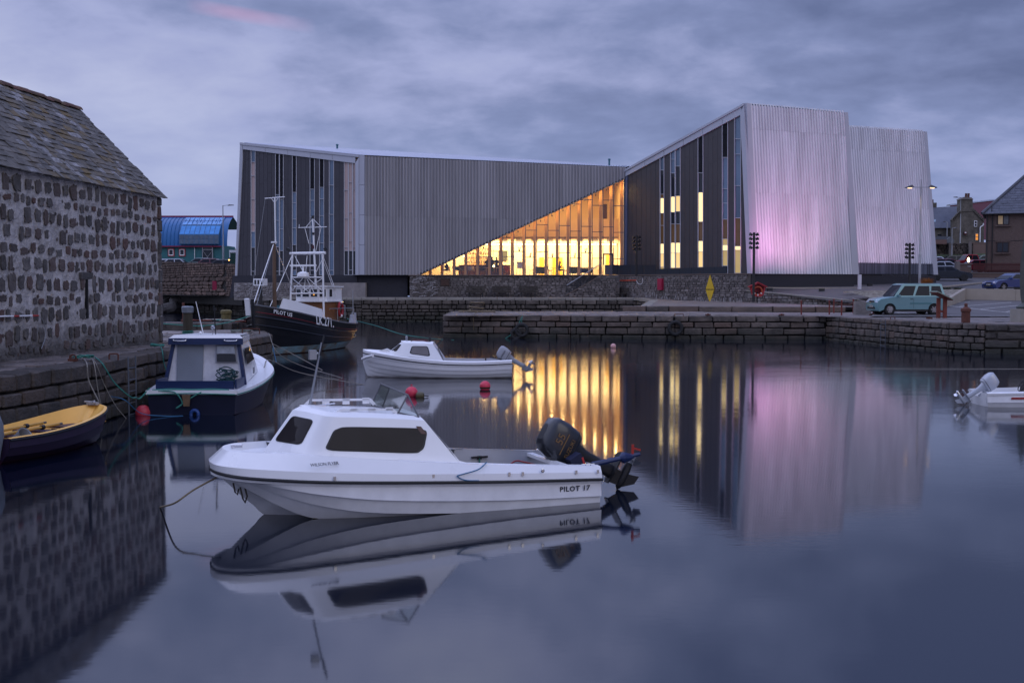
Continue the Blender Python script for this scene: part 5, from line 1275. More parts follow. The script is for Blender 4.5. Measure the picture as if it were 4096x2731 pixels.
# ------------------------------------------------------------ foreground cabin boat
hb = thing('cabin_boat', 'white fibreglass cabin boat with black outboard, lettered PILOT 17, in the foreground', 'boat', (.95, 17.6, 0), radians(201.5))
RAIL = [(5.36, 0, .66), (5.30, .36, .655), (5.06, .66, .63), (4.6, .86, .595), (4.0, .96, .55), (3.0, 1.0, .49), (1.5, .99, .41), (0, .94, .345)]
LA = [(5.30, 0, .60), (5.22, .30, .60), (4.98, .56, .57), (4.60, .76, .49), (4.0, .89, .37), (3.1, .94, .25), (1.5, .93, .145), (0, .88, .10)]
LBn = [(5.28, 0, .585), (5.18, .26, .57), (4.9, .47, .50), (4.5, .64, .35), (4.0, .75, .20), (3.2, .84, .07), (1.5, .86, -.03), (0, .82, -.05)]
LC = [(5.26, 0, .575), (5.14, .22, .53), (4.9, .36, .40), (4.55, .47, .20), (4.12, .54, .015), (3.4, .60, -.10), (1.5, .64, -.15), (0, .62, -.17)]
LT = [(5.25, 0, .57), (5.12, .13, .49), (4.95, .19, .38), (4.65, .25, .25), (4.3, .30, .13), (3.6, .34, -.02), (1.5, .36, -.14), (0, .36, -.17)]
LK = [(5.25, 0, .565), (5.12, 0, .44), (4.98, 0, .30), (4.80, 0, .14), (4.60, 0, -.03), (4.0, 0, -.20), (1.5, 0, -.26), (0, 0, -.26)]
hull = MB()
strip(hull, shift(RAIL, -.02, -.0), shift(RAIL, -.025, -.055)); strip(hull, shift(RAIL, -.025, -.055), shift(RAIL, -.04, -.062))
strip(hull, shift(RAIL, -.04, -.062), shift(LA, .034, .0)); strip(hull, shift(LA, .034, 0), LA)
strip(hull, LA, shift(LBn, .034, 0)); strip(hull, shift(LBn, .034, 0), LBn)
strip(hull, LBn, LC); strip(hull, LC, LT); strip(hull, LT, LK)
hull_o = obj('hull', hull, M_gel2, hb, smooth=True, angle=None)
boot = MB()
wl = [(4.66, 0, .03), (4.45, .0, .03)]
trn = [(0, .93, .345), (0, .88, .10), (0, .82, -.05), (0, .62, -.17), (0, .36, -.17), (0, 0, -.26)]
obj('transom', MB().add([(0, .88, .50), *trn]+[(0, -y, z) for _, y, z in trn[::-1]]+[(0, -.88, .50), (0, -.3, .50), (0, -.28, .34), (0, .28, .34), (0, .3, .50)], [tuple(range(17))]) if False else
    MB().grid([[(0, s*y, z) for s in (-1, 1)] for y, z in ((.88, .52), (.94, .345), (.88, .10), (.82, -.05), (.62, -.17), (.3, -.24))]), M_gel2, hull_o)
tb = MB(); R_ = samp(shift(RAIL, .012, 0), 60); full = [Vector((p.x, -p.y, p.z)) for p in R_[::-1]]+R_[1:]; tb.tube(full, .021, 8)
obj('rubbing_strake', tb, M_blk, hull_o, smooth=True)
R2 = [(5.375, 0, .765), (5.32, .36, .762), (5.07, .655, .75), (4.6, .85, .72), (4.0, .94, .672), (3.0, .985, .60), (1.5, .975, .52), (0, .92, .445)]
R3 = [(5.20, 0, .93), (5.14, .30, .93), (4.92, .53, .93), (4.52, .69, .915), (4.0, .81, .87), (3.0, .88, .765), (1.5, .90, .63), (0, .87, .525)]
dk = MB(); strip(dk, RAIL, R2); strip(dk, R2, R3)
R3i = shift(R3, -.09, .004); fd = [(4.98, 0, .925), (4.95, .24, .925), (4.80, .43, .92), (4.48, .56, .91)]
top = [(5.20, 0, .93), (5.14, .30, .93), (4.92, .53, .93), (4.52, .69, .915)]; inn_ = [(5.08, 0, .935), (5.03, .25, .935), (4.84, .45, .93), (4.52, .58, .915)]
strip(dk, R3[:4], inn_, 12); low = [(5.05, 0, .845), (5.00, .23, .845), (4.82, .43, .845), (4.50, .56, .84)]; strip(dk, inn_, low, 12)
strip(dk, low, [(4.5, 0, .86), (4.5, .2, .86), (4.5, .4, .86), (4.5, .56, .85)], 12)
obj('deck', dk, M_gel, hb, smooth=True, angle=28)
CB = [(4.66, 0, .855), (4.51, .29, .855), (4.34, .58, .86), (4.06, .705, .855), (3.2, .78, .78), (2.12, .82, .68)]
CS = [(4.25, 0, 1.415), (4.14, .25, 1.41), (4.01, .46, 1.39), (3.83, .57, 1.36), (3.2, .60, 1.32), (2.56, .62, 1.265)]
CS2 = [(4.16, 0, 1.455), (4.06, .22, 1.45), (3.94, .40, 1.435), (3.78, .49, 1.41), (3.2, .52, 1.375), (2.60, .54, 1.315)]
cb = MB(); strip(cb, R3[3:7], [(4.46, .5, .935), (4.05, .70, .88), (3.2, .78, .78), (2.12, .82, .68)] if False else [(4.50, .52, .915), (4.05, .705, .87), (3.0, .79, .76), (1.5, .80, .63)], 16)
cab = MB(); strip(cab, CB, CS, 40); strip(cab, CS, CS2, 40)
rt = samp(CS2, 24); cab.grid([rt, [Vector((p.x, p.y*.5, p.z+.02)) for p in rt], [Vector((p.x, 0, p.z+.025)) for p in rt]]); cab.grid([[Vector((p.x, -p.y, p.z)) for p in rt], [Vector((p.x, -p.y*.5, p.z+.02)) for p in rt], [Vector((p.x, 0, p.z+.025)) for p in rt]])
cab_o = obj('cabin', cab, M_gel, hb, smooth=True, angle=40)
obj('side_deck', cb, M_gel, hb, smooth=True)
obj('aft_bulkhead', MB().quad((2.60, .60, 1.27), (2.60, -.60, 1.27), (2.16, -.8, .66), (2.16, -.3, .66), (2.45, -.26, 1.1), (2.45, .26, 1.1), (2.16, .3, .66), (2.16, .8, .66)), M_gelin, cab_o)
# fairing curve from the cabin side down to the gunwale
for s in (1, -1):
    obj('cabin_fairing', MB().grid([[(2.56, s*.62, 1.265), (2.30, s*.74, .95), (2.12, s*.81, .71), (1.92, s*.84, .655), (1.62, s*.86, .64)], [(2.56, s*.59, 1.265), (2.30, s*.71, .95), (2.12, s*.77, .70), (1.92, s*.78, .65), (1.62, s*.78, .635)]]), M_gel, cab_o, smooth=True)
    obj('cabin_fairing', MB().quad((2.12, s*.82, .68), (2.30, s*.74, .95), (2.12, s*.812, .71), (1.92, s*.845, .655)), M_gel, cab_o)
# windows (t runs bow to stern along the cabin, s up)
def cab_win(pts, nm='window', r=.22):
    for sd in (1, -1):
        g = MB(); patch(g, CB, CS, rpoly(pts, r), .006, sd); fr = obj('window_seal', g, M_blk, cab_o, smooth=True)
        cx = sum(p[0] for p in pts)/len(pts); cy = sum(p[1] for p in pts)/len(pts)
        g = MB(); patch(g, CB, CS, rpoly([(cx+(p[0]-cx)*.955, cy+(p[1]-cy)*.92) for p in pts], r), .011, sd); obj('window_pane', g, M_tint, fr, smooth=True)
cab_win([(.617, .15), (.630, .66), (.665, .76), (.955, .80), (.975, .74), (.925, .30), (.90, .18)], r=.2)
cab_win([(.405, .26), (.40, .86), (.06, .87), (.045, .27)], r=.16)
# roof rails with slots
for s, x0, x1 in ((-1, 4.0, 2.95), (1, 3.75, 2.85)):
    yy = s*.40; rl = MB()
    h0 = 1.43 if s < 0 else 1.40; hh = .085 if s < 0 else .045
    rl.prism([(x0+.03, yy, h0+.0), (x0-.06, yy, h0+hh), (x1+.1, yy, h0+hh-.02), (x1, yy, h0-.05), (x1+.06, yy, h0-.05), (x1+.14, yy, h0+hh-.05), (x0-.08, yy, h0+hh-.03), (x0-.02, yy, h0)], (0, .03, 0))
    for k in range(1, 4):
        x = x0+(x1-x0)*k/3.6; rl.box((x, yy+.015, h0+hh*.4), (.10, .03, hh))
    obj('grab_rail', rl, M_gel, cab_o)
# wind deflector screen on the roof
M_ws = glass_mat('perspex', tint=(0.74, 0.78, 0.74), clear=0.93)
ws = [((3.02, -.46, 1.395), (2.90, -.38, 1.70)), ((2.88, .44, 1.365), (2.72, .36, 1.60)), ((2.62, .56, 1.30), (2.60, .50, 1.42)), ((2.82, -.62, 1.32), (2.74, -.52, 1.62))]
wsc = obj('spray_screen', MB().tube([ws[3][0], ws[0][0], ws[1][0], ws[2][0]], .013, 6).tube([ws[3][1], ws[0][1], ws[1][1], ws[2][0]], .012, 6).tube([ws[0][0], ws[0][1]], .012, 6).tube([ws[1][0], ws[1][1]], .012, 6).tube([ws[3][0], ws[3][1]], .012, 6), mat('grey_screen_frame', (.10, .10, .11), .5), cab_o)
for a, b in ((0, 1), (3, 0)): obj('pane', MB().quad(ws[a][0], ws[b][0], ws[b][1], ws[a][1]), M_ws, wsc)
obj('pane', MB().quad(ws[1][0], ws[2][0], ws[1][1]), M_ws, wsc)
# mast with lamp
ms = obj('mast', MB().tube([(3.98, -.2, 1.42), (3.80, -.2, 2.32)], [.020, .012], 8), M_galv, hb)
obj('lamp', MB().box((3.93, -.2, 2.15), (.10, .10, .13)).cyl((3.85, -.2, 2.17), (3.93, -.2, 2.16), .02), M_galv, ms)
obj('mast_tip', MB().cyl((3.83, -.2, 2.14), (3.76, -.2, 2.42), .017, 6), M_dark, ms)
obj('mast_foot', MB().box((3.93, -.2, 1.44), (.34, .10, .02)).tube([(3.98, -.2, 1.43), (3.62, -.2, 1.46)], .012), M_chrome, ms)
# cockpit
ck_ = MB(); g0 = [(2.2, .80, .64), (1.5, .81, .635), (.7, .80, .58), (.02, .77, .53)]; g1 = [(2.2, .78, .12), (1.5, .78, .10), (.7, .76, .08), (.02, .74, .08)]
strip(ck_, R3[5:], [(3.0, .80, .77), (1.5, .81, .637), (0, .77, .53)], 10); co = obj('gunwale', ck_, M_gel, hb)
ck_ = MB(); strip(ck_, [(1.65, .81, .64), (1.2, .81, .615), (.7, .80, .58), (.02, .77, .53)], [(1.65, .78, .36), (1.2, .78, .34), (.7, .76, .32), (.02, .74, .32)], 8)
obj('cockpit_liner', ck_, M_gelin, hb)
ck_ = MB(); strip(ck_, [(2.2, .78, .36), (1.5, .78, .35), (.7, .76, .32), (.02, .74, .32)], [(2.2, .76, .05), (1.5, .76, .05), (.7, .72, .05), (.02, .70, .05)], 8); ck_.quad((2.4, .78, .05), (2.4, -.78, .05), (.02, -.7, .05), (.02, .7, .05))
obj('cockpit_sole', ck_, mat('grubby_sole', (.06, .055, .05), .8, var=.4, scale=3), hb)
obj('well_board', MB().box((.42, 0, .50), (.10, 1.55, .05)).box((.95, .35, .47), (1.0, .09, .05), rz=.32, ry=-.05), M_gel, hb)
obj('transom_board', MB().box((.0, 0, .42), (.05, .50, .2)), M_gel, hb)
cl = obj('cleat', MB().box((1.25, -.77, .50), (.26, .03, .025)).box((1.25, -.785, .49), (.07, .03, .05)), M_blk, hb)
for x in (3.9, 2.55, 1.45, 1.25, .42, .08): obj('fastening', MB().box((x, .985 if x > .5 else .955, .60-.035*(4-x)), (.035, .02, .05)), M_chrome, hb)
obj('bow_eye', MB().lathe([(.018, -.006), (.03, 0), (.018, .006)], (0, 0, 0), 10).xf(Matrix.Translation((.95, .99, .53)) @ Matrix.Rotation(pi/2, 4, 'X')), M_chrome, hb)
for s in (-1, 1): obj('stern_cleat', MB().tube([(.28, s*.84, .56), (.08, s*.84, .555)], .009).cyl((.22, s*.84, .52), (.22, s*.84, .56), .008).cyl((.14, s*.84, .52), (.14, s*.84, .56), .008), M_chrome, hb)
obj('bow_fairlead', MB().box((5.02, .05, .955), (.14, .10, .02)).tube([(5.09, .0, .98), (4.95, .1, .98)], .012), M_chrome, hb)
obj('rope_loops', MB().tube([(5.02, .33, .45), (4.99, .35, .30), (4.96, .34, .24), (4.93, .33, .32), (4.96, .31, .46)], .013, 6).tube([(5.10, .26, .50), (5.08, .28, .38), (5.05, .28, .34), (5.03, .27, .42)], .012, 6), mat('dark_rope', (.05, .045, .04), .9), hb)
g = MB(); patch(g, CB, CS, [(.945, .66), (.965, .66), (.963, .84), (.943, .84)], .015); obj('nav_light', g, mat('nav_red', (.05, .006, .01), .3), cab_o)
obj('boot_stripe', strip(MB(), [(4.1, .555, .012), (3.4, .80 if False else .625, -.06), (2.7, .845, -.0), (1.5, .872, .01), (0, .842, -.015)], [(4.1, .55, -.05), (3.4, .62, -.09), (2.7, .842, -.04), (1.5, .87, -.04), (0, .84, -.05)], 20), mat('weed_line', (.035, .03, .008), .9, var=.5, scale=12), hull_o)
blk_txt = mat('grey_lettering', (.05, .05, .06), .5)
put_text('PILOT 17', .105, blk_txt, hb, (.43, .935, .235), (radians(97), 0, pi-.008), bold=True, spacing=1.15)
put_text('WILSON FLYER', .060, blk_txt, hb, (4.02, .935, .785), (radians(62), 0, pi+.15), spacing=.95)
M_cowl = mat('black_cowl', (.022, .024, .030), .30, var=.15, coat=.3)
hd, T_ = outboard(hb, (.02, -.02, .50), radians(61), M_cowl, mat('black_leg', (.010, .010, .012), .5), 1.13, label=None)
gold = mat('gold_lettering', (.20, .11, .04), .5)
R4 = T_ @ Matrix.Rotation(pi, 4, 'Z')
def cowl_text(txt, size, m, u, z, side=1, rot=0.0, T=T_, par=hb, y=.193):
    me = text_mesh('lettering', txt, size, m, .002); o = bpy.data.objects.new('lettering', me); COL.objects.link(o); o.parent = par
    o.matrix_local = T @ Matrix.Translation((u, y*side, z)) @ Matrix.Rotation(pi/2, 4, 'X') @ Matrix.Rotation(pi if side > 0 else 0, 4, 'Y') @ Matrix.Rotation(rot, 4, 'Z'); return o
cowl_text('SUZUKI', .078, gold, -.08, .20); cowl_text('55', .15, gold, -.14, .38)
obj('cowl_band', MB().box((0, 0, 0), (.30, .004, .012)).xf(T_ @ Matrix.Translation((-.10, .192, .30))), gold, hd)
# auxiliary blue outboard beside it
ax = obj('auxiliary_motor', MB().tube([(-.12, .33, .46), (-.52, .33, .52), (-.92, .33, .58)], [.045, .035, .03], 8).lathe([(.02, -.2), (.06, -.12), (.09, -.02), (.03, .04)], (-.62, .33, .54), 10, 'x'), mat('blue_motor_paint', (.010, .022, .085), .4), hb)
obj('auxiliary_head', MB().box((.14, .36, .50), (.20, .18, .26), ry=.5), mat('navy_cover', (.008, .012, .04), .6), ax)
obj('auxiliary_label', MB().box((.06, .455, .50), (.03, .01, .20), ry=.3), mat('label_red', (.45, .03, .03), .5), ax)
obj('auxiliary_propeller', MB().box((-.80, .33, .63), (.03, .03, .20)).box((-.86, .33, .66), (.15, .02, .03), ry=-.3), mat('red_blade', (.40, .03, .02), .5), ax)
obj('cable', MB().tube(path_spline([(1.1, -.1, .40), (.95, -.05, .52), (.8, 0, .50), (.45, .0, .42), (.3, 0, .55)]), .012, 6), mat('red_cable', (.25, .02, .02), .5), hb)
obj('blue_line', MB().tube(path_spline([(1.75, .90, .68), (1.9, .97, .60), (2.15, 1.0, .55), (2.22, 1.02, .53), (2.1, 1.01, .47), (1.9, 1.0, .45)]), .008, 5), mat('blue_rope', (.03, .13, .25), .7), hb)
obj('green_lashing', MB().tube([(1.25, -.78, .52), (1.25, -.76, .36)], .012, 5), M_rope_g, hb)
# ------------------------------------------------------------ middle white boat with cuddy
def trad_hull(st, npl, lap, N=28, transom=True, e=1.7, g=1.0):
    """st rows: (x, halfbeam, z_sheer, z_keel, fullness). Returns plank strips and the sheer line"""
    def row(s):
        out = []
        for x, b, zs, zk, fu in st:
            out.append((x, b*(1-(1-s)**fu), zk+(zs-zk)*(s**1.25)))
        return out
    mb = MB(); lines = [row(0.0)]
    for k in range(npl):
        lo = row(k/npl); hi = row((k+1)/npl)
        lo2 = [(p[0], p[1]+lap if p[1] > .02 else p[1], p[2]-lap*.3) for p in lo] if k else lo
        if k: strip(mb, lo, lo2, N)
        strip(mb, lo2, hi, N)
    return mb, row(1.0), row
mbt = thing('cuddy_boat', 'white lapstrake boat with small cabin and grey outboard moored in mid harbour', 'boat', (0, 40.3, 0), pi)
st = [(5.12, 0.0, .93, .50, 1.6), (4.98, .12, .90, .05, 1.5), (4.75, .28, .865, -.12, 1.5), (4.3, .50, .80, -.2, 1.7), (3.5, .75, .69, -.25, 2.2), (2.4, .86, .59, -.27, 2.6), (1.2, .85, .56, -.27, 2.6), (0, .74, .60, -.22, 2.4)]
hm, sheer, rowf = trad_hull(st, 7, .014)
mh = obj('hull', hm, mat('white_lapstrake', (.72, .72, .74), .35, var=.06, scale=1.5, dirt=((.05, .02, .016), .02, .10)), mbt, smooth=True, angle=28)
obj('transom', MB().grid([[(0, -y, z) for y, z in ((.74, .6), (.72, .35), (.62, .05), (.3, -.15))], [(0, y, z) for y, z in ((.74, .6), (.72, .35), (.62, .05), (.3, -.15))]]), M_gel, mh)
S_ = samp(shift(sheer, .015, -.10), 50); full = [Vector((p.x, -p.y, p.z)) for p in S_[::-1]]+S_[1:]; obj('rubbing_strake', MB().tube(full, .018, 6), M_blk, mh)
dk = MB(); strip(dk, sheer, shift(sheer, -.09, .03)); strip(dk, shift(sheer[:5], -.09, .03), [(5.0, 0, .95), (4.9, 0, .95), (4.6, 0, .93), (4.2, 0, .90), (3.5, 0, .80)], 16)
obj('deck', dk, M_gel, mbt, smooth=True)
mCB = [(4.28, 0, .82), (4.25, .22, .82), (4.05, .42, .80), (3.5, .62, .73), (2.9, .70, .66), (2.32, .72, .60)]
mCS = [(3.80, 0, 1.20), (3.79, .20, 1.195), (3.70, .36, 1.19), (3.4, .45, 1.18), (3.0, .47, 1.17), (2.68, .48, 1.155)]
c = MB(); strip(c, mCB, mCS, 30); rt = samp(mCS, 20)
for s in (1, -1): c.grid([[Vector((p.x, s*p.y, p.z)) for p in rt], [Vector((p.x, s*p.y*.85, p.z+.045)) for p in rt], [Vector((p.x, 0, p.z+.06)) for p in rt]])
mc = obj('cabin', c, M_gel, mbt, smooth=True, angle=45)
obj('aft_bulkhead', MB().quad((2.68, .48, 1.155), (2.68, -.48, 1.155), (2.32, -.7, .6), (2.32, -.25, .5), (2.55, -.22, 1.0), (2.55, .22, 1.0), (2.32, .25, .5), (2.32, .7, .6)), M_gelin, mc)
def win2(A, B, pts, par, r=.2, pane=None, sides=(1, -1), seal=M_blk):
    for sd in sides:
        g = MB(); patch(g, A, B, rpoly(pts, r), .006, sd); fr = obj('window_seal', g, seal, par, smooth=True)
        cx = sum(p[0] for p in pts)/len(pts); cy = sum(p[1] for p in pts)/len(pts)
        g = MB(); patch(g, A, B, rpoly([(cx+(p[0]-cx)*.88, cy+(p[1]-cy)*.86) for p in pts], r), .012, sd); obj('window_pane', g, pane or M_tint, fr, smooth=True)
M_curt = mat('misted_window', (.15, .135, .13), .08, var=.15, scale=3)
win2(mCB, mCS, [(.60, .22), (.61, .80), (.87, .84), (.86, .18)], mc, pane=M_curt)
win2(mCB, mCS, [(.22, .25), (.22, .85), (.40, .85), (.42, .25)], mc)
obj('foredeck_hatch', MB().prism([(4.55, -.16, .90), (4.30, -.16, .98), (4.08, -.16, .86)], (0, .32, 0)), M_gel, mbt)
gr = MB()
for s in (-1, 1): gr.tube(path_spline([(3.45, s*.25, 1.22), (3.4, s*.25, 1.26), (3.2, s*.25, 1.255), (3.0, s*.25, 1.25), (2.8, s*.25, 1.2)]), .016, 6)
obj('grab_rail', gr, mat('varnished_red', (.10, .02, .02), .4), mc)
obj('roof_lamp', MB().lathe([(.04, 0), (.045, .12), (.03, .17), (0, .18)], (3.62, 0, 1.24), 10), M_galv, mc); obj('roof_horn', MB().lathe([(.05, 0), (.05, .08), (.035, .16), (0, .17)], (2.82, .05, 1.21), 10), M_dark, mc)
obj('fender', MB().tube([(5.13, .15, .62), (4.95, .32, .70), (4.72, .52, .76)], [.045, .055, .05], 10), M_gel, mbt, smooth=True)
ci = MB(); strip(ci, shift(sheer[4:], -.09, .03), [(3.5, .60, .2), (2.4, .68, .15), (1.2, .68, .12), (0, .60, .12)], 12); ci.quad((3.4, .6, .15), (3.4, -.6, .15), (0.02, -.6, .12), (.02, .6, .12)); obj('cockpit', ci, M_gelin, mbt)
M_grcowl = mat('grey_cowl', (.30, .31, .34), .35, var=.08); M_grleg = mat('grey_leg', (.24, .25, .28), .4, var=.1)
hd, T2 = outboard(mbt, (.10, 0, .56), radians(60), M_grcowl, M_grleg, .88)
me = text_mesh('lettering', 'HONDA', .09, blk_txt, .002); o = bpy.data.objects.new('lettering', me); COL.objects.link(o); o.parent = mbt
o.matrix_local = T2 @ Matrix.Translation((-.10, .193, .33)) @ Matrix.Rotation(pi/2, 4, 'X') @ Matrix.Rotation(pi, 4, 'Y')
obj('tiller', MB().tube([(.25, .12, .60), (.75, .2, .68)], .022, 6).cyl((.9, .2, .58), (.9, .2, .66), .025), M_dark, mbt)
obj('mooring_stay', MB().tube([(-.12, 0, .25), (-.42, 0, -.02)], .008, 4), M_dark, mbt)
# ------------------------------------------------------------ right hand open boat
rb = thing('open_boat', 'small white open boat with tilted silver outboard, cut by the right edge', 'boat', (12.2, 30.7, 0), 0)
o_ = [(0, .62, .36), (1.5, .66, .40), (2.6, .60, .48), (3.2, .35, .56), (3.35, 0, .58)]; c1 = [(.02, .60, .12), (1.5, .64, .14), (2.6, .56, .22), (3.15, .30, .34), (3.3, 0, .40)]; c2 = [(.08, .52, -.02), (1.5, .56, .0), (2.6, .45, .06), (3.1, .2, .2), (3.25, 0, .28)]; kk = [(.1, 0, -.15), (1.5, 0, -.15), (2.6, 0, -.12), (3.05, 0, .05), (3.2, 0, .2)]
h = MB(); strip(h, o_, shift(c1, .02)); strip(h, shift(c1, .02), c1); strip(h, c1, shift(c2, .02)); strip(h, shift(c2, .02), c2); strip(h, c2, kk)
rh = obj('hull', h, M_gel2, rb, smooth=True, angle=30); g = MB(); strip(g, shift(o_, .02, -.05), shift(o_, .03, .0)); strip(g, shift(o_, .03, 0), shift(o_, -.06, .025)); strip(g, shift(o_, -.06, .025), shift(o_, -.09, -.28, 0)); g.quad((.05, .5, .1), (.05, -.5, .1), (3, -.3, .12), (3, .3, .12)); obj('inner_moulding', g, M_gel, rb, smooth=True, angle=30)
obj('transom', MB().grid([[(0.0, -.62, .36), (.0, -.25, .36), (0, -.2, .24), (0, .2, .24), (0, .25, .36), (0, .62, .36)], [(.08, -.52, -.02), (.08, -.25, -.1), (.08, -.2, -.12), (.08, .2, -.12), (.08, .25, -.1), (.08, .52, -.02)]]), M_gel2, rb)
outboard(rb, (.16, 0, .40), radians(57), mat('silver_cowl', (.42, .44, .48), .25, metal=.2, var=.1), mat('silver_leg', (.38, .40, .44), .3, metal=.2), .78)
sw = MB().tube([(.0, .16*cos(a), .16*sin(a)) for a in [2*pi*i/20 for i in range(20)]], .013, 6, close=True); 
for a in (.3, 2.4, 4.5): sw.cyl((0, 0, 0), (.0, .16*cos(a), .16*sin(a)), .01, 5)
sw.xf(Matrix.Translation((1.12, -.1, .52)) @ Matrix.Rotation(.5, 4, 'Y')); con = obj('console', MB().box((1.32, -.1, .40), (.3, .5, .5), ry=.2), M_dark, rb); obj('steering_wheel', sw, M_dark, con)
obj('hull_graphic', MB().prism([(.62, -.655, .26), (1.4, -.672, .27), (1.4, -.672, .22), (.60, -.652, .21)], (0, -.012, 0)), mat('red_graphic', (.30, .02, .02), .5), rb)
# ------------------------------------------------------------ yellow and purple dinghy
yd = thing('rowing_boat', 'yellow dinghy with dark purple hull and oars beside the left quay', 'boat', (-9.3, 20.5, 0), radians(72.5))
st = [(3.22, 0.0, .74, .30, 1.5), (3.16, .16, .73, .02, 1.5), (3.0, .36, .70, -.06, 1.6), (2.6, .55, .63, -.1, 1.9), (1.8, .69, .53, -.12, 2.3), (.9, .70, .47, -.12, 2.5), (0, .60, .46, -.08, 2.4)]
hm, sheer, rowf = trad_hull(st, 4, .016, 24)
yh = obj('hull', hm, mat('purple_hull', (.022, .012, .035), .4, var=.2, scale=3, dirt=((.06, .008, .006), -.02, .16)), yd, smooth=True, angle=28)
obj('transom', MB().grid([[(0, -y, z) for y, z in ((.60, .46), (.58, .25), (.4, 0), (.1, -.08))], [(0, y, z) for y, z in ((.60, .46), (.58, .25), (.4, 0), (.1, -.08))]]), MATS['purple_hull'], yh)
S_ = samp(shift(sheer, .014, -.03), 40); full = [Vector((p.x, -p.y, p.z)) for p in S_[::-1]]+S_[1:]; obj('fender_strip', MB().tube(full, .02, 6), M_blk, yh)
M_yel = mat('yellow_gelcoat', (.90, .50, .11), .4, var=.08, scale=2)
gi = MB(); s2 = shift(sheer, -.06, .012, 0); strip(gi, shift(sheer, .01, 0), s2); s3 = [(x*.93+.03, y*.84, max(z, .18)) for x, y, z in [(p[0]-(.15 if p[1] < .2 else 0), max(0, p[1]-.08), p[2]-.28) for p in sheer]]; strip(gi, s2, s3); s4 = [(x*.90+.05, y*.62, .07) for x, y, z in s3]; strip(gi, s3, s4); strip(gi, s4, [(x, 0, .06) for x, y, z in s4])
yi = obj('inner_shell', gi, M_yel, yd, smooth=True, angle=40)
M_pur = mat('purple_thwart', (.035, .018, .045), .45, var=.15)
for x, w, y in ((2.42, .55, .36), (1.55, .26, .56), (.75, .28, .57)):
    obj('thwart', MB().prism([(x-w/2, -y, .37), (x+w/2, -y*(.55 if x > 2 else 1), .37), (x+w/2, y*(.55 if x > 2 else 1), .37), (x-w/2, y, .37)], (0, 0, .035)), M_pur, yd)
    obj('thwart_front', MB().box((x-w/2, 0, .24), (.03, y*1.45, .24)), M_pur if x != 1.55 else M_yel, yd)
M_oar = mat('oar_yellow', (.48, .27, .05), .5, var=.15, scale=4)
def oar(a, b, label):
    a, b = Vector(a), Vector(b); c = (a+b)/2; t = thing('oar', label, 'oar', (0, 0, 0), 0, 'oars in the yellow dinghy')
    t.location = (yd.matrix_world if False else Matrix.Translation(yd.location) @ Matrix.Rotation(radians(72.5), 4, 'Z')) @ c; t.rotation_euler = (0, 0, radians(72.5)); a, b = a-c, b-c; d = (b-a).normalized()
    obj('shaft', MB().tube([a, b], .026, 8), M_oar, t); n = d.cross(Vector((0, 0, 1))).normalized()
    obj('blade', MB().prism([b-d*.05-n*.03, b+d*.12-n*.075, b+d*.5-n*.075, b+d*.54, b+d*.5+n*.075, b+d*.12+n*.075, b-d*.05+n*.03], (0, 0, .02)), M_oar, t)
    obj('collar', MB().cyl(a+d*.45, a+d*.53, .045, 10), M_blk, t); obj('grip', MB().cyl(a-d*.10, a, .022, 8), mat('grip_grey', (.12, .11, .10), .8), t)
oar((2.0, .35, .48), (.3, .25, .47), 'yellow oar lying furthest inside, beside the far gunwale of the dinghy'); oar((2.15, .10, .45), (.3, .02, .44), 'yellow oar with the black collar lying over the dinghy thwarts'); oar((1.15, -.42, .36), (2.55, -.28, .40), 'short yellow oar pointing to the bow along the near gunwale')
bk = thing('bucket', 'grey plastic bucket tipped on its side in the yellow dinghy', 'bucket', Matrix.Translation(yd.location) @ Matrix.Rotation(radians(72.5), 4, 'Z') @ Vector((.62, -.28, .36)), radians(-20))
g = MB().lathe([(.10, -.16), (.145, .16), (.155, .165), (.135, .155), (.09, -.14), (0, -.14)], (0, 0, 0), 20).xf(Matrix.Rotation(1.0, 4, 'Y') @ Matrix.Rotation(.0, 4, 'X')); obj('tub', g, mat('bucket_grey', (.30, .32, .34), .5), bk, smooth=True)
obj('rope_pad', MB().box((3.12, .05, .76), (.12, .22, .05)).tube(path_spline([(3.0, -.06, .78), (3.1, .0, .81), (3.15, .1, .79), (3.05, .2, .80)]), .02, 6), mat('frayed_rope', (.35, .33, .32), .95, bump=1, bscale=60), yd)
cv = MB(); rr = random.Random(3); rows = []
for j, (z, r) in enumerate(((.10, .12), (.32, .17), (.50, .20), (.70, .18), (.86, .13), (.93, .04))):
    rows.append([(-.12+r*cos(a)*(1+.12*sin(3*a+j)), -.35+r*.8*sin(a)*(1+.1*sin(5*a+j*2)), z) for a in [2*pi*i/16 for i in range(17)]])
obj('covered_outboard', cv.grid(rows), mat('grey_sacking', (.16, .18, .21), .8, var=.25, scale=8, bump=.6, bscale=20), yd, smooth=True)
# ------------------------------------------------------------ blue hulled boat seen from astern
bb = thing('cabin_boat', 'blue hulled boat with white wheelhouse moored stern-on at the left quay', 'boat', (-7.74, 28.3, 0), pi/2)
M_navy = mat('navy_hull', (.006, .008, .026), .45, var=.2, scale=2); M_navt = mat('navy_trim', (.010, .022, .075), .35, var=.1)
so = [(0, 1.06, .47), (1.0, 1.20, .50), (2.4, 1.28, .60), (3.8, 1.18, .74), (5.0, .72, .92), (5.7, .25, 1.05), (5.85, 0, 1.08)]
s1 = [(0, 1.03, .02), (1.0, 1.12, .0), (2.4, 1.14, .02), (3.8, .92, .10), (5.0, .42, .25), (5.5, .10, .35), (5.6, 0, .38)]; sk = [(0, .5, -.2), (1, .5, -.25), (2.4, .45, -.3), (3.8, .3, -.3), (5, .08, -.2), (5.3, .02, -.1), (5.35, 0, -.05)]
h = MB(); strip(h, so, s1); strip(h, s1, sk); bh = obj('hull', h, M_navy, bb, smooth=True, angle=40)
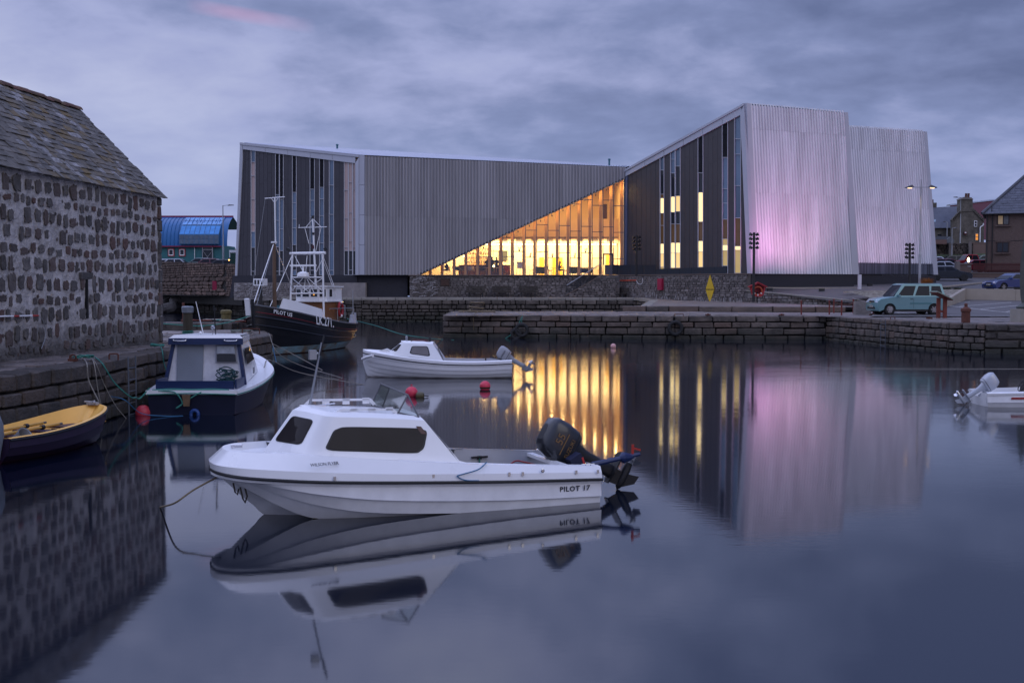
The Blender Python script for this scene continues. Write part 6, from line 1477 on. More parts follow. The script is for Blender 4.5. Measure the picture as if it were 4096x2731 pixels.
obj('transom', MB().grid([[(-.0, -1.06, .47), (.0, -.5, .49), (0, .5, .49), (0, 1.06, .47)], [(.0, -1.03, .02), (.03, -.5, .02), (.03, .5, .02), (0, 1.03, .02)], [(.0, -.5, -.2), (.03, -.25, -.2), (.03, .25, -.2), (0, .5, -.2)]]), M_navy, bb)
g = MB(); strip(g, shift(so, .03, 0), shift(so, .05, .05)); strip(g, shift(so, .05, .05), shift(so, .04, .11)); strip(g, shift(so, .04, .11), shift(so, -.22, .12)); 
g.box((.09, 0, .55), (.26, 2.2, .10)); obj('gunwale', g, M_gel, bb, smooth=True, angle=30)
S_ = samp(shift(so, .045, .03), 40); full = [Vector((p.x, -p.y, p.z)) for p in S_[::-1]]+S_[1:]; obj('green_rope_edging', MB().tube(full+[full[0]+Vector((-.02, 0, 0))] if False else full, .014, 5).tube([(-.06, 1.06, .50), (-.07, 0, .53), (-.06, -1.06, .50)], .014, 5), M_rope_g, bb)
dkm = MB(); strip(dkm, shift(so, -.2, .11), [(0, 0, .58), (1, 0, .62), (2.4, 0, .72), (3.8, 0, .88), (5, 0, 1.05), (5.6, 0, 1.15), (5.7, 0, 1.18)], 16); obj('deck', dkm, M_gel, bb, smooth=True)
obj('coaming', MB().box((.32, 0, .70), (.06, 1.90, .20)).box((.75, .94, .72), (.85, .05, .22)).box((.75, -.99, .72), (.85, .05, .22)), M_navt, bb)
# wheelhouse: open-backed box with sloping sides
wb = [(1.25, .90, .62), (3.3, .85, .80)]; 
def whq(x, y, z): return (x, y, z)
A = [(1.25, 1.0, .62), (1.45, .80, 1.66)]
sides = MB()
for s in (1, -1):
    sides.quad((1.25, s*1.0, .62), (3.45, s*.86, .82), (3.05, s*.72, 1.66), (1.42, s*.80, 1.66))
sides.quad((3.45, .86, .82), (3.45, -.86, .82), (3.05, -.72, 1.66), (3.05, .72, 1.66)); whs = obj('wheelhouse', sides, M_gel, bb)
obj('rear_panel', MB().quad((1.27, .98, .64), (1.27, -.98, .64), (1.42, -.78, 1.64), (1.42, .78, 1.64)), mat('scuffed_white', (.52, .52, .55), .55, var=.12, scale=3, col2=(.42, .42, .45), mixs=2), whs)
obj('door', MB().prism([(1.25, .72, .66), (1.25, .06, .66), (1.40, .06, 1.64), (1.40, .72, 1.64)], (-.02, 0, 0)), mat('grey_door', (.16, .18, .21), .5, var=.1), whs)
for y, z in ((.40, 1.42), (.38, .98), (.62, 1.02), (.64, 1.22)): obj('door_slot', MB().box((1.28+(z-.66)*.15-.0, y, z), (.06, .035, .07)), M_hole, whs)
fr = obj('window', MB().prism([(1.355, -.25, 1.18), (1.355, -.80, 1.18), (1.42, -.74, 1.63), (1.42, -.25, 1.63)], (-.035, 0, 0)), mat('grey_frame', (.28, .28, .30), .5), whs)
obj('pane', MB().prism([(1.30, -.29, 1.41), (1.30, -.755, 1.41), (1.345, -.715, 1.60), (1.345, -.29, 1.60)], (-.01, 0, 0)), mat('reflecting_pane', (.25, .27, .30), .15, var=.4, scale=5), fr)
obj('pane', MB().prism([(1.305, -.29, 1.21), (1.305, -.775, 1.21), (1.325, -.755, 1.39), (1.325, -.29, 1.39)], (-.012, 0, 0)), M_gdark, fr)
for s in (1, -1): obj('corner_post', MB().prism([(1.21, s*1.05, .60), (1.21, s*.96, .60), (1.38, s*.77, 1.72), (1.38, s*.86, 1.72)], (.10, 0, 0)), M_navt, whs)
rf = obj('roof', MB().prism([(1.30, -.95, 1.80), (1.30, .92, 1.80), (1.36, .80, 1.88), (3.1, .7, 1.86), (3.25, .4, 1.84), (3.25, -.4, 1.84), (3.1, -.7, 1.86), (1.36, -.86, 1.88)], (0, 0, -.02)).prism([(1.34, -.9, 1.68), (1.34, .86, 1.68), (3.1, .72, 1.68), (3.1, -.72, 1.68)], (0, 0, .14)), M_gel, whs)
obj('roof_band', MB().prism([(1.28, .92, 1.64), (1.28, -.96, 1.64), (1.30, -.96, 1.80), (1.30, .92, 1.80)], (-.03, 0, 0)), M_navt, rf)
for y in (.62, -.66): obj('grab_handle', MB().tube(path_spline([(1.25, y+.16, 1.76), (1.20, y+.14, 1.74), (1.19, y, 1.735), (1.20, y-.14, 1.74), (1.25, y-.16, 1.76)], 3), .014, 6), M_chrome, rf)
obj('searchlight', MB().lathe([(.04, -.05), (.055, 0), (.05, .05)], (1.6, -.12, 2.06), 10, 'x').cyl((1.6, -.12, 1.88), (1.6, -.12, 2.02), .012), M_chrome, rf)
obj('horn_lamp', MB().lathe([(0, 0), (.05, .02), (.05, .05), (.0, .08)], (1.7, .22, 1.88), 10), M_gel, rf)
obj('aerial', MB().tube([(1.7, .15, 1.90), (1.7, .33, 2.72)], [.014, .009], 6), M_gel, rf)
obj('black_mast', MB().tube([(1.7, -.17, 1.88), (1.7, -.13, 2.62)], .014, 6).box((1.7, -.15, 2.52), (.04, .06, .09)), M_dark, rf)
for s in (-1, 1): obj('side_window', MB().prism([(1.75, s*.955, 1.12), (2.9, s*.872, 1.18), (2.72, s*.79, 1.52), (1.85, s*.865, 1.52)], (0, s*.012, 0)), M_tint, whs)
obj('side_vent', MB().box((2.3, -1.0, .92), (.14, .02, .16)), M_galv, whs)
nb = MB(); rr = random.Random(5)
for k in range(7):
    pts = [(1.05+rr.uniform(-.15, .15)+.2*cos(a), -.62+.22*cos(a+k)*rr.uniform(.8, 1.1), .82+.07*k*.4+.10*sin(a)) for a in [i*.7 for i in range(9)]]
    nb.tube(path_spline(pts, 3), .014, 5)
nb.lathe([(.25, 0), (.24, .09), (.12, .15), (0, .16)], (1.05, -.6, .66), 12); obj('net_heap', nb, mat('teal_net', (.012, .05, .055), .9, var=.6, scale=25), bb)
obj('ladder_bracket', MB().prism([(-.10, .20, .50), (-.10, -.05 if False else .0, .50), (-.08, .03, .22), (-.08, .17, .22)], (-.03, 0, 0)), mat('weathered_ply', (.16, .10, .055), .8, var=.3, scale=8), bb)
obj('blue_ring', MB().tube([(-.05, -.08+.09*cos(a), .02+.10*sin(a)+.0) for a in [2*pi*i/14 for i in range(14)]], .045, 8, close=True), mat('bright_blue_plastic', (.02, .06, .22), .4), bb)
obj('rope', MB().tube(path_spline([(-.02, .85, .58), (-.08, .4, .56), (-.1, .2, .30), (-.09, .35, .18), (-.08, -.1, .48), (.0, -.3, .58)]), .016, 5).tube(path_spline([(.0, .95, .60), (.04, .5, .62), (.0, 0, .61), (.03, -.5, .62), (0, -.9, .60)]), .022, 5), M_rope_g, bb)
bf = thing('fender_buoy', 'red ball fender squeezed between blue boat and quay', 'buoy', (-8.93, 28.35, .0)); obj('ball', MB().lathe([(.19*sin(a), .19*-cos(a)) for a in [pi*i/12 for i in range(13)]], (0, 0, .05), 18), mat('fender_red', (.48, .04, .06), .45), bf, smooth=True)
obj('eye', MB().cyl((0, 0, .23), (0, 0, .3), .03), M_blk, bf)
# ------------------------------------------------------------ fishing boat
fb = thing('fishing_boat', 'black wooden fishing boat PILOT US numbered LK.271 with white gantry and mast', 'boat', (-9.1, 62.3, 0), radians(-103))
fs = [(10.5, 0, 2.28, 1.6, 1.4), (10.3, .28, 2.24, .3, 1.3), (9.7, .75, 2.12, -.3, 1.4), (8.6, 1.28, 1.92, -.5, 1.7), (6.8, 1.70, 1.62, -.6, 2.2), (4.5, 1.80, 1.36, -.6, 2.4), (2.2, 1.64, 1.22, -.5, 2.2), (.6, 1.15, 1.24, -.1, 1.9), (0, .55, 1.30, .3, 1.6)]
hm, fsh, rowf = trad_hull(fs, 5, .0, 36)
M_fh = mat('black_tarred_hull', (.009, .009, .011), .35, var=.4, scale=1.5, coat=.15)
fh = obj('hull', hm, M_fh, fb, smooth=True, angle=60)
def wlband(z0, z1, off, m, nm):
    mb = MB(); rows = []
    for zz in (z0, z1):
        row = []
        for x, b, zs, zk, fu in fs[1:]:
            s = max(0.0, min(1, (zz-zk)/(zs-zk)))**(1/1.25); row.append((x, b*(1-(1-s)**fu)+off, max(zz, zk)))
        rows.append(row)
    strip(mb, rows[0], rows[1], 36); obj(nm, mb, m, fh, smooth=True, angle=None)
wlband(.04, .36, .012, mat('pale_blue_boot_top', (.22, .36, .42), .5, var=.15, scale=3, col2=(.20, .13, .07), mixs=1.2), 'boot_top')
wlband(-.30, .05, .010, M_red, 'antifouling')
for dz, r, m in ((-.30, .012, mat('red_line', (.25, .02, .03), .5)), (-.50, .045, M_fh), (-.86, .03, M_fh)):
    S_ = samp([(x, y+.02 if y > .1 else y, z+dz*(1 if dz > -.4 else (.75+.25*(x/10)))) for x, y, z in [(p[0]-(0.02 if p[1] < .3 else 0), p[1]*(1+dz*.10), p[2]) for p in fsh]], 50)
    full = [Vector((p.x, -p.y, p.z)) for p in S_[::-1]]+S_[1:]; obj('moulding', MB().tube(full, r, 6), m, fh, smooth=True)
S_ = samp(shift(fsh, .0, .0), 50); full = [Vector((p.x, -p.y, p.z)) for p in S_[::-1]]+S_[1:]; obj('rail_cap', MB().tube(full, .045, 6), mat('rail_cap_grey', (.10, .10, .11), .5), fh)
obj('stem_post', MB().tube([(10.58, 0, 2.55), (10.5, 0, 1.4), (10.3, 0, .2), (10.1, 0, -.3)], .08, 6), M_fh, fh)
fdk = MB(); strip(fdk, shift(fsh, -.05, -.30), [(x, 0, z-.22) for x, y, z in fsh], 24); obj('deck', fdk, mat('deck_wood', (.14, .08, .035), .7, var=.3, scale=3), fb)
def side_panel(x0, x1, h0, h1, nm, m, round_=True):
    n = 14; a = []; b = []
    for k in range(n+1):
        t = k/n; x = x0+(x1-x0)*t; f = [p for p in fsh]
        i = next(i for i in range(len(fsh)-1) if fsh[i+1][0] <= x <= fsh[i][0]); u = (x-fsh[i][0])/(fsh[i+1][0]-fsh[i][0]); y = fsh[i][1]+(fsh[i+1][1]-fsh[i][1])*u; z = fsh[i][2]+(fsh[i+1][2]-fsh[i][2])*u
        e = min(1, min(t, 1-t)/.07)**.5 if round_ else 1
        h = (h0+(h1-h0)*t)*e; a.append((x, y, z)); b.append((x, y-.04, z+h+.01))
    mb = MB(); mb.grid([a, b]); mb.grid([[(p[0], p[1]-.04, p[2]) for p in a], [(p[0], p[1]-.04, p[2]) for p in b]]); return obj(nm, mb, m, fb, smooth=True)
side_panel(9.5, 6.4, .52, .42, 'whaleback_panel', M_gel)
side_panel(3.0, .1, .42, .50, 'stern_shield', mat('perforated_white', (.45, .46, .50), .5, var=.2, scale=8))
# wheelhouse
x0, x1, y0, y1 = 3.9, 2.0, -.80, .72
obj('wheelhouse_base', MB().box(((x0+x1)/2, 0, 1.75), (x0-x1, 1.5, 1.36)), mat('varnished_wood', (.20, .085, .03), .4, var=.2, scale=4, stretch=(1, 1, .15)), fb)
wh = obj('wheelhouse', MB().prism([(4.1, -.45, 2.36), (4.1, .45, 2.36), (3.9, .82, 2.36), (1.9, .82, 2.36), (1.9, -.82, 2.36), (3.9, -.82, 2.36)], (0, 0, .72)), M_gel, fb)
obj('roof', MB().prism([(4.2, -.5, 3.08), (4.2, .5, 3.08), (4.0, .9, 3.08), (1.8, .9, 3.06), (1.8, -.9, 3.06), (4.0, -.9, 3.08)], (0, 0, .06)), M_gel, wh)
obj('sill_band', MB().prism([(4.16, -.48, 2.34), (4.16, .48, 2.34), (3.94, .87, 2.34), (1.85, .87, 2.34), (1.85, -.87, 2.34), (3.94, -.87, 2.34)], (0, 0, .06)), M_gel, wh)
for y in (-.22, .22): obj('window', MB().box((4.105, y, 2.78), (.02, .33, .36)), M_gdark, wh)
obj('window', MB().box((4.01, .64, 2.78), (.02, .30, .36), rz=-.5 if False else radians(-62)+pi/2), M_gdark, wh); obj('window', MB().box((4.01, -.64, 2.78), (.02, .30, .36), rz=radians(-28)), M_gdark, wh)
obj('window', MB().box((3.4, .825, 2.78), (.32, .02, .36)), M_gdark, wh)
obj('window_glint_patch', MB().box((4.12, .22, 2.72), (.012, .07, .12)), mat('warm_reflection', (.3, .12, .02), .3, emis=(1, .45, .08), estr=.8), wh)  # emissive patch paints a warm reflection onto the window
gm = M_gel
# gantry
GX = 4.75; gt = obj('gantry', MB().tube([(GX, -.78, 1.65), (GX-.08, -.66, 4.68)], .05, 8).tube([(GX, 1.0, 1.42), (GX-.08, .92, 4.68)], .05, 8).tube([(GX-.08, -.80, 4.72), (GX-.08, 1.08, 4.74)], .065, 8).tube([(GX-.04, -.70, 3.55), (GX-.04, .95, 3.55)], .035, 6).tube([(GX-.02, -.73, 2.75), (GX-.02, .96, 2.78)], .04, 6), gm, fb)
for a, b in (((GX, -.64, 3.5), (GX, .25, 2.8)), ((GX, -.5, 4.6), (GX-.1, .45, 2.8)), ((GX, .5, 3.6), (GX, .95, 4.45)), ((GX, .93, 3.5), (GX, -.1, 2.85)), ((GX, .2, 3.5), (GX, .9, 2.9)), ((GX, -.65, 2.9), (GX, -.1, 3.5)), ((GX, .95, 4.65), (2.8, .85, 2.9)), ((GX, .95, 4.4), (3.0, .85, 2.9)), ((GX-.1, -.7, 4.6), (6.5, -1.2, 1.8)), ((GX+.3, .1, 2.8), (GX-.1, .1, 4.6))): obj('brace', MB().tube([a, b], .017, 5), gm, gt)
for y, s in ((-.85, -1), (1.12, 1)): obj('floodlight', MB().box((GX, y, 4.92), (.14, .16, .14), rx=s*.5), M_dark, gt)
obj('radar', MB().lathe([(.26, 0), (.30, .08), (.27, .24), (.12, .30)], (GX+.4, .1, 3.52), 16).box((GX+.4, .1, 4.12), (.10, 1.55 if False else 1.35, .09)).cyl((GX+.4, .1, 3.8), (GX+.4, .1, 4.1), .05), gm, gt, smooth=True)
mm = obj('aerial_mast', MB().tube([(GX-.1, .55, 3.0), (GX-.1, .40, 7.15 if False else 6.55)], [.06, .035], 8).tube([(GX-.1, -.35, 5.98), (GX-.1, 1.15, 6.0)], .02, 6), gm, gt)
for a, b in (((0, .42, 6.4), (0, .05, 6.0)), ((0, .42, 6.4), (0, .85, 6.0)), ((0, .0, 5.95), (0, .2, 5.2)), ((0, .85, 6.0), (0, .55, 4.8)), ((0, -.3, 5.99), (0, -.3, 6.15))): obj('stay', MB().tube([(GX-.1, a[1], a[2]), (GX-.1, b[1], b[2])], .014, 4), gm, mm)
obj('mast_lamp', MB().cyl((GX-.1, .42, 6.42), (GX-.1, .42, 6.56), .07, 8).cyl((GX-.1, .43, 5.62), (GX-.1, .43, 5.74), .07, 8), M_dark, mm); obj('red_lamp', MB().cyl((GX-.05, .43, 4.95), (GX-.05, .43, 5.12), .06, 8), mat('nav_red', (.1, .01, .01), .3), mm)
# wooden foremast with white pole and derrick stays
fm = obj('mast', MB().tube([(8.25, 0, 1.75), (8.25, 0, 5.15)], [.10, .08], 10), mat('mast_wood', (.11, .065, .04), .6, var=.3, scale=6, stretch=(1, 1, .1)), fb)
obj('mast_pole', MB().tube([(8.27, .08, 5.05), (8.29, .07, 7.15)], .035, 6).tube([(8.29, -.42, 7.14), (8.29, .56, 7.2)], .025, 6).tube([(8.29, -.1, 7.14), (8.29, .06, 6.95)], .015, 4).tube([(8.29, .25, 7.16), (8.29, .08, 6.95)], .015, 4).lathe([(.14, 0), (.14, .07)], (8.25, 0, 5.1), 10), gm, fm)
for a, b, r in (((8.25, 0, 5.12), (10.45, 0, 2.35), .022), ((8.25, 0, 5.1), (10.35, .1, 2.3), .012), ((8.25, 0, 5.1), (4.75, -.6, 2.9), .018), ((8.3, .5, 7.15), (4.9, -.5, 4.0), .007), ((8.3, -.4, 7.12), (9.2, -.8, 2.2), .007)): obj('stay', MB().tube([a, b], r, 5), gm if r > .015 else M_galv, fm)
vp = obj('exhaust_post', MB().cyl((9.0, -.35, 1.8), (9.0, -.35, 3.15), .09, 10), M_dark, fb); obj('post_cap', MB().box((9.0, -.35, 3.3), (.42, .5, .32)), gm, vp); 
for k in (-1, 0, 1): obj('cap_letter', MB().box((9.22, -.35+k*.15, 3.3), (.01, .08, .2)), M_dark, vp)
wm = MB().box((7.4, -.2, 1.75), (.5, 1.4, .3)).cyl((7.6, -.6, 2.0), (7.6, .4, 2.0), .14, 10).box((6.6, -.3, 1.95), (.25, .8, .5)).tube([(7.3, -.8, 1.9), (6.2, .1, 2.2), (5.4, .4, 1.9)], .05, 6); obj('winch', wm, mat('teal_machinery', (.012, .09, .11), .5, var=.2), fb)
obj('rope_coil', MB().lathe([(.28, 0), (.30, .10), (.2, .16), (.12, .05)], (8.6, .75, 1.85), 14), M_rope_g, fb)
lb2 = obj('lifebuoy', MB().tube([(2.5+.0, .92, 1.95+.0)]+[], .01, 4) if False else MB().tube([(2.4+.27*cos(a), .95, 1.95+.36*sin(a)) for a in [2*pi*i/18 for i in range(18)]], .07, 8, close=True), mat('lifebuoy_red', (.35, .02, .03), .5), fb)
obj('white_band', MB().tube([(2.4+.27*cos(a), .95, 1.95+.36*sin(a)) for a in (1.1, 1.57, 2.0)], .075, 8).tube([(2.4+.27*cos(a), .95, 1.95+.36*sin(a)) for a in (4.3, 4.7, 5.1)], .075, 8), gm, lb2)
obj('rail', MB().tube([(3.9, .95, 2.0), (1.2, 1.2, 2.0)], .02, 5).cyl((2.9, .98, 1.3), (2.9, .98, 2.0), .02).cyl((1.2, 1.2, 1.3), (1.2, 1.2, 2.0), .02).cyl((.5, .9, 1.2), (.5, .9, 2.9), .025).tube([(.1, .3, 1.4), (.1, .3, 2.1), (.1, -.3, 2.1), (.1, -.3, 1.4)], .025), M_galv, fb)
obj('bow_fender', MB().box((10.75, -.15, 2.2), (.12, .2, .75), ry=.2), gm, fb)
wt = mat('white_lettering', (.7, .7, .7), .5)
def hull_text(txt, size, x, dz, bold=True, sp=1.0):
    i = next(i for i in range(len(fsh)-1) if fsh[i+1][0] <= x <= fsh[i][0]); u = (x-fsh[i][0])/(fsh[i+1][0]-fsh[i][0])
    y = fsh[i][1]+(fsh[i+1][1]-fsh[i][1])*u; z = fsh[i][2]+(fsh[i+1][2]-fsh[i][2])*u; yaw = atan2(fsh[i+1][1]-fsh[i][1], fsh[i+1][0]-fsh[i][0])
    slope = (fsh[i+1][2]-fsh[i][2])/abs(fsh[i+1][0]-fsh[i][0])
    o = put_text(txt, size, wt, fb, (x, y+.075, z+dz), (0, 0, 0), bold=bold, spacing=sp); o.rotation_euler = (Matrix.Rotation(yaw, 3, 'Z') @ Matrix.Rotation(radians(84), 3, 'X') @ Matrix.Rotation(slope, 3, 'Z')).to_euler(); return o
hull_text('LK.271.', .60, 6.55, -.16, True, 1.05); hull_text('PILOT US', .24, 9.45, -.18, True, 1.1)
# ============================================================ vehicles
M_tyre = mat('tyre_rubber', (.012, .012, .012), .85); M_rim = mat('alloy_rim', (.35, .35, .37), .35, metal=.6, var=.05)
M_carg = mat('car_glass', (.016, .018, .024), .04, var=.1, ior=1.22); M_carl = mat('headlamp_glass', (.55, .57, .62), .12, metal=.2, var=.2, scale=12)
M_tail = mat('tail_lamp', (.25, .015, .012), .3); M_plate = mat('number_plate', (.55, .55, .52), .5); M_trimb = mat('black_trim', (.014, .014, .015), .6)
def car(name, label, loc, rz, L, W, H, paint, xs, group='parked cars', belt=.92, hoodz=.78, kind='hatch', plate=None, nwin=2, pickup=False, wr=.31, detail=True):
    """xs = (windscreen base, roof front, roof rear, tailgate base) as fractions of the length from the nose"""
    t = thing(name, label, 'car' if not pickup else 'pickup', loc, rz, group)
    X = lambda f: L/2-f*L
    fa, ra = X(.185), X(.80 if kind != 'van' else .83); R = wr+.05
    arch = lambda c: [(c+R*cos(a), max(.20, wr+R*sin(a))) for a in [pi*k/8 for k in range(9)]]
    pts = [(X(0)-.05, .24), (X(0), .42), (X(.012), hoodz-.16), (X(.05), hoodz-.03), (X(xs[0]), belt), (X(xs[3]), belt+.02), (X(.985), belt-.04), (X(1), .62), (X(1)+.03, .28)]
    if pickup: pts = pts[:5]+[(X(xs[3]), belt), (X(.99), belt-.06), (X(1), .55), (X(1)+.03, .34)]
    bot = [(X(1)+.1, .22)]+[(x, z) for x, z in arch(ra)[::-1]]+[(x, z) for x, z in arch(fa)[::-1]]+[(X(0)-.12, .20)]
    poly = pts+bot
    mb = MB(); rows = []
    n = len(poly)
    def ring(y, ins): 
        cx, cz = 0, .6
        return [Vector((x-ins*(1 if x > 0 else -1)*(1 if abs(x) > L*.44 else 0), y, z-(ins*.8 if z > belt-.12 else 0))) for x, z in poly]
    rs = [ring(-W/2+.10, .05), ring(-W/2, .0), ring(W/2, .0), ring(W/2-.10, .05)]
    rs = [ring(-W/2, .02), ring(-W/2+.06, -.01), ring(W/2-.06, -.01), ring(W/2, .02)]
    for r in rs: mb.v += r
    for i in range(3): mb.f += [(i*n+k, i*n+(k+1) % n, (i+1)*n+(k+1) % n, (i+1)*n+k) for k in range(n)]
    mb.f.append(tuple(range(n))); mb.f.append(tuple(range(3*n, 4*n)))
    body = obj('body', mb, paint, t, smooth=True, angle=30)
    bt = W/2-.03; rtw = W*.385
    gx = [X(xs[0])-.02, X(xs[1]), X(xs[2]), X(xs[3])]
    b = [(gx[0], bt, belt-.02), (gx[3], bt, belt-.02)]; r_ = [(gx[1], rtw, H-.03), (gx[2], rtw, H-.04)]
    g = MB()
    for s in (1, -1): g.quad(*[(x, s*y, z) for x, y, z in (b[0], b[1], r_[1], r_[0])])
    g.quad(*[(gx[0], bt, belt-.02), (gx[0]+.06, 0, belt-.02), (gx[0], -bt, belt-.02), (gx[1], -rtw, H-.03), (gx[1]+.04, 0, H-.03), (gx[1], rtw, H-.03)][:0] or [(gx[0], bt, belt-.02), (gx[0], -bt, belt-.02), (gx[1], -rtw, H-.03), (gx[1], rtw, H-.03)])
    g.quad((gx[3], bt, belt-.02), (gx[3], -bt, belt-.02), (gx[2], -rtw, H-.04), (gx[2], rtw, H-.04))
    g.quad((gx[1], rtw, H-.03), (gx[1], -rtw, H-.03), (gx[2], -rtw, H-.04), (gx[2], rtw, H-.04))
    rm = (gx[1]+gx[2])/2; g.add([(gx[1], rtw, H-.03), (gx[1], -rtw, H-.03), (gx[2], -rtw, H-.04), (gx[2], rtw, H-.04), (gx[1]-.15, rtw*.8, H), (gx[1]-.15, -rtw*.8, H), (gx[2]+.1, -rtw*.8, H-.005), (gx[2]+.1, rtw*.8, H-.005)], [(0,1,5,4),(1,2,6,5),(2,3,7,6),(3,0,4,7),(4,5,6,7)])
    cabn = obj('cabin', g, paint, t)
    def side(u, v, s, off):   # u along 0..1, v up 0..1
        p = Vector(b[0]).lerp(Vector(b[1]), u); q = Vector(r_[0]).lerp(Vector(r_[1]), u); w = p.lerp(q, v); return Vector((w.x, s*(w.y+off), w.z))
    cuts = [.07, .44, .93] if nwin == 2 else [.06, .40, .42+.0, .72, .74, .95]
    spans = [(.07, .46), (.50, .93)] if nwin == 2 else ([(.06, .36), (.40, .69), (.715, .955)] if nwin == 3 else [(.10, .90)])
    for s in (1, -1):
        for u0, u1 in spans: obj('side_window', MB().quad(side(u0, .12, s, .008), side(u1, .12, s, .008), side(u1-.01, .86, s, .008), side(u0+.02, .86, s, .008)), M_carg, cabn)
    def fq(xa, xb, off):
        p = [(xa+off, bt*.93, belt+.03), (xa+off, -bt*.93, belt+.03), (xb+off, -rtw*.92, H-.08), (xb+off, rtw*.92, H-.08)]; return MB().quad(*p)
    obj('windscreen', fq(gx[0]-.02, gx[1]+.03, .02), M_carg, cabn); obj('rear_window', fq(gx[3]+.03, gx[2]-.02, -.02), M_carg, cabn)
    for cx in (fa, ra):
        for s in (1, -1):
            w = obj('wheel', MB().lathe([(wr-.11, -.09), (wr-.02, -.10), (wr, -.06), (wr, .06), (wr-.02, .10), (wr-.11, .09)], (cx, s*(W/2-.11), wr), 18, 'y'), M_tyre, t, smooth=True)
            rim = MB().lathe([(wr-.10, 0), (wr-.11, .03)], (cx, s*(W/2-.05), wr), 16, 'y')
            for k in range(6):
                a = 2*pi*k/6; rim.box((cx+cos(a)*.10, s*(W/2-.025), wr+sin(a)*.10), (.17, .02, .05), ry=-a)
            rim.lathe([(0, .0), (.04, .0)], (cx, s*(W/2-.012), wr), 8, 'y'); obj('rim', rim, M_rim, w)
            obj('wheel_well', MB().lathe([(R-.0, -.12), (R-.0, .0)], (cx, s*(W/2-.12), wr), 14, 'y'), M_trimb, w)
    for s in (1, -1):
        obj('headlamp', MB().prism([(X(.006)+.005, s*(W/2-.04), hoodz-.24), (X(.008)+.005, s*(W/2-.40), hoodz-.22), (X(.030), s*(W/2-.42), hoodz-.08), (X(.075), s*(W/2-.0), hoodz-.05)], (.02, s*.008, 0)), M_carl, t)
        obj('tail_lamp', MB().box((X(1)+.06, s*(W/2-.08), .80), (.10, .17, .22)), M_tail, t)
        obj('door_mirror', MB().box((gx[0]-.28, s*(W/2+.07), belt+.06), (.10, .18, .13)), paint, t)
    obj('grille', MB().box((X(0)-.0, 0, .40), (.03, W*.62, .12)).box((X(.005), 0, hoodz-.19), (.03, W*.36, .09)), M_trimb, t)
    p = obj('number_plate', MB().box((X(0)+.02, 0, .50), (.015, .50, .11)), M_plate, t)
    if plate: put_text(plate, .10, M_trimb, t, (X(0)+.032, 0, .50), (pi/2, 0, pi/2), 'plate_number')
    obj('sill', MB().box((0, 0, .24), (L*.5, W-.06, .10)), M_trimb, t)
    if detail:
        for f in spans[0:1]:
            xx = side(spans[0][1]+.02, 0, 1, 0).x
            for s in (1, -1): obj('door_seam', MB().box((xx, s*(W/2+.001), belt*.62), (.012, .004, belt*.55)), M_trimb, body)
            for s in (1, -1): obj('door_handle', MB().box((xx+.13, s*(W/2+.012), belt-.12), (.16, .02, .03)), M_trimb if kind == 'van' else paint, body)
    return t
def paint(n, c, metal=.2): return mat('paint_'+n, c, .3, metal=metal, var=.03, coat=.5)
# van position from its wheels: front wheel P(3565,1258), rear P(3722,1262)
vg = G(3640, 1259)
van = car('parked_van', 'blue-green estate van with front to the left, parked on the quay', (vg.x+.0, vg.y+.85, gz(vg.x, vg.y)+.012), radians(186), 4.12, 1.72, 1.80, paint('teal', (.12, .25, .27)), (.235, .385, .955, 1.0), belt=1.04, hoodz=.96, kind='van', nwin=3, wr=.31, group='parked cars', plate='SH03 GXU')
obj('roof_rail', MB().box((-.6, .66, 1.80), (1.9, .03, .03)).box((-.6, -.66, 1.80), (1.9, .03, .03)), paint('teal', (.12, .25, .27)), van)
obj('rubbing_strip', MB().box((-.55, .865, .66), (1.3, .02, .08)).box((-.55, -.865, .66), (1.3, .02, .08)), mat('teal_trim', (.06, .17, .18), .5), van)
def cg(px, py, off=(0, 0)): p = G(px, py); return (p.x+off[0], p.y+off[1], gz(p.x, p.y+off[1])+.012)
car('parked_car', 'dark blue hatchback facing left beyond the concrete wall', cg(4042, 1166, (0.55, 1.2)), radians(195), 4.25, 1.78, 1.42, paint('blue', (.012, .035, .14)), (.27, .47, .83, .99), plate='SH60 URX', hoodz=.82)
car('parked_car', 'black hatchback facing right at the foot of the towers', cg(3812, 1124, (0, 1.0)), radians(-14), 4.15, 1.73, 1.42, paint('black', (.006, .008, .014)), (.27, .46, .80, .98), plate='SX52 HVG', hoodz=.80, nwin=2)
car('parked_car', 'silver saloon just behind the black hatchback', (WY(3790, 1100, 126).x, 126, gz(0, 126)+.02), radians(-10), 4.3, 1.74, 1.42, paint('silver', (.34, .36, .40)), (.28, .46, .76, .90), hoodz=.8)
car('parked_car', 'maroon car in the third row, partly behind the pickup', (WY(3795, 1100, 134).x, 134, gz(0, 134)+.02), radians(-8), 4.4, 1.75, 1.42, paint('maroon', (.10, .012, .02)), (.27, .45, .80, .95), hoodz=.8)
car('parked_car', 'white small hatchback furthest left behind the tower', (WY(3752, 1100, 140).x, 140, gz(0, 140)+.02), radians(-6), 3.8, 1.66, 1.44, paint('white', (.55, .57, .62)), (.26, .43, .86, .99), hoodz=.82)
car('parked_car', 'dark green-black hatchback beside the white small car', (WY(3802, 1100, 143).x, 143, gz(0, 143)+.02), radians(178), 4.1, 1.7, 1.48, paint('charcoal', (.014, .018, .022)), (.22, .42, .82, .99), hoodz=.82)
car('pickup_truck', 'red double cab pickup facing left in the back row', (WY(3882, 1100, 139).x, 139, gz(0, 139)+.02), radians(184), 5.0, 1.75, 1.74, paint('red', (.30, .012, .022)), (.27, .37, .60, .64), pickup=True, belt=1.06, hoodz=.98, nwin=2, wr=.34)
car('parked_car', 'dark red car with only its roof showing before the pickup', (WY(3890, 1100, 131).x, 131, gz(0, 131)+.02), radians(184), 4.2, 1.7, 1.40, paint('cherry', (.28, .02, .04)), (.28, .46, .78, .95), hoodz=.8)
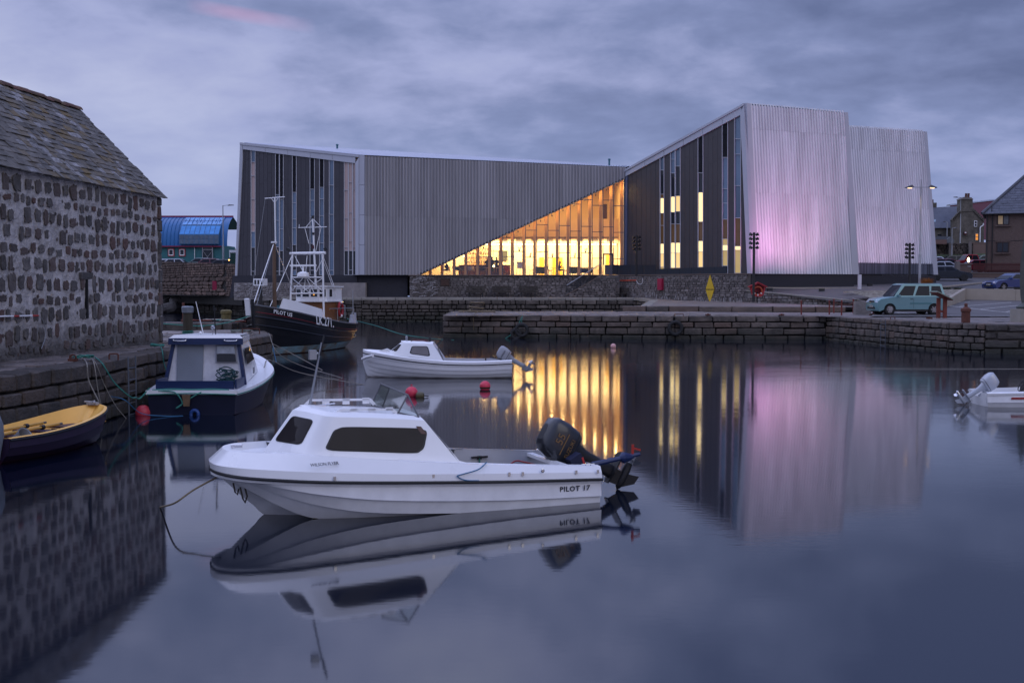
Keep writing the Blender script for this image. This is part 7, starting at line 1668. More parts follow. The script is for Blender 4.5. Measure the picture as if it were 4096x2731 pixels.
car('parked_car', 'grey-green car showing its windows behind the pickup load bed', (WY(3925, 1100, 145).x, 145, gz(0, 145)+.02), radians(180), 4.2, 1.7, 1.45, paint('sage', (.08, .13, .13)), (.28, .46, .82, .97), hoodz=.8)
# ============================================================ street furniture on the right
def lamp_post(loc, h, label, arm, lit=False, col=M_galv, double=False, group='street lamps'):
    t = thing('street_lamp', label, 'street lamp', loc, 0, group)
    obj('pole', MB().tube([(0, 0, 0), (0, 0, h*.35), (0, 0, h*.36), (0, 0, h)], [.11, .10, .07, .05], 10), col, t, smooth=True)
    arms = (1, -1) if double else (arm/abs(arm),)
    for s in arms:
        a = abs(arm)*s
        obj('arm', MB().tube([(0, 0, h-.04), (a*.6, 0, h+.06 if not double else h-.02)], .03, 6), col, t)
        hd = obj('lamp_head', MB().prism([(a*.45, -.14, h-.04), (a, -.11, h-.10 if double else h), (a*1.02, -.11, h-.04 if double else h+.07), (a*.6, -.14, h+.16 if double else h+.10)], (0, .26, 0)), mat('lamp_grey', (.12, .12, .13), .5), t)
        if lit: obj('lens', MB().box((a*.72, 0, h-.10), (abs(a)*.26, .16, .02)), emit_mat('lamp_lens_warm', (1.0, .62, .30), 4), hd)
    return t
p = G(3678, 1132); lz = gz(p.x, 96)
LX = WY(3678, 1142, 95).x
lp_ = lamp_post((LX, 95, 2.75), 8.35, 'tall double-headed street lamp, lit, before the second tower', 1.25, True, double=True)
obj('finial', MB().cyl((0, 0, 8.3), (0, 0, 8.95), .04), M_galv, lp_)
for s in (-1, 1):
    d = bpy.data.lights.new('street_lamp_light', 'SPOT'); d.energy = 150; d.color = (1.0, .66, .38); d.spot_size = radians(130); d.spot_blend = .6; d.shadow_soft_size = .15
    o = bpy.data.objects.new('street_lamp_light', d); COL.objects.link(o); o.location = (LX+s*.95, 95, 2.75+8.1)
for (px, top, bot, Y, arm, lab) in ((3840, 790, 1000, 150, -.9, 'grey street lamp beside the stone house chimney'), (3787, 888, 1000, 150, -.5, 'thin dark lamp post left of the stone house'), (3807, 912, 1014, 146, .7, 'short lamp post with a white head on the grass bank')):
    b = WY(px, bot, Y); t_ = WY(px, top, Y); lamp_post((b.x, Y, b.z-.3), t_.z-b.z+.3, lab, arm)
b = WY(894, 1050, 138); t_ = WY(894, 822, 138); lamp_post((b.x, 138, b.z-.5), t_.z-b.z+.5, 'tall street lamp at the left before the museum edge', 1.25)
b = WY(905, 1045, 165); t_ = WY(905, 935, 165); lamp_post((b.x, 165, b.z-.5), t_.z-b.z+.5, 'small street lamp just right of the blue building', -.9)
# floodlight masts
def flood_mast(loc, h, nrow, label, top, two=True):
    t = thing('floodlight_mast', label, 'floodlight mast', loc, 0, 'black floodlight masts')
    obj('pole', MB().cyl((0, 0, 0), (0, 0, h), .10, 10), M_dark, t)
    for k in range(nrow):
        for s in ((1, -1) if two else (-1,)):
            z = h-.16-k*.34; g = MB().lathe([(.04, -.12), (.09, -.09), (.13, .08), (.14, .10), (.12, .10)], (0, 0, 0), 12).xf(Matrix.Translation((s*.24, -.02, z)) @ Matrix.Rotation(s*1.2, 4, 'Y') @ Matrix.Rotation(.5, 4, 'X')); f = obj('floodlight', g, M_dark, t, smooth=True)
            obj('lens', MB().lathe([(0, .08), (.12, .09)], (0, 0, 0), 12).xf(Matrix.Translation((s*.24, -.02, z)) @ Matrix.Rotation(s*1.2, 4, 'Y') @ Matrix.Rotation(.5, 4, 'X')), mat('floodlight_lens', (.10, .10, .12), .1), f)
            obj('bracket', MB().cyl((0, 0, z), (s*.2, 0, z), .03, 6), M_dark, f)
    return t
flood_mast((WY(3014, 1180, 92).x, 92, 1.9), WY(3014, 930, 92).z-1.9, 4, 'black floodlight mast at the corner of the first tower', 0)
flood_mast((WY(3637, 1135, 97).x, 97, 2.9), WY(3637, 972, 97).z-2.9, 4, 'black floodlight mast before the second tower', 0)
flood_mast((WY(2546, 1060, 104).x, 104.2, 4.0), WY(2546, 942, 104).z-4.0, 4, 'black floodlight mast on the terrace behind the balustrade', 0)
# pink architectural floodlights at the foot of the towers
def pink(loc, target, e, col, size, blend=.9):
    t = thing('ground_floodlight', 'small ground floodlight %s' % loc[3], 'floodlight', loc[:3], 0, 'ground floodlights washing the towers pink')
    obj('housing', MB().box((0, 0, .12), (.4, .3, .24)), M_dark, t); obj('bracket', MB().box((0, 0, .03), (.5, .1, .06)), M_dark, t)
    d = bpy.data.lights.new('pink_floodlight', 'SPOT'); d.energy = e; d.color = col; d.spot_size = radians(size); d.spot_blend = blend; d.shadow_soft_size = .35
    o = bpy.data.objects.new('pink_floodlight', d); COL.objects.link(o); o.location = (loc[0], loc[1], loc[2]+.45)
    o.rotation_euler = (Vector(target)-Vector(o.location)).to_track_quat('-Z', 'Y').to_euler()
pink((20.3, 92.6, 2.75, 'by the lifebuoy at the first tower'), (20.9, 97.2, 12), 1250, (1.0, .32, .72), 105)
pink((24.6, 93.4, 2.7, 'on the pavement before the middle of the first tower'), (24.0, 98.7, 12), 1250, (1.0, .48, .70), 105)
pink((31.2, 102.6, 3.1, 'in the corner between the towers'), (32.0, 107.4, 10), 480, (1.0, .55, .85), 110)
pink((35.8, 104.2, 3.15, 'on the pavement before the second tower'), (35.2, 109.5, 12), 420, (1.0, .58, .85), 110)
# lifebuoy housing
lh = thing('lifebuoy_housing', 'red open-fronted housing holding a red lifebuoy beside the mast', 'lifebuoy', (WY(3025, 1190, 93).x, 92.6, 1.7))
obj('post', MB().cyl((0, 0, 0), (0, 0, 1.0), .05), M_dark, lh)
M_lred = mat('lifebuoy_red', (.35, .02, .03), .5)
pts = [(-.62, .62), (-.42, -.10+.2), (-.1, -.0), (.25, -.02), (.45, .12), (.62, .62), (.62, .82), (0, 1.08), (-.62, .82)]
pts = [(x*.95, z+.62) for x, z in pts]
fr = MB(); n = len(pts); ins = [(x*.78, .62+.52+(z-.62-.52)*.78) for x, z in pts]
fr.add([(x, -.22, z) for x, z in pts]+[(x, -.22, z) for x, z in ins]+[(x, .15, z) for x, z in pts], [(i, (i+1) % n, n+(i+1) % n, n+i) for i in range(n)]+[(i, (i+1) % n, 2*n+(i+1) % n, 2*n+i) for i in range(n)]+[tuple(range(2*n, 3*n))])
obj('housing', fr, M_lred, lh); obj('roof', MB().prism([(-.72, -.35, 1.40), (0, -.35, 1.76), (.72, -.35, 1.40), (.70, -.35, 1.34), (0, -.35, 1.68), (-.70, -.35, 1.34)], (0, .6, 0)), M_lred, lh)
rg = obj('ring', MB().tube([(.33*cos(a), -.16, 1.05+.33*sin(a)) for a in [2*pi*i/20 for i in range(20)]], .075, 8, close=True), mat('ring_orange', (.42, .07, .03), .5), lh, smooth=True)
for a in (-.6, -1.57, -2.5): obj('band', MB().tube([(.33*cos(a+d_), -.16, 1.05+.33*sin(a+d_)) for d_ in (-.1, 0, .1)], .082, 8), M_gel, rg)
# white post
wp = single('marker_post', MB().box((WY(3438, 1150, 94).x, 94, 3.35), (.24, .24, 1.4)), mat('white_post', (.55, .52, .55), .5), 'plain white square post on the pavement between the towers', 'post')
# diamond sign
dx = WQ(2843, 1160, WB, WC, .12); ds = thing('diamond_sign', 'tall yellow diamond sign reading POWER CABLE on the rubble wall', 'sign', (dx.x, dx.y, 2.0)); an = atan2(WC[1]-WB[1], WC[0]-WB[0]); ds.rotation_euler = (0, 0, an)
zt_, zb_ = WQ(2845, 1099, WB, WC, .12).z-2, WQ(2841, 1212, WB, WC, .12).z-2; zm = (zt_+zb_)/2-.05
hw_ = .47
obj('panel', MB().prism([(0, 0, zb_), (hw_, 0, zm), (0, 0, zt_), (-hw_, 0, zm)], (0, .05, 0)), mat('sign_yellow', (.62, .40, .02), .5, emis=(1, .6, .05), estr=.0), ds); put_text('POWER CABLE', .14, M_trimb, ds, (0, -.012, zm), (pi/2, 0, 0), bold=True)
# lifebuoy case on wall, red rescue pole
c = WQ(2648, 1137, WB, WC, .18); rc = single('lifebuoy_case', MB().box((c.x, c.y, c.z), (.52, .28, 1.0), rz=an).box((c.x-.02, c.y-.18, c.z), (.22, .06, .5), rz=an), mat('case_red', (.33, .012, .05), .4), 'upright rounded red plastic lifebuoy case on the rubble wall', 'lifebuoy case')
a, b = WQ(2436, 1123, WB, WC, .2), WQ(2552, 1121, WB, WC, .2); rp = thing('rescue_pole', 'orange-red rescue pole with white hook hung on the rubble wall', 'rescue pole', (a+b)/2)
obj('pole', MB().tube([a, b], .035, 6), mat('bright_orange', (.75, .07, .02), .5, emis=(1, .1, .02), estr=.0), rp, world=True)
obj('hook', MB().tube(path_spline([b, b+Vector((.1, -.15, -.25)), b+Vector((.35, -.4, -.35)), b+Vector((.5, -.6, -.1)), b+Vector((.45, -.55, .2))]), .02, 5), M_gel, rp, world=True)
# plaque
c = WQ(1780, 1130, WA, WB, .1); pq = thing('plaque', 'dark bronze plaque on the pale-pointed stonework', 'plaque', c); obj('frame', MB().box((0, 0, 0), (.86, .06, .66)), mat('bronze', (.035, .018, .012), .5), pq); obj('relief', MB().box((0, -.035, 0), (.7, .03, .5)).box((0, -.05, .12), (.5, .02, .06)), mat('bronze_relief', (.055, .025, .015), .5, bump=.6, bscale=12), pq)
# benches
M_bench = mat('bench_wood', (.035, .028, .022), .7, var=.3, scale=4)
def bench(loc, rz, label, w=1.75):
    t = thing('bench', label, 'bench', loc, rz, 'slatted benches along the museum wall')
    for k in range(5): obj('back_slat', MB().box((0, .18+.03*k, .50+.11*k), (w, .03, .085)), M_bench, t)
    for k in range(4): obj('seat_slat', MB().box((0, -.2+.11*k, .44), (w, .085, .035)), M_bench, t)
    for s in (-.35, .35): obj('leg', MB().box((s*w, 0, .21), (.10, .42, .42)), M_dark, t)
for px, l in ((1903, 'bench nearest the bronze plaque'), (2006, 'middle one of the three benches below the glazing'), (2113, 'bench nearest the staircase of those below the glazing')): bench((WY(px, 1180, 106.6).x, 106.7, PZ), 0, l)
c = WQ(2507, 1180, WB, WC, .7); bench((c.x, c.y, 2.0), an, 'mossy bench below the rescue pole, right of the stair', 1.2)
# chain posts on the quay
posts = []
for i, (px, top, bot) in enumerate(((3205, 1205, 1259), (3317, 1204, 1258), (3335, 1198, 1252), (3366, 1204, 1261), (3413, 1200, 1255), (3493, 1203, 1256))):
    b = WZ(px, bot, Q); h = (bot-top)/FPX*b.y*1.0; g = MB().cyl((b.x, b.y, Q), (b.x, b.y, Q+h), .045, 8).lathe([(.06, h-.02), (.055, h+.03), (0, h+.06)], (b.x, b.y, Q), 8)
    single('chain_post', g, M_rust_red, ['rusty red post standing alone at the left', 'rusty red post at the quay inner corner, second from the left', 'short rusty post just behind the corner post', 'rusty red post third along the quay edge', 'rusty red post left of the square stone', 'rusty red post in front of the van nose'][i], 'post', 'rusty posts joined by chains'); posts.append(Vector((b.x, b.y, Q+h-.12)))
for i, (a, b) in enumerate(((1, 3), (2, 4), (3, 4), (4, 5))):
    pts = catenary(posts[a], posts[b], .18, 16); g = MB()
    for k in range(len(pts)-1): g.tube([pts[k], pts[k+1]], .022 if k % 2 else .014, 5)
    single('chain', g, M_rust, ['sagging chain between corner post and third post', 'chain hanging in front of the retaining wall', 'sagging chain left of the square stone', 'sagging chain above the square stone before the van'][i], 'chain', 'chains between the posts')
b = WZ(3448, 1257, Q); single('stone_block', MB().prism([(b.x-.46, b.y-.3, Q), (b.x+.46, b.y-.3, Q), (b.x+.42, b.y-.28, Q+.80), (b.x-.44, b.y-.28, Q+.78)], (0, .6, 0)), M_rub, 'square weathered stone block beside the van nose', 'stone block')
# interpretation panel
b = WZ(3766, 1272, Q); ip = thing('interpretation_panel', 'sloping interpretation panel on a red-brown wooden stand', 'information board', (b.x, b.y, Q), radians(8))
M_stand = mat('stand_red', (.14, .028, .018), .6, var=.2, scale=5)
for s in (-.16, .16): obj('leg', MB().box((s, s*-.3, .55), (.20, .10, 1.1)), M_stand, ip)
obj('brace', MB().box((0, 0, .35), (.4, .08, .10)), M_stand, ip); obj('panel', MB().box((-.02, 0, 1.22), (1.05, .9, .05), ry=.42), mat('panel_green', (.22, .27, .22), .4), ip); obj('panel_frame', MB().box((-.02, 0, 1.18), (1.0, .8, .05), ry=.42), M_stand, ip)
# cannon bollard
b = WZ(3866, 1290, Q); single('bollard', MB().lathe([(.20, 0), (.20, .5), (.23, .52), (.24, .60), (.22, .66), (.14, .70), (.08, .74), (.07, .80), (.09, .84), (.06, .90), (0, .92)], (b.x, b.y+.1, Q), 16), M_rust, 'rusty round bollard with a knob top on the quay edge', 'bollard', smooth=True)
# propeller-blade sculpture
b = WZ(4100, 1287, Q); sc_ = thing('blade_sculpture', 'tall grey-green metal blade on a concrete plinth, cut by the right edge', 'sculpture', (b.x-.05, b.y+.25, Q), radians(5))
obj('plinth', MB().box((.45, .3, .22), (1.25, 1.0, .80)), M_conc, sc_); mb = MB(); rows = []
for z, xl, xr_ in ((.62, .05, .9), (.8, .10, .8), (1.2, .02, .9), (2.0, -.02, .95), (2.9, .02, .85), (3.5, .10, .62), (3.9, .18, .42), (4.1, .27, .30)):
    rows.append([(xl, .15+.04*z, z), ((xl+xr_)/2, .02+.05*z, z), (xr_, .25+.02*z, z), ((xl+xr_)/2, .35+.03*z, z), (xl, .15+.04*z, z)])
obj('blade', mb.grid(rows), mat('blade_metal', (.055, .062, .055), .55, var=.25, scale=2, bump=.3, bscale=10), sc_, smooth=True); obj('hub', MB().lathe([(.55, .60), (.58, .72), (.45, .80), (.35, .92)], (.45, .2, 0), 12), MATS['blade_metal'], sc_, smooth=True)
# ladders, rings and mooring fittings
def ladder(px, ytop, A, B, label, w=.34, m=M_galv, zt=Q+.02, zb=-.1, off=.10, over=0):
    r = WP(px, ytop, A, B); d = Vector((B[0]-A[0], B[1]-A[1], 0)).normalized(); nn = Vector((d.y, -d.x, 0)); c = Vector((A[0], A[1], 0))+d*r[0]+nn*off; c.z = zb
    t = thing('ladder', label, 'ladder', c, atan2(d.y, d.x), 'quay ladders')
    for s in (-1, 1): obj('rail', MB().tube([(s*w/2, 0, 0), (s*w/2, 0, zt-zb+over)], .02, 6), m, t)
    k = 0; z = .12
    while z < zt-zb+over-.05: obj('rung', MB().cyl((-w/2, 0, z), (w/2, 0, z), .013, 6), m, t); z += .28
M_lad = mat('weathered_ladder', (.09, .10, .12), .6, var=.2)
ladder(3540, 1285, RQ[0], RQ[1], 'grey ladder down the right quay below the van', w=.5, m=M_lad)
ladder(512, 1480, LQ[1], LQ[2], 'ladder of weathered rails on the left quay beside the blue boat', w=.42, m=M_lad)
def ring_handle(px, py, z, w, h, label, rz=0.0):
    b = WZ(px, py, z); g = MB().tube(path_spline([(-w/2, 0, -.05), (-w/2, 0, h*.8), (-w/2+.05, 0, h), (w/2-.05, 0, h), (w/2, 0, h*.8), (w/2, 0, -.05)], 3), .02, 6)
    g.xf(Matrix.Translation(b) @ Matrix.Rotation(rz, 4, 'Z')); single('mooring_bar', g, M_rust, label, 'mooring bar', 'rusty mooring bars')
ring_handle(455, 1432, Q, .20, .10, 'rusty mooring bar on the left quay above the ladder', .2); ring_handle(1004, 1334, Q, .62, .17, 'wide rusty mooring bar at the pier end behind the blue boat'); ring_handle(3571, 1276, Q, .22, .13, 'rusty ladder hoop on the right quay below the van'); ring_handle(2716, 1262, Q, .5, .10, 'rusty mooring bar on the middle pier edge')
for i, px in enumerate((2833, 3128, 3489, 3720)):
    b = WZ(px, 1262 if i < 3 else 1276, Q); single('mooring_cleat', MB().box((b.x, b.y+.1, Q+.05), (.30, .12, .08), rz=.2).cyl((b.x, b.y+.1, Q), (b.x, b.y+.1, Q+.12), .05), M_rust, ['rusty cleat on the middle pier below the yellow diamond', 'rusty cleat at the right part of the middle pier', 'rusty cleat on the quay just before the van', 'rusty cleat on the quay left of the interpretation panel'][i], 'cleat', 'rusty cleats on the quay')
# timber pile with cap
b = WZ(752, 1345, Q); tp = thing('timber_pile', 'weathered timber mooring pile with a grey metal cap at the pier', 'pile', (b.x, b.y, Q)); obj('trunk', MB().lathe([(.17, -.3), (.17, .4), (.16, .85)], (0, 0, 0), 12), mat('old_timber', (.055, .048, .035), .9, var=.4, scale=5, stretch=(1, 1, .1), bump=.7, bscale=14), tp, smooth=True); obj('cap', MB().lathe([(.18, .80), (.20, .82), (.21, 1.0), (.17, 1.03), (0, 1.04)], (0, 0, 0), 12), mat('lead_cap', (.16, .18, .21), .5, var=.4, scale=8), tp, smooth=True)
obj('rope_turns', MB().tube([(.19*cos(a), .19*sin(a), .04+a*.008) for a in [i*.5 for i in range(38)]], .018, 5), M_rope_g, tp)
# landing clutter
b = WZ(895, 1283, Q); single('bollard', MB().lathe([(.26, 0), (.25, .3), (.29, .35), (.29, .48), (.2, .54), (0, .55)], (b.x, b.y+.5, Q), 12), mat('ochre_bollard', (.12, .095, .035), .8, var=.4, scale=5), 'squat ochre bollard on the low landing', 'bollard', smooth=True)
single('iron_post', MB().cyl((WZ(878, 1275, Q).x, 55.2, Q), (WZ(878, 1275, Q).x, 55.2, Q+.95), .06, 8).cyl((WZ(878, 1275, Q).x, 55.2, Q), (WZ(878, 1275, Q).x, 55.2, Q+.15), .12, 8), M_rust, 'slim rusty iron post standing on the low landing', 'post')
def rope(name, pts, r, m, label, grp=None, n=7): return single(name, MB().tube(path_spline(pts, n), r, 5), m, label, 'rope', grp, smooth=True)
RG = 'mooring ropes'
rr = random.Random(77)
def coil(px, py, z, r, m, label, turns=3, th=.02, squash=.55):
    b = WZ(px, py, z); pts = []
    for k in range(turns*10): a = k*.63; q = r*(.55+.45*rr.random()); pts.append((b.x+q*cos(a), b.y+q*sin(a)*squash*1.6, z+.03+.04*rr.random()+.012*k/10))
    rope('rope_coil', pts, th, m, label, 'coiled ropes', 4)
M_rope_r = mat('rust_red_rope', (.16, .045, .03), .9, var=.4, scale=25)
coil(800, 1287, Q+.06, .6, M_rope_r, 'rust red rope heap at the left of the landing'); coil(852, 1283, Q+.06, .5, M_rope_w, 'pale rope heap beside the slim iron post'); coil(925, 1287, Q+.06, .6, M_rope_w, 'pale tangled rope heap right of the ochre bollard'); coil(950, 1292, Q+.06, .45, M_rope_r, 'dark red rope heap at the landing corner'); coil(893, 1286, Q+.06, .35, M_rope_g, 'small green rope heap below the ochre bollard')
coil(965, 1330, Q, .42, mat('grey_rope', (.14, .15, .13), .9, var=.4, scale=25), 'grey-green rope heap by the wide mooring bar', 4); coil(335, 1437, Q, .24, M_rope_g, 'green rope bundle tied at the rusty ring above the dinghy', 4, .014); coil(318, 1436, Q, .2, M_rope_w, 'pale rope bundle beside the rusty ring'); coil(628, 1390, Q, .2, M_rope_g, 'green rope bundle on the quay left of the blue boat', 4, .014)
b = WZ(292, 1443, Q); single('mooring_ring', MB().tube([(b.x+.07*cos(a), b.y, Q+.07+.07*sin(a)) for a in [2*pi*i/12 for i in range(12)]], .022, 6, close=True).box((b.x, b.y, Q+.02), (.2, .12, .06)), M_rust, 'thick rusty mooring ring above the yellow dinghy', 'mooring ring')
E_ = lambda px, py, y: WY(px, py, y)
def on_face(px, py, A, B, off=.08):
    u, z = WP(px, py, A, B); d = Vector((B[0]-A[0], B[1]-A[1], 0)).normalized(); n = Vector((d.y, -d.x, 0)); p = Vector((A[0], A[1], 0))+d*u+n*off; p.z = z; return p
F1, F2 = LQ[1], LQ[2]
of = lambda px, py, o=.08: on_face(px, py, F1, F2, o)
rope('rope', [WZ(325, 1438, Q)+Vector((0, 0, .05)), of(338, 1452, .05), of(341, 1520), of(343, 1604, .3)], .014, M_rope_w, 'pale rope hanging straight down to the dinghy bow', RG)
rope('rope', [WZ(360, 1436, Q)+Vector((0, 0, .04)), of(368, 1455, .05), of(378, 1560), of(392, 1625)], .012, M_rope_w, 'thin pale rope hanging right of the straight one', RG)
rope('rope', [WZ(365, 1436, Q)+Vector((0, 0, .04)), of(376, 1455, .05), of(405, 1540), of(432, 1625, .2), of(465, 1683, .3)], .010, M_rope_w, 'thin pale rope slanting down into the water', RG)
rope('rope', [of(428, 1585), Vector((-8.9, 26.9, .5)), Vector((-8.75, 27.6, .12)), Vector((-8.3, 27.9, .02)), Vector((-7.9, 28.1, 0))], .010, mat('blue_rope', (.03, .13, .25), .7), 'thin blue line running down to the water behind the dinghy', RG)
rope('rope', [WZ(380, 1437, Q)+Vector((0, 0, .05)), of(400, 1455, .06), of(425, 1530, .2), of(455, 1585, .4), Vector((-9.0, 28.0, .45)), Vector((-8.95, 28.2, .42)), Vector((-8.75, 28.3, .66))], .018, M_rope_g, 'green mooring rope sagging from the quay to the blue boat stern', RG)
rope('rope', [WZ(640, 1388, Q)+Vector((0, 0, .05)), on_face(642, 1405, LQ[2], LQ[3], .05), on_face(643, 1460, LQ[2], LQ[3], .1), on_face(643, 1525, LQ[2], LQ[3], .3)], .016, M_rope_g, 'green rope hanging vertically beside the blue boat wheelhouse', RG)
rope('rope', [(-26, 50, 2.25), WY(700, 1298, 48), WY(800, 1303, 50), WY(900, 1292, 51), WY(1000, 1262, 52), WY(1022, 1240, 53)], .022, M_rope_g, 'long green bow rope of the fishing boat', RG)
rope('rope', [WZ(985, 1330, Q)+Vector((0, 0, .05)), WY(1080, 1370, 43), WY(1150, 1405, 44), WZ(1290, 1480, 0)], .013, M_rope_w, 'pale rope from the pier end to the water, upper one', RG)
rope('rope', [WZ(1075, 1338, Q)+Vector((0, 0, .05)), WY(1110, 1410, 41), WY(1200, 1460, 42), WZ(1370, 1512, .0)], .013, M_rope_w, 'pale rope from the pier end to the water, middle one', RG)
rope('rope', [Vector((-6.6, 31.2, .95)), WY(1080, 1440, 34), WY(1200, 1490, 37), WZ(1455, 1538, .0), WZ(1542, 1551, 0)], .014, M_rope_w, 'pale rope from the blue boat bow stretching low over the water', RG)
rope('rope', [WY(1075, 1335, 42.2), WY(1085, 1360, 42), WY(1093, 1395, 42), WY(1105, 1450, 41)], .018, mat('blue_rope', (.03, .13, .25), .7), 'short blue rope hanging at the pier end corner', RG)
rope('rope', [Vector((-8.7, 62.0, 1.4)), WY(1500, 1302, 60), WY(1600, 1335, 58), WY(1700, 1351, 57), WZ(1770, 1358, 0), WZ(1815, 1360, 0)], .02, M_rope_g, 'long green stern rope of the fishing boat reaching into the water', RG)
rope('rope', [Vector((-3.85, 15.85, .60)), WY(780, 1955, 15.4), WY(700, 2010, 15.2), WZ(640, 2028, 0)], .013, M_rope_b, 'brown bow line of the foreground boat dipping into the water', RG)
rope('rope', [WZ(3300, 1472, .0), WZ(3700, 1474, .02), WZ(4150, 1475, .0)], .008, M_rope_w, 'taut pale line lying along the water at the right', RG, 3)
rope('rope', [Vector((4.35, .0, 1.0)), Vector((4.3, 0, .9)), Vector((3.9, 0, 1.0))], .01, M_rope_w, 'x') if False else None
# middle pier bollard with heavy ropes
b = WZ(1905, 1250, Q); mbp = single('bollard', MB().lathe([(.28, 0), (.26, .5), (.30, .55), (.28, .68), (0, .72)], (b.x, b.y+1.2, Q), 12), M_blockR, 'stone bollard wrapped in brown rope on the middle pier', 'bollard', smooth=True)
pts = []
for k in range(60): a = k*.55; r = .32+.35*min(1, k/30.)*rr.random()+.1; pts.append((b.x+(r+.5*(k > 30))*cos(a)*1.0, b.y+1.2+r*sin(a)*.8, Q+(.62 if k < 12 else .45-.4*min(1, (k-12)/20))+.03*rr.random()))
rope('rope_coil', pts, .045, M_rope_b, 'thick brown rope heaped round the pier bollard', 'coiled ropes', 3)
rope('rope', [(b.x+.1, b.y-.0, Q+.06), on_face(1896, 1262, MQ[0], MQ[1], .05), on_face(1895, 1320, MQ[0], MQ[1], .06)], .022, M_rope_b, 'brown rope end hanging down the pier face', RG)
p1 = on_face(2090, 1262, MQ[1], MQ[2], .06)
rope('rope', [p1, on_face(2080, 1285, MQ[1], MQ[2], .1), on_face(2068, 1310, MQ[1], MQ[2], .1), on_face(2050, 1335, MQ[1], MQ[2], .2), on_face(2025, 1352, MQ[1], MQ[2], .3)], .022, M_rope_g, 'green rope slanting from the pier to the water past the tyres', RG)
rope('rope', [p1, on_face(2086, 1300, MQ[1], MQ[2], .1)], .018, M_rope_g, 'short green rope holding the upper tyre', RG)
for i, (px, py, r_, l) in enumerate(((2088, 1320, .34, 'black tyre fender hanging on the middle pier'), (2065, 1336, .26, 'black tyre fender half in the water beside the other'), (2702, 1312, .36, 'black tyre fender further right on the pier face'))):
    c = on_face(px, py, MQ[1], MQ[2], .14); g = MB().tube([(r_*cos(a), 0, r_*sin(a)) for a in [2*pi*k/20 for k in range(20)]], .11, 8, close=True).xf(Matrix.Translation(c) @ Matrix.Rotation(-.1, 4, 'Z')); single('tyre_fender', g, M_rubber, l, 'tyre', 'tyre fenders', smooth=True)
# buoys
def buoy(px, py, r, m, label, sub=.35, extra=None):
    b = WZ(px, py, 0); t = thing('buoy', label, 'buoy', (b.x, b.y, 0), 0, 'mooring buoys')
    obj('ball', MB().lathe([(r*sin(a), -r*cos(a)) for a in [pi*i/14 for i in range(15)]], (0, 0, r*(1-sub*1.2)), 20), m, t, smooth=True, angle=None)
    if extra: obj('weed_line', MB().lathe([(r*1.004*sin(a), -r*1.004*cos(a)) for a in (1.15, 1.3, 1.45)], (0, 0, r*(1-sub*1.2)), 20), mat('buoy_weed', (.03, .03, .012), .9), t)
    return t
M_bred = mat('buoy_pink_red', (.62, .045, .085), .42, var=.08, scale=6)
bq1 = buoy(1646, 1585, .18, M_bred, 'pink-red buoy beside the brass float, behind the wind screen'); 
obj('eye', MB().cyl((0, 0, .3), (0, 0, .34), .03), M_bred, bq1)
buoy(1940, 1557, .165, M_bred, 'pink-red buoy alone in front of the mid-harbour boat', extra=True); buoy(2453, 1391, .14, mat('buoy_pale_pink', (.55, .30, .28), .5), 'small pale pink buoy far out before the pier')
b = WZ(1680, 1588, 0); ft = thing('net_float', 'dark brass-coloured float lying beside the pink-red buoy', 'float', (b.x, b.y, 0)); obj('drum', MB().lathe([(.04, -.12), (.10, -.09), (.11, 0), (.10, .09), (.04, .12)], (0, 0, .04), 12, 'x'), mat('float_olive', (.085, .07, .03), .5, var=.4, scale=12), ft, smooth=True); obj('eye', MB().tube([(.12, 0, .04), (.24, 0, .03)], .015, 5), M_dark, ft)
# rescue pole on the old building
a = WP(0, 1264, (bx(14), 14), (bx(35.9), 35.9)); q = lambda px, py, o=.08: on_face(px, py, (bx(14), 14), (bx(35.9), 35.9), o)
rp = thing('rescue_pole', 'red and white striped pole with wire hook on the rubble building', 'rescue pole', q(100, 1262))
xs_ = [-30, 40, 62, 115, 140]
for k in range(4): obj('pole_section', MB().tube([q(xs_[k], 1265-.02*xs_[k]), q(xs_[k+1], 1265-.02*xs_[k+1])], .022, 6), M_gel if k % 2 == 0 else mat('pole_red', (.42, .03, .02), .5), rp, world=True)
obj('hook', MB().tube(path_spline([q(140, 1262), q(155, 1275), q(168, 1310), q(168, 1350), q(153, 1395)]), .009, 5), M_galv, rp, world=True)
# ============================================================ left background
NX = WY(640, 1000, 157).x; nb_ = thing('blue_building', 'blue and green metal-clad building with curved roof and glazed dormer', 'building', (WY(780, 1045, 157).x, 157, 6.0))
BY = 157; zg = WY(780, 1062, BY).z; ze = WY(780, 980, BY).z; zr = WY(780, 862, BY).z; xl_, xr2 = WY(560, 1000, BY).x, WY(884, 1000, BY).x
M_blue = mat('blue_roof_sheet', (.012, .11, .30), .4, var=.12, scale=.6); M_green = mat('green_cladding', (.03, .14, .155), .6, var=.1, scale=1); M_bred2 = mat('dark_red_trim', (.20, .012, .05), .6); M_bgl = mat('blue_glazing', (.05, .22, .50), .15, metal=.3, var=.35, scale=.8)
obj('wall', MB().box(((xl_+xr2)/2, BY+4, (zg+ze)/2-.8), (xr2-xl_, 8, ze-zg+1.6)), M_green, nb_, world=True)
rp_ = [(0, ze-.15), (.05, ze+.5), (.35, ze+1.6), (1.0, ze+2.6), (2.0, ze+3.3), (3.6, zr)]; 
rr_ = [[(x, BY-.3+dy, z) for dy, z in rp_]+[(x, BY+8.3, zr-1.5)] for x in (xl_, xr2+.9)]
rfo = obj('roof', MB().grid(rr_), M_blue, nb_, world=True, smooth=True)
for k in range(22):
    x = xl_+(xr2-xl_)*k/21; obj('roof_seam', MB().tube([(x, BY-.34+dy, z+.03) for dy, z in rp_], .03, 4), M_blue, rfo, world=True)
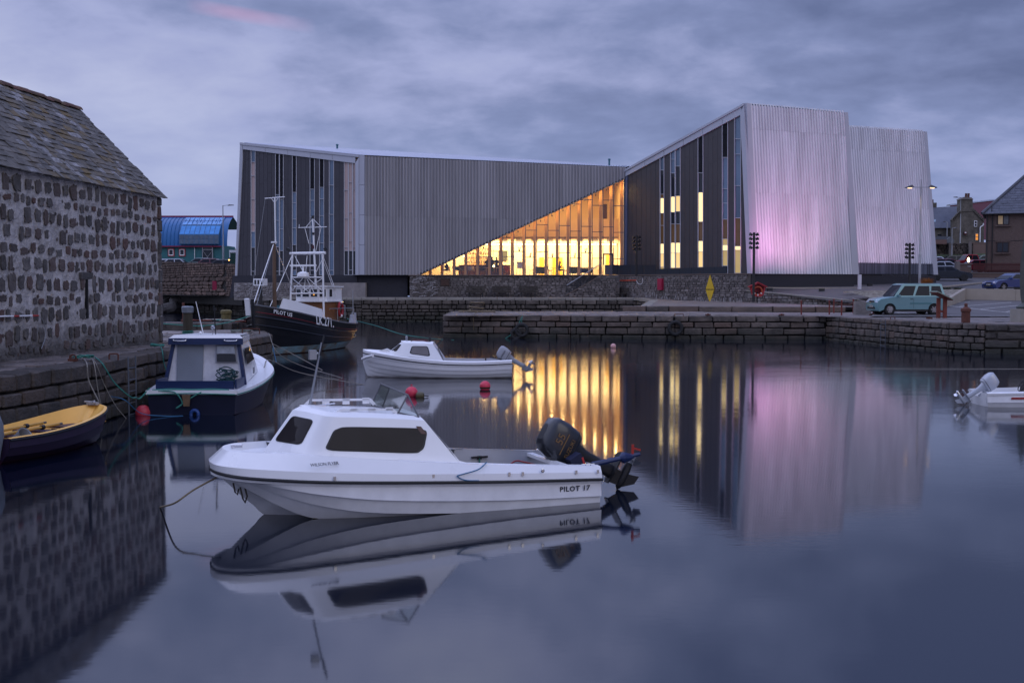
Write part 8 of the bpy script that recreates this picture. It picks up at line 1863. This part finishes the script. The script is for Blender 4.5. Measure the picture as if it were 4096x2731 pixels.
obj('ridge', MB().box(((xl_+xr2)/2+.4, BY+3.3, zr+.05), (xr2-xl_+1, .3, .22)), M_bred2, rfo, world=True); obj('eaves_trim', MB().box(((xl_+xr2)/2, BY-.38, ze-.2), (xr2-xl_+.3, .12, .16)), M_bred2, rfo, world=True)
gx0, gx1 = WY(722, 900, BY).x, WY(880, 900, BY).x
g_ = obj('glazed_dormer', MB().prism([(gx0, BY-.7, ze+.1), (gx0, BY-.7, ze+1.35), (gx0, BY+.6, ze+2.6), (gx0, BY+2.8, zr-.1), (gx0, BY+2.8, ze)], (gx1-gx0, 0, 0)), mat('blue_frame', (.06, .16, .30), .5), nb_, world=True)
def dq(u0, u1, A_, B_, m=M_bgl):
    x0, x1 = gx0+(gx1-gx0)*u0, gx0+(gx1-gx0)*u1; obj('pane', MB().quad((x0, A_[0], A_[1]), (x1, A_[0], A_[1]), (x1, B_[0], B_[1]), (x0, B_[0], B_[1])), m, g_, world=True)
for k in range(8):
    u0, u1 = (k+.06)/8, (k+.94)/8
    dq(u0, u1, (BY-.73, ze+.18), (BY-.73, ze+.70), mat('dim_pane', (.10, .14, .20), .15, var=.3, scale=2)); dq(u0, u1, (BY-.73, ze+.76), (BY-.73, ze+1.28), MATS['dim_pane'])
    dq(u0, u1, (BY-.68, ze+1.42), (BY+.50, ze+2.56)); dq(u0, u1, (BY+.62, ze+2.72), (BY+2.7, zr-.12))
for px in (685, 729):
    x = WY(px, 1000, BY).x; z = WY(px, 1010, BY).z; f = obj('window', MB().box((x, BY-.05, z), (.85, .12, 1.05)), mat('window_red', (.35, .02, .03), .5), nb_, world=True); obj('sash', MB().box((x, BY-.1, z), (.62, .10, .82)), M_gel, f, world=True); obj('pane', MB().box((x, BY-.13, z+.04), (.46, .08, .62)), M_gdark, f, world=True)
x0, x1 = WY(812, 1000, BY).x, WY(852, 1000, BY).x; d_ = obj('entrance', MB().box(((x0+x1)/2, BY-.1, zg+1.3), (x1-x0, .25, 2.9)), M_gdark, nb_, world=True); obj('frame', MB().box((x0, BY-.24, zg+1.3), (.09, .1, 2.9)).box((x1, BY-.24, zg+1.3), (.12, .1, 2.9)).box(((x0+x1)/2, BY-.24, zg+2.1), (x1-x0, .08, .08)).tube([(x0, BY-.25, zg+.2), (x1, BY-.25, zg+2.0)], .03, 4).tube([(x1, BY-.25, zg+.2), (x0, BY-.25, zg+2.0)], .03, 4), mat('frame_pale', (.3, .3, .32), .5), d_, world=True)
obj('downpipe', MB().cyl((WY(779, 1000, BY).x, BY-.1, zg), (WY(779, 1000, BY).x, BY-.1, ze), .05), M_gel, nb_, world=True)
# rubble wall in front of it
lwA, lwB = (WY(560, 1100, 150).x, 150), (WY(968, 1100, 119).x, 119); lw = thing('rubble_wall', 'brown dry stone wall holding up the car park at the left', 'wall', (lwA[0], lwA[1], 2.2))
M_lw = mat('brown_rubble', (.11, .070, .052), .9, var=.4, scale=1.2, bump=.8, bscale=5, rnd=.4, col2=(.145, .10, .08), mixs=1)
zt2 = lambda u: WP(700, 1047, lwA, lwB)[1]-.0+(WP(950, 1056, lwA, lwB)[1]-WP(700, 1047, lwA, lwB)[1])*(u-WP(700, 1047, lwA, lwB)[0])/(WP(950, 1056, lwA, lwB)[0]-WP(700, 1047, lwA, lwB)[0])
Ll = hypot(lwB[0]-lwA[0], lwB[1]-lwA[1]); obj('wall', vwall(lwA, lwB, 1.2, 1.2, zt2(0)-.05, zt2(Ll)-.05, .8), M_joint, lw, world=True)
um = WP(905, 1100, lwA, lwB)[0]; pcs = []
def sub(u0, u1): 
    d = Vector((lwB[0]-lwA[0], lwB[1]-lwA[1], 0)).normalized(); return (lwA[0]+d.x*u0, lwA[1]+d.y*u0), (lwA[0]+d.x*u1, lwA[1]+d.y*u1)
a_, b_ = sub(0, um); zsplit = WP(800, 1100, lwA, lwB)[1]
coursed(lw, a_, b_, lambda u: 2.15, lambda u: zsplit, .42, 1.7, M_lw, 301, pieces=pcs, depth=.3, joint=.07)
coursed(lw, a_, b_, lambda u: zsplit, lambda u: zt2(u), .26, .55, M_lw, 302, pieces=pcs, depth=.2, joint=.05)
a_, b_ = sub(um, Ll-.1); coursed(lw, a_, b_, lambda u: 2.1, lambda u: zt2(u+um), .26, .42, M_lw, 303, pieces=pcs, depth=.2, joint=.04)
place_pieces(lw, pcs, M_lw, 'stone')
c = on_face(869, 1142, lwA, lwB, .3); single('lifebuoy_case', MB().box((c.x, c.y, c.z), (.40, .25, .95)).box((c.x+.2, c.y-.1, c.z), (.15, .2, .8)), mat('case_red', (.33, .012, .05), .4), 'small upright red lifebuoy case against the brown wall', 'lifebuoy case')
# rocks below the far quay at the left
rk = MB(); rr = random.Random(42)
rocks = []
for k in range(34):
    t = k/34; base = Vector((WY(640+160*rr.random(), 1100, 140).x, 139+rr.uniform(-3, 1), 0)); s = rr.uniform(.5, 1.3)
    me = block_mesh('boulder', (s*2.0, s*1.4, s*.9), s*.22, s*.16, mat('boulder_rock', (.045, .040, .038), .9, var=.4, scale=1.5, rnd=.3, bump=.6, bscale=4), 900+k)
    o = bpy.data.objects.new('boulder', me); COL.objects.link(o); o.location = (base.x, base.y, .1+rr.uniform(0, 1.3)*(1 if k % 2 else .4)); o.rotation_euler = (rr.uniform(-.3, .3), rr.uniform(-.3, .3), rr.uniform(0, 3)); rocks.append(o)
rkt = thing('boulder_pile', 'heap of dark boulders against the far quay behind the old building', 'boulders', (rocks[0].location.x, 139, 0))
for o in rocks: o.location = o.location-rkt.location; o.parent = rkt
# cars behind the brown wall
def fcar(px, Y, topy, label, p, rz, L=4.2, H=1.45): z = WY(px, topy, Y).z-H; car('parked_car', label, (WY(px, topy, Y).x, Y, z), rz, L, 1.7, H, p, (.27, .45, .82, .98), group='cars behind the brown wall', detail=False)
fcar(690, 151, 1036, 'white car showing only its roof at the left behind the brown wall', paint('white', (.55, .57, .62)), 0); fcar(720, 150, 1035, 'pale silver car roof beside the white one behind the brown wall', paint('silver', (.34, .36, .40)), 0)
fcar(793, 148, 1032, 'grey-green estate car in the middle behind the brown wall', paint('sage', (.08, .13, .13)), pi, 4.4); fcar(862, 142, 1034, 'dark red car behind the brown wall', paint('maroon', (.10, .012, .02)), 0)
fcar(915, 138, 1038, 'dark car with one amber indicator lit behind the brown wall', paint('charcoal', (.014, .018, .022)), 0); c = WY(916, 1040, 136); single('indicator_lamp', MB().lathe([(0, -.08), (.09, 0), (0, .08)], (c.x, c.y, c.z), 8), emit_mat('amber_glow', (1.0, .45, .08), 8), 'small glowing amber lamp above the brown wall', 'lamp')
# sign by the museum edge
c = WY(940, 1012, 135); sg = thing('sign_board', 'small white sign board partly hidden by the museum edge', 'sign', (c.x, 135, c.z-1.5)); obj('board', MB().box((0, 0, 1.4), (1.3, .06, .85)), M_gel, sg); obj('post', MB().box((-.3, .05, .4), (.08, .08, 1.6)).box((.5, .05, .4), (.08, .08, 1.6)), M_dark, sg); put_text('NORTH NESS', .2, MATS['grey_lettering'], sg, (0, -.04, 1.52), (pi/2, 0, 0)); put_text('BUSINESS', .2, MATS['grey_lettering'], sg, (0, -.04, 1.25), (pi/2, 0, 0))
single('utility_cabinet', MB().box((c.x+.2, 134, WY(940, 1040, 134).z), (.9, .6, 1.6)), mat('cabinet_green', (.01, .05, .035), .6), 'dark green cabinet below the white sign', 'cabinet')
# ============================================================ right background
GW = lambda px, py, Y: WY(px, py, Y)
M_harl = mat('brown_harling', (.125, .088, .075), .95, var=.1, scale=3, bump=.8, bscale=9); M_rslate = mat('blue_slate', (.075, .08, .10), .6, var=.3, scale=2, rnd=.2); M_hst = mat('house_masonry', (.095, .085, .070), .9, var=.35, scale=1.5, bump=.6, bscale=5, col2=(.14, .125, .105), mixs=1.4)
HY = 126; hh = thing('harled_house', 'brown harled two-storey house with slate roof at the right edge', 'house', (GW(3944, 1052, HY).x, HY, 5.0), radians(-23))
xL, xR = GW(3944, 900, HY).x, GW(3944, 900, HY).x+14; ez_ = GW(3942, 853, HY).z; gz_ = 4.8
hw = obj('wall', MB().box(((xL+xR)/2, HY+4.5, (ez_+gz_)/2), (xR-xL, 9, ez_-gz_)), M_harl, hh, world=True)
rz_ = ez_+4.6
rf_ = obj('roof', MB().add([(xL-.4, HY-.4, ez_-.1), (xR, HY-.4, ez_-.1), (xR, HY+4.5, rz_), (xL+4.2, HY+4.5, rz_), (xL-.4, HY+9.4, ez_-.1), (xR, HY+9.4, ez_-.1)], [(0, 1, 2, 3), (0, 3, 4), (4, 3, 2, 5)]), M_rslate, hh, world=True)
# slates on the visible slope, in courses
pcs = []; sv = [block_mesh('slate', (.62, .5, .035), .01, .012, M_rslate, 950+i) for i in range(5)]; loc = Vector(hh.location); rr = random.Random(4)
nr = 17; pt = atan2(4.7, 4.9)
for r in range(nr):
    t = (r+.5)/nr; x = xL-.05+4.6*t+rr.uniform(0, .3)
    while x < xL+10.5:
        c = Vector((x+.3, HY-.4+4.9*t, ez_-.1+4.7*t+.05)); pcs.append((sv[rr.randrange(5)], Matrix.Translation(c-loc) @ Matrix.Rotation(pt-.06, 4, 'X') @ Matrix.Diagonal((1, 1, 1, 1)), c)); x += .63
place_pieces(rf_, [(a, b, c) for a, b, c in pcs], M_rslate, 'slate', 298)
obj('hip_tiles', MB().tube([(xL-.42, HY-.42, ez_-.02), (xL+4.2, HY+4.5, rz_+.06), (xR, HY+4.5, rz_+.06)], .16, 6), M_rslate, rf_, world=True)
obj('gutter', MB().tube([(xL-.45, HY-.48, ez_-.12), (xR, HY-.48, ez_-.12)], .07, 6), M_dark, hh, world=True)
for px in (3950, 3970): obj('downpipe', MB().cyl((GW(px, 900, HY-.1).x, HY-.1, gz_), (GW(px, 900, HY-.1).x, HY-.1, ez_-.1), .06, 8), M_dark, hh, world=True)
obj('string_line', MB().box(((xL+xR)/2, HY-.01, GW(4000, 964, HY).z), (xR-xL-.05, .03, .05)), M_dark, hh, world=True)
M_wbr = mat('window_brown', (.03, .015, .012), .5); M_curtn = mat('lit_curtain', (.40, .30, .18), .8, var=.2, scale=4, emis=(.9, .6, .3), estr=.10)
for (x0, x1, y0, y1, k) in ((3985, 4031, 862, 901, 0), (3982, 4029, 970, 1011, 1), (4093, 4140, 858, 906, 2), (4093, 4140, 967, 1018, 3)):
    a, b = GW(x0, y1, HY), GW(x1, y0, HY); w = obj('window', MB().box(((a.x+b.x)/2, HY-.03, (a.z+b.z)/2), (b.x-a.x, .10, b.z-a.z)), M_wbr, hh, world=True)
    mx = (a.x+b.x)/2
    obj('pane', MB().box(((a.x+mx)/2+.03, HY-.09, (a.z+b.z)/2), (mx-a.x-.16, .03, b.z-a.z-.16)), M_curtn if k == 0 else (M_glit3 if k == 3 else M_gdark), w, world=True); obj('pane', MB().box(((b.x+mx)/2-.03, HY-.09, (a.z+b.z)/2), (mx-a.x-.16, .03, b.z-a.z-.16)), mat('net_curtain', (.12, .12, .12), .7, var=.3, scale=4) if k == 0 else M_gdark, w, world=True)
    obj('sill', MB().box((mx, HY-.10, a.z-.08), (b.x-a.x+.3, .25, .12)), M_harl, w, world=True); obj('surround', MB().box((mx, HY-.02, b.z+.10), (b.x-a.x+.3, .10, .12)), M_harl, w, world=True)
obj('roof_pole', MB().cyl((GW(3966, 840, HY).x, HY-.2, ez_-.3), (GW(3966, 840, HY).x, HY-.2, ez_+.7), .05), M_dark, hh, world=True)
# picket fence on a low wall
FY = 121; fa_, fb_ = GW(3893, 1080, FY).x, GW(4120, 1080, FY).x; pf = thing('picket_fence', 'dark red picket fence on a low wall before the brown house', 'fence', (fa_, FY, 3.6)); M_pk = mat('fence_red', (.060, .012, .012), .7, var=.2)
zt3, zb3 = GW(3950, 1052, FY).z, GW(3950, 1089, FY).z; n = 62
for k in range(n):
    x = fa_+(fb_-fa_)*k/(n-1); obj('picket', MB().box((x, FY-.03, (zt3+zb3)/2+.01*sin(k*2.1)), ((fb_-fa_)/n*.62, .025, zt3-zb3)), M_pk, pf, world=True)
for z in (zb3+.2, zt3-.2): obj('fence_rail', MB().box(((fa_+fb_)/2, FY+.01, z), (fb_-fa_, .04, .08)), M_pk, pf, world=True)
z0 = GW(3950, 1118, FY).z; obj('base_wall', MB().box(((fa_+fb_)/2-.2, FY+.1, (zb3+z0)/2-.1), (fb_-fa_+.6, .3, zb3-z0)), M_harl, pf, world=True); obj('coping', MB().box(((fa_+fb_)/2-.2, FY+.1, zb3-.06), (fb_-fa_+.7, .42, .08)), mat('grey_coping', (.16, .14, .13), .8), pf, world=True)
gp = thing('gate_pier', 'grey rendered pier with a small plate, left of the red fence', 'wall', (GW(3862, 1100, FY).x, FY, 3.6)); a, b = GW(3845, 1118, FY), GW(3893, 1052, FY)
obj('wall', MB().box((0, .2, (a.z+b.z)/2-3.6-.1), (b.x-a.x, .35, b.z-a.z)), M_harl, gp); obj('coping', MB().box((0, .2, b.z-3.6-.08), (b.x-a.x+.15, .5, .10)), MATS['grey_coping'], gp); obj('plate', MB().box((.35, -.0, b.z-3.6-.35), (.35, .03, .08)), M_galv, gp); obj('pier', MB().box((-(b.x-a.x)/2-.2, .15, (a.z+b.z)/2-3.5), (.4, .5, b.z-a.z+.2)), MATS['grey_coping'], gp)
c = GW(3874, 1040, 125); gl_ = thing('globe_lamp', 'small glowing lamp shining in front of the red pickup', 'lamp', (c.x, 125, 4.2)); obj('post', MB().cyl((0, 0, 0), (0, 0, c.z-4.4), .04), M_dark, gl_); obj('globe', MB().lathe([(0, -.28), (.10, -.16), (.13, 0), (.09, .18), (0, .3)], (0, 0, c.z-4.2), 10), emit_mat('globe_glow', (1, .72, .4), 10), gl_, smooth=True)
# stone house with the big chimney
SY = 150; sh_ = thing('stone_house', 'old stone house with crow-stepped gable and two-pot chimney', 'house', (GW(3870, 970, SY).x, SY, 7.5))
P_ = lambda px, py, Y=SY: GW(px, py, Y)
gp_ = [(3808, 975), (3936, 975), (3936, 884), (3893, 834), (3893, 842), (3844, 842), (3809, 884)]
gp_ = [(3808, 975), (3936, 975), (3936, 884), (3893, 834), (3844, 840), (3809, 884)]
gw = obj('gable_wall', MB().prism([P_(x, y) for x, y in gp_], (0, .6, 0)), M_hst, sh_, world=True)
chm = obj('chimney', MB().prism([P_(3844, 845, SY-.1), P_(3892, 845, SY-.1), P_(3891, 797, SY-.1), P_(3845, 797, SY-.1)], (0, 1.4, 0)), M_hst, sh_, world=True); obj('chimney_cap', MB().prism([P_(3842, 798, SY-.2), P_(3894, 798, SY-.2), P_(3886, 790, SY-.2), P_(3856, 788, SY-.2)], (0, 1.6, 0)), MATS['grey_coping'], chm, world=True)
for px in (3863, 3873): c = P_(px, 789, SY+.5); obj('chimney_pot', MB().lathe([(.17, -.1), (.15, .4), (.14, .42), (.17, .45)], (c.x, c.y, c.z), 10), mat('clay_pot', (.09, .035, .025), .8), chm, world=True) if False else obj('chimney_pot', MB().cyl((c.x, c.y, c.z-.1), (c.x+.05, c.y, c.z+.48), .15, 8), mat('clay_pot', (.09, .035, .025), .8), chm, world=True)
for s, (xa, ya, xb, yb) in enumerate(((3809, 882, 3844, 845), (3936, 882, 3893, 838))):
    for k in range(7):
        t = (k+.5)/7; c = P_(xa+(xb-xa)*t, ya+(yb-ya)*t, SY-.08); obj('skew_stone', MB().box((c.x, c.y+.2, c.z), (.35, .5, .26), ry=.7*(1 if s else -1)), M_hst, sh_, world=True)
obj('rear_roof', MB().add([P_(3809, 884, SY+.3), P_(3868, 836, SY+.3), P_(3868, 836, SY+10), P_(3809, 884, SY+10), P_(3936, 884, SY+.3), P_(3936, 884, SY+10)], [(0, 1, 2, 3), (1, 4, 5, 2)]), M_rslate, sh_, world=True)
rw_ = obj('wing_roof', MB().add([P_(3700, 912, SY+1), P_(3815, 912, SY+1), P_(3843, 824, SY+5), P_(3700, 832, SY+5)], [(0, 1, 2, 3)]), M_rslate, sh_, world=True)
obj('wing_wall', MB().prism([P_(3700, 975, SY+1.3), P_(3812, 975, SY+1.3), P_(3812, 908, SY+1.3), P_(3700, 908, SY+1.3)], (0, 4, 0)), M_hst, sh_, world=True)
obj('wing_chimney', MB().prism([P_(3722, 835, SY+5), P_(3747, 835, SY+5), P_(3747, 811, SY+5), P_(3722, 811, SY+5)], (0, 1.2, 0)), M_hst, sh_, world=True); c = P_(3729, 811, SY+5.5); obj('chimney_pot', MB().cyl((c.x, c.y, c.z), (c.x, c.y, c.z+.4), .17, 8), MATS['clay_pot'], sh_, world=True)
for (x0, x1, y0, y1, lit) in ((3896, 3908, 883, 907, 0), (3900, 3913, 934, 963, 1)):
    a, b = P_(x0, y1, SY-.05), P_(x1, y0, SY-.05); f = obj('sash_window', MB().box(((a.x+b.x)/2, SY-.06, (a.z+b.z)/2), (b.x-a.x, .08, b.z-a.z)), M_gel if not lit else mat('sash_dull', (.30, .27, .24), .6), sh_, world=True)
    for k in (0, 1): obj('pane', MB().box(((a.x+b.x)/2, SY-.11, a.z+(b.z-a.z)*(.28+.46*k)), ((b.x-a.x)*.66, .03, (b.z-a.z)*.36)), M_gdark if not lit else mat('orange_lit_pane', (.3, .1, .02), .4, var=.3, scale=3, emis=(1.0, .36, .04), estr=.8), f, world=True)
c = P_(3861, 933, SY-.15); obj('alarm_box', MB().box((c.x, c.y, c.z), (.34, .15, .4)), mat('alarm_red', (.08, .01, .01), .5), sh_, world=True); obj('alarm_light', MB().box((c.x, c.y-.09, c.z+.07), (.2, .04, .16)), M_gel, sh_, world=True)
obj('drainpipe', MB().tube([P_(3933, 893, SY-.2), P_(3934, 900, SY-.2), P_(3921, 909, SY-.2), P_(3920, 968, SY-.2)], .07, 6), M_gel, sh_, world=True)
for (x0, x1, y0, y1) in ((3751, 3766, 937, 945),): a, b = P_(x0, y1, SY+1.2), P_(x1, y0, SY+1.2); obj('small_window', MB().box(((a.x+b.x)/2, SY+1.24, (a.z+b.z)/2), (b.x-a.x, .06, b.z-a.z)), M_gdark, sh_, world=True)
for (x0, x1, y0, y1) in ((3731, 3742, 878, 888), (3776, 3787, 834, 843)): obj('roof_light', MB().add([P_(x0, y1, SY+2.0 if y1 > 860 else SY+4.4), P_(x1, y1, SY+2.0 if y1 > 860 else SY+4.4), P_(x1+2, y0, SY+2.5 if y1 > 860 else SY+4.8), P_(x0+4, y0, SY+2.5 if y1 > 860 else SY+4.8)], [(0, 1, 2, 3)]), mat('roof_light_glass', (.25, .32, .36), .2), rw_, world=True)
SHY = 146; sd_ = thing('garden_shed', 'low garden shed with grey gable before the stone house', 'shed', (GW(3790, 975, SHY).x, SHY, 7.2)); obj('wall', MB().prism([GW(3740, 976, SHY), GW(3788, 976, SHY), GW(3788, 958, SHY), GW(3740, 960, SHY)], (0, 2, 0)), mat('pinkish_render', (.16, .10, .085), .9), sd_, world=True)
obj('roof', MB().add([GW(3738, 958, SHY), GW(3790, 958, SHY), GW(3796, 946, SHY+1.5), GW(3748, 944, SHY+1.5)], [(0, 1, 2, 3)]), mat('shed_felt', (.02, .02, .022), .8), sd_, world=True); obj('gable', MB().prism([GW(3787, 972, SHY), GW(3816, 972, SHY), GW(3816, 958, SHY), GW(3802, 947, SHY), GW(3787, 958, SHY)], (0, .3, 0)), mat('grey_boards', (.12, .13, .14), .8), sd_, world=True)
WY_ = 147.5; wA, wB = (GW(3700, 1000, WY_).x, WY_), (GW(3892, 1000, WY_).x, WY_); bwl = thing('rubble_wall', 'dark rubble boundary wall above the grass bank', 'wall', (wA[0], WY_, 6.5)); z0, z1 = GW(3800, 1006, WY_).z-.4, GW(3800, 972, WY_).z
obj('wall', vwall(wA, wB, z0, z0, z1-.05, z1-.05, .4), M_joint, bwl, world=True); pcs = []; coursed(bwl, wA, wB, lambda u: z0, lambda u: z1, .22, .5, M_far, 411, pieces=pcs); place_pieces(bwl, pcs, M_far, 'stone')
for px in (3799, 3880): single('gate_post', MB().box((GW(px, 1000, WY_-.4).x, WY_-.4, (z0+z1)/2+.05), (.30, .3, z1-z0+.2)), MATS['grey_coping'], 'pale concrete post against the dark wall, %s' % ('left, beneath the lamp' if px == 3799 else 'right, below the lit window'), 'post', 'posts at the dark wall')
a, b = GW(3891, 1001, WY_), GW(3945, 971, WY_); single('rendered_wall', MB().box(((a.x+b.x)/2, WY_+.2, (a.z+b.z)/2-.2), (b.x-a.x, .3, b.z-a.z+.4)).box(((a.x+b.x)/2, WY_+.2, b.z), (b.x-a.x+.1, .4, .10)), mat('pale_render_wall', (.17, .12, .10), .9, var=.1), 'brown rendered garden wall joining the dark rubble wall', 'wall')
# red roofed shed behind
RY = 172; rsd = thing('red_roof_shed', 'large dark red metal roof rising behind the houses', 'building', (GW(3950, 960, RY).x, RY, 8)); 
obj('roof', MB().add([GW(3800, 822, RY), GW(4020, 797, RY), GW(4060, 960, RY-8), GW(3845, 960, RY-8)], [(0, 1, 2, 3)]), mat('dark_red_sheet', (.075, .010, .014), .6, var=.15, scale=.6), rsd, world=True); obj('ridge_trim', MB().tube([GW(3800, 822, RY), GW(4020, 797, RY)], .16, 4), M_galv, rsd, world=True)
for x0, x1 in ((3893, 3911), (3925, 3972), (3806, 3840)): ya = 822-(x0-3800)*25/220; yb = 822-(x1-3800)*25/220; obj('roof_box', MB().prism([GW(x0, ya, RY+1), GW(x1, yb, RY+1), GW(x1, yb-5, RY+1), GW(x0, ya-5, RY+1)], (0, 2, 0)), mat('roof_unit_grey', (.25, .26, .28), .6), rsd, world=True)
# grass tuft in the planter and small shrubs
def tuft(px, py, h, n, m, label, spread=.5):
    r = G(px, py) if py > 1146 else None; b = Vector((WY(px, py, 89).x, 89, 2.8)); t = thing('grass_tuft', label, 'plant', b, 0, 'plants in the planting bed'); rr = random.Random(px); mb = MB()
    for k in range(n):
        a = rr.uniform(0, 6.28); q = rr.uniform(.0, .25); hh_ = h*rr.uniform(.6, 1.1); s = spread*rr.uniform(.3, 1.2); x, y = q*cos(a), q*sin(a); w = .012
        p0, p1, p2 = Vector((x, y, 0)), Vector((x+s*.35*cos(a), y+s*.35*sin(a), hh_*.65)), Vector((x+s*cos(a), y+s*sin(a), hh_)); d = Vector((-sin(a)*w+w*.5, cos(a)*w, 0))
        mb.add([p0-d, p0+d, p1+d, p1-d, p2], [(0, 1, 2, 3), (3, 2, 4)])
    obj('blades', mb, m, t); 
tuft(3705, 1148, .95, 420, mat('dry_grass', (.30, .12, .03), .9, var=.3), 'large tawny grass tuft beside the double lamp post', .45)
for i, (px, l) in enumerate(((3760, 'low green shrub at the left of the planting bed'), (3790, 'low green shrub in the middle of the planting bed'), (3830, 'low green shrub towards the wall corner'))): tuft(px, 1160, .28, 160, mat('shrub_green', (.05, .07, .02), .9, var=.3), l, .5)
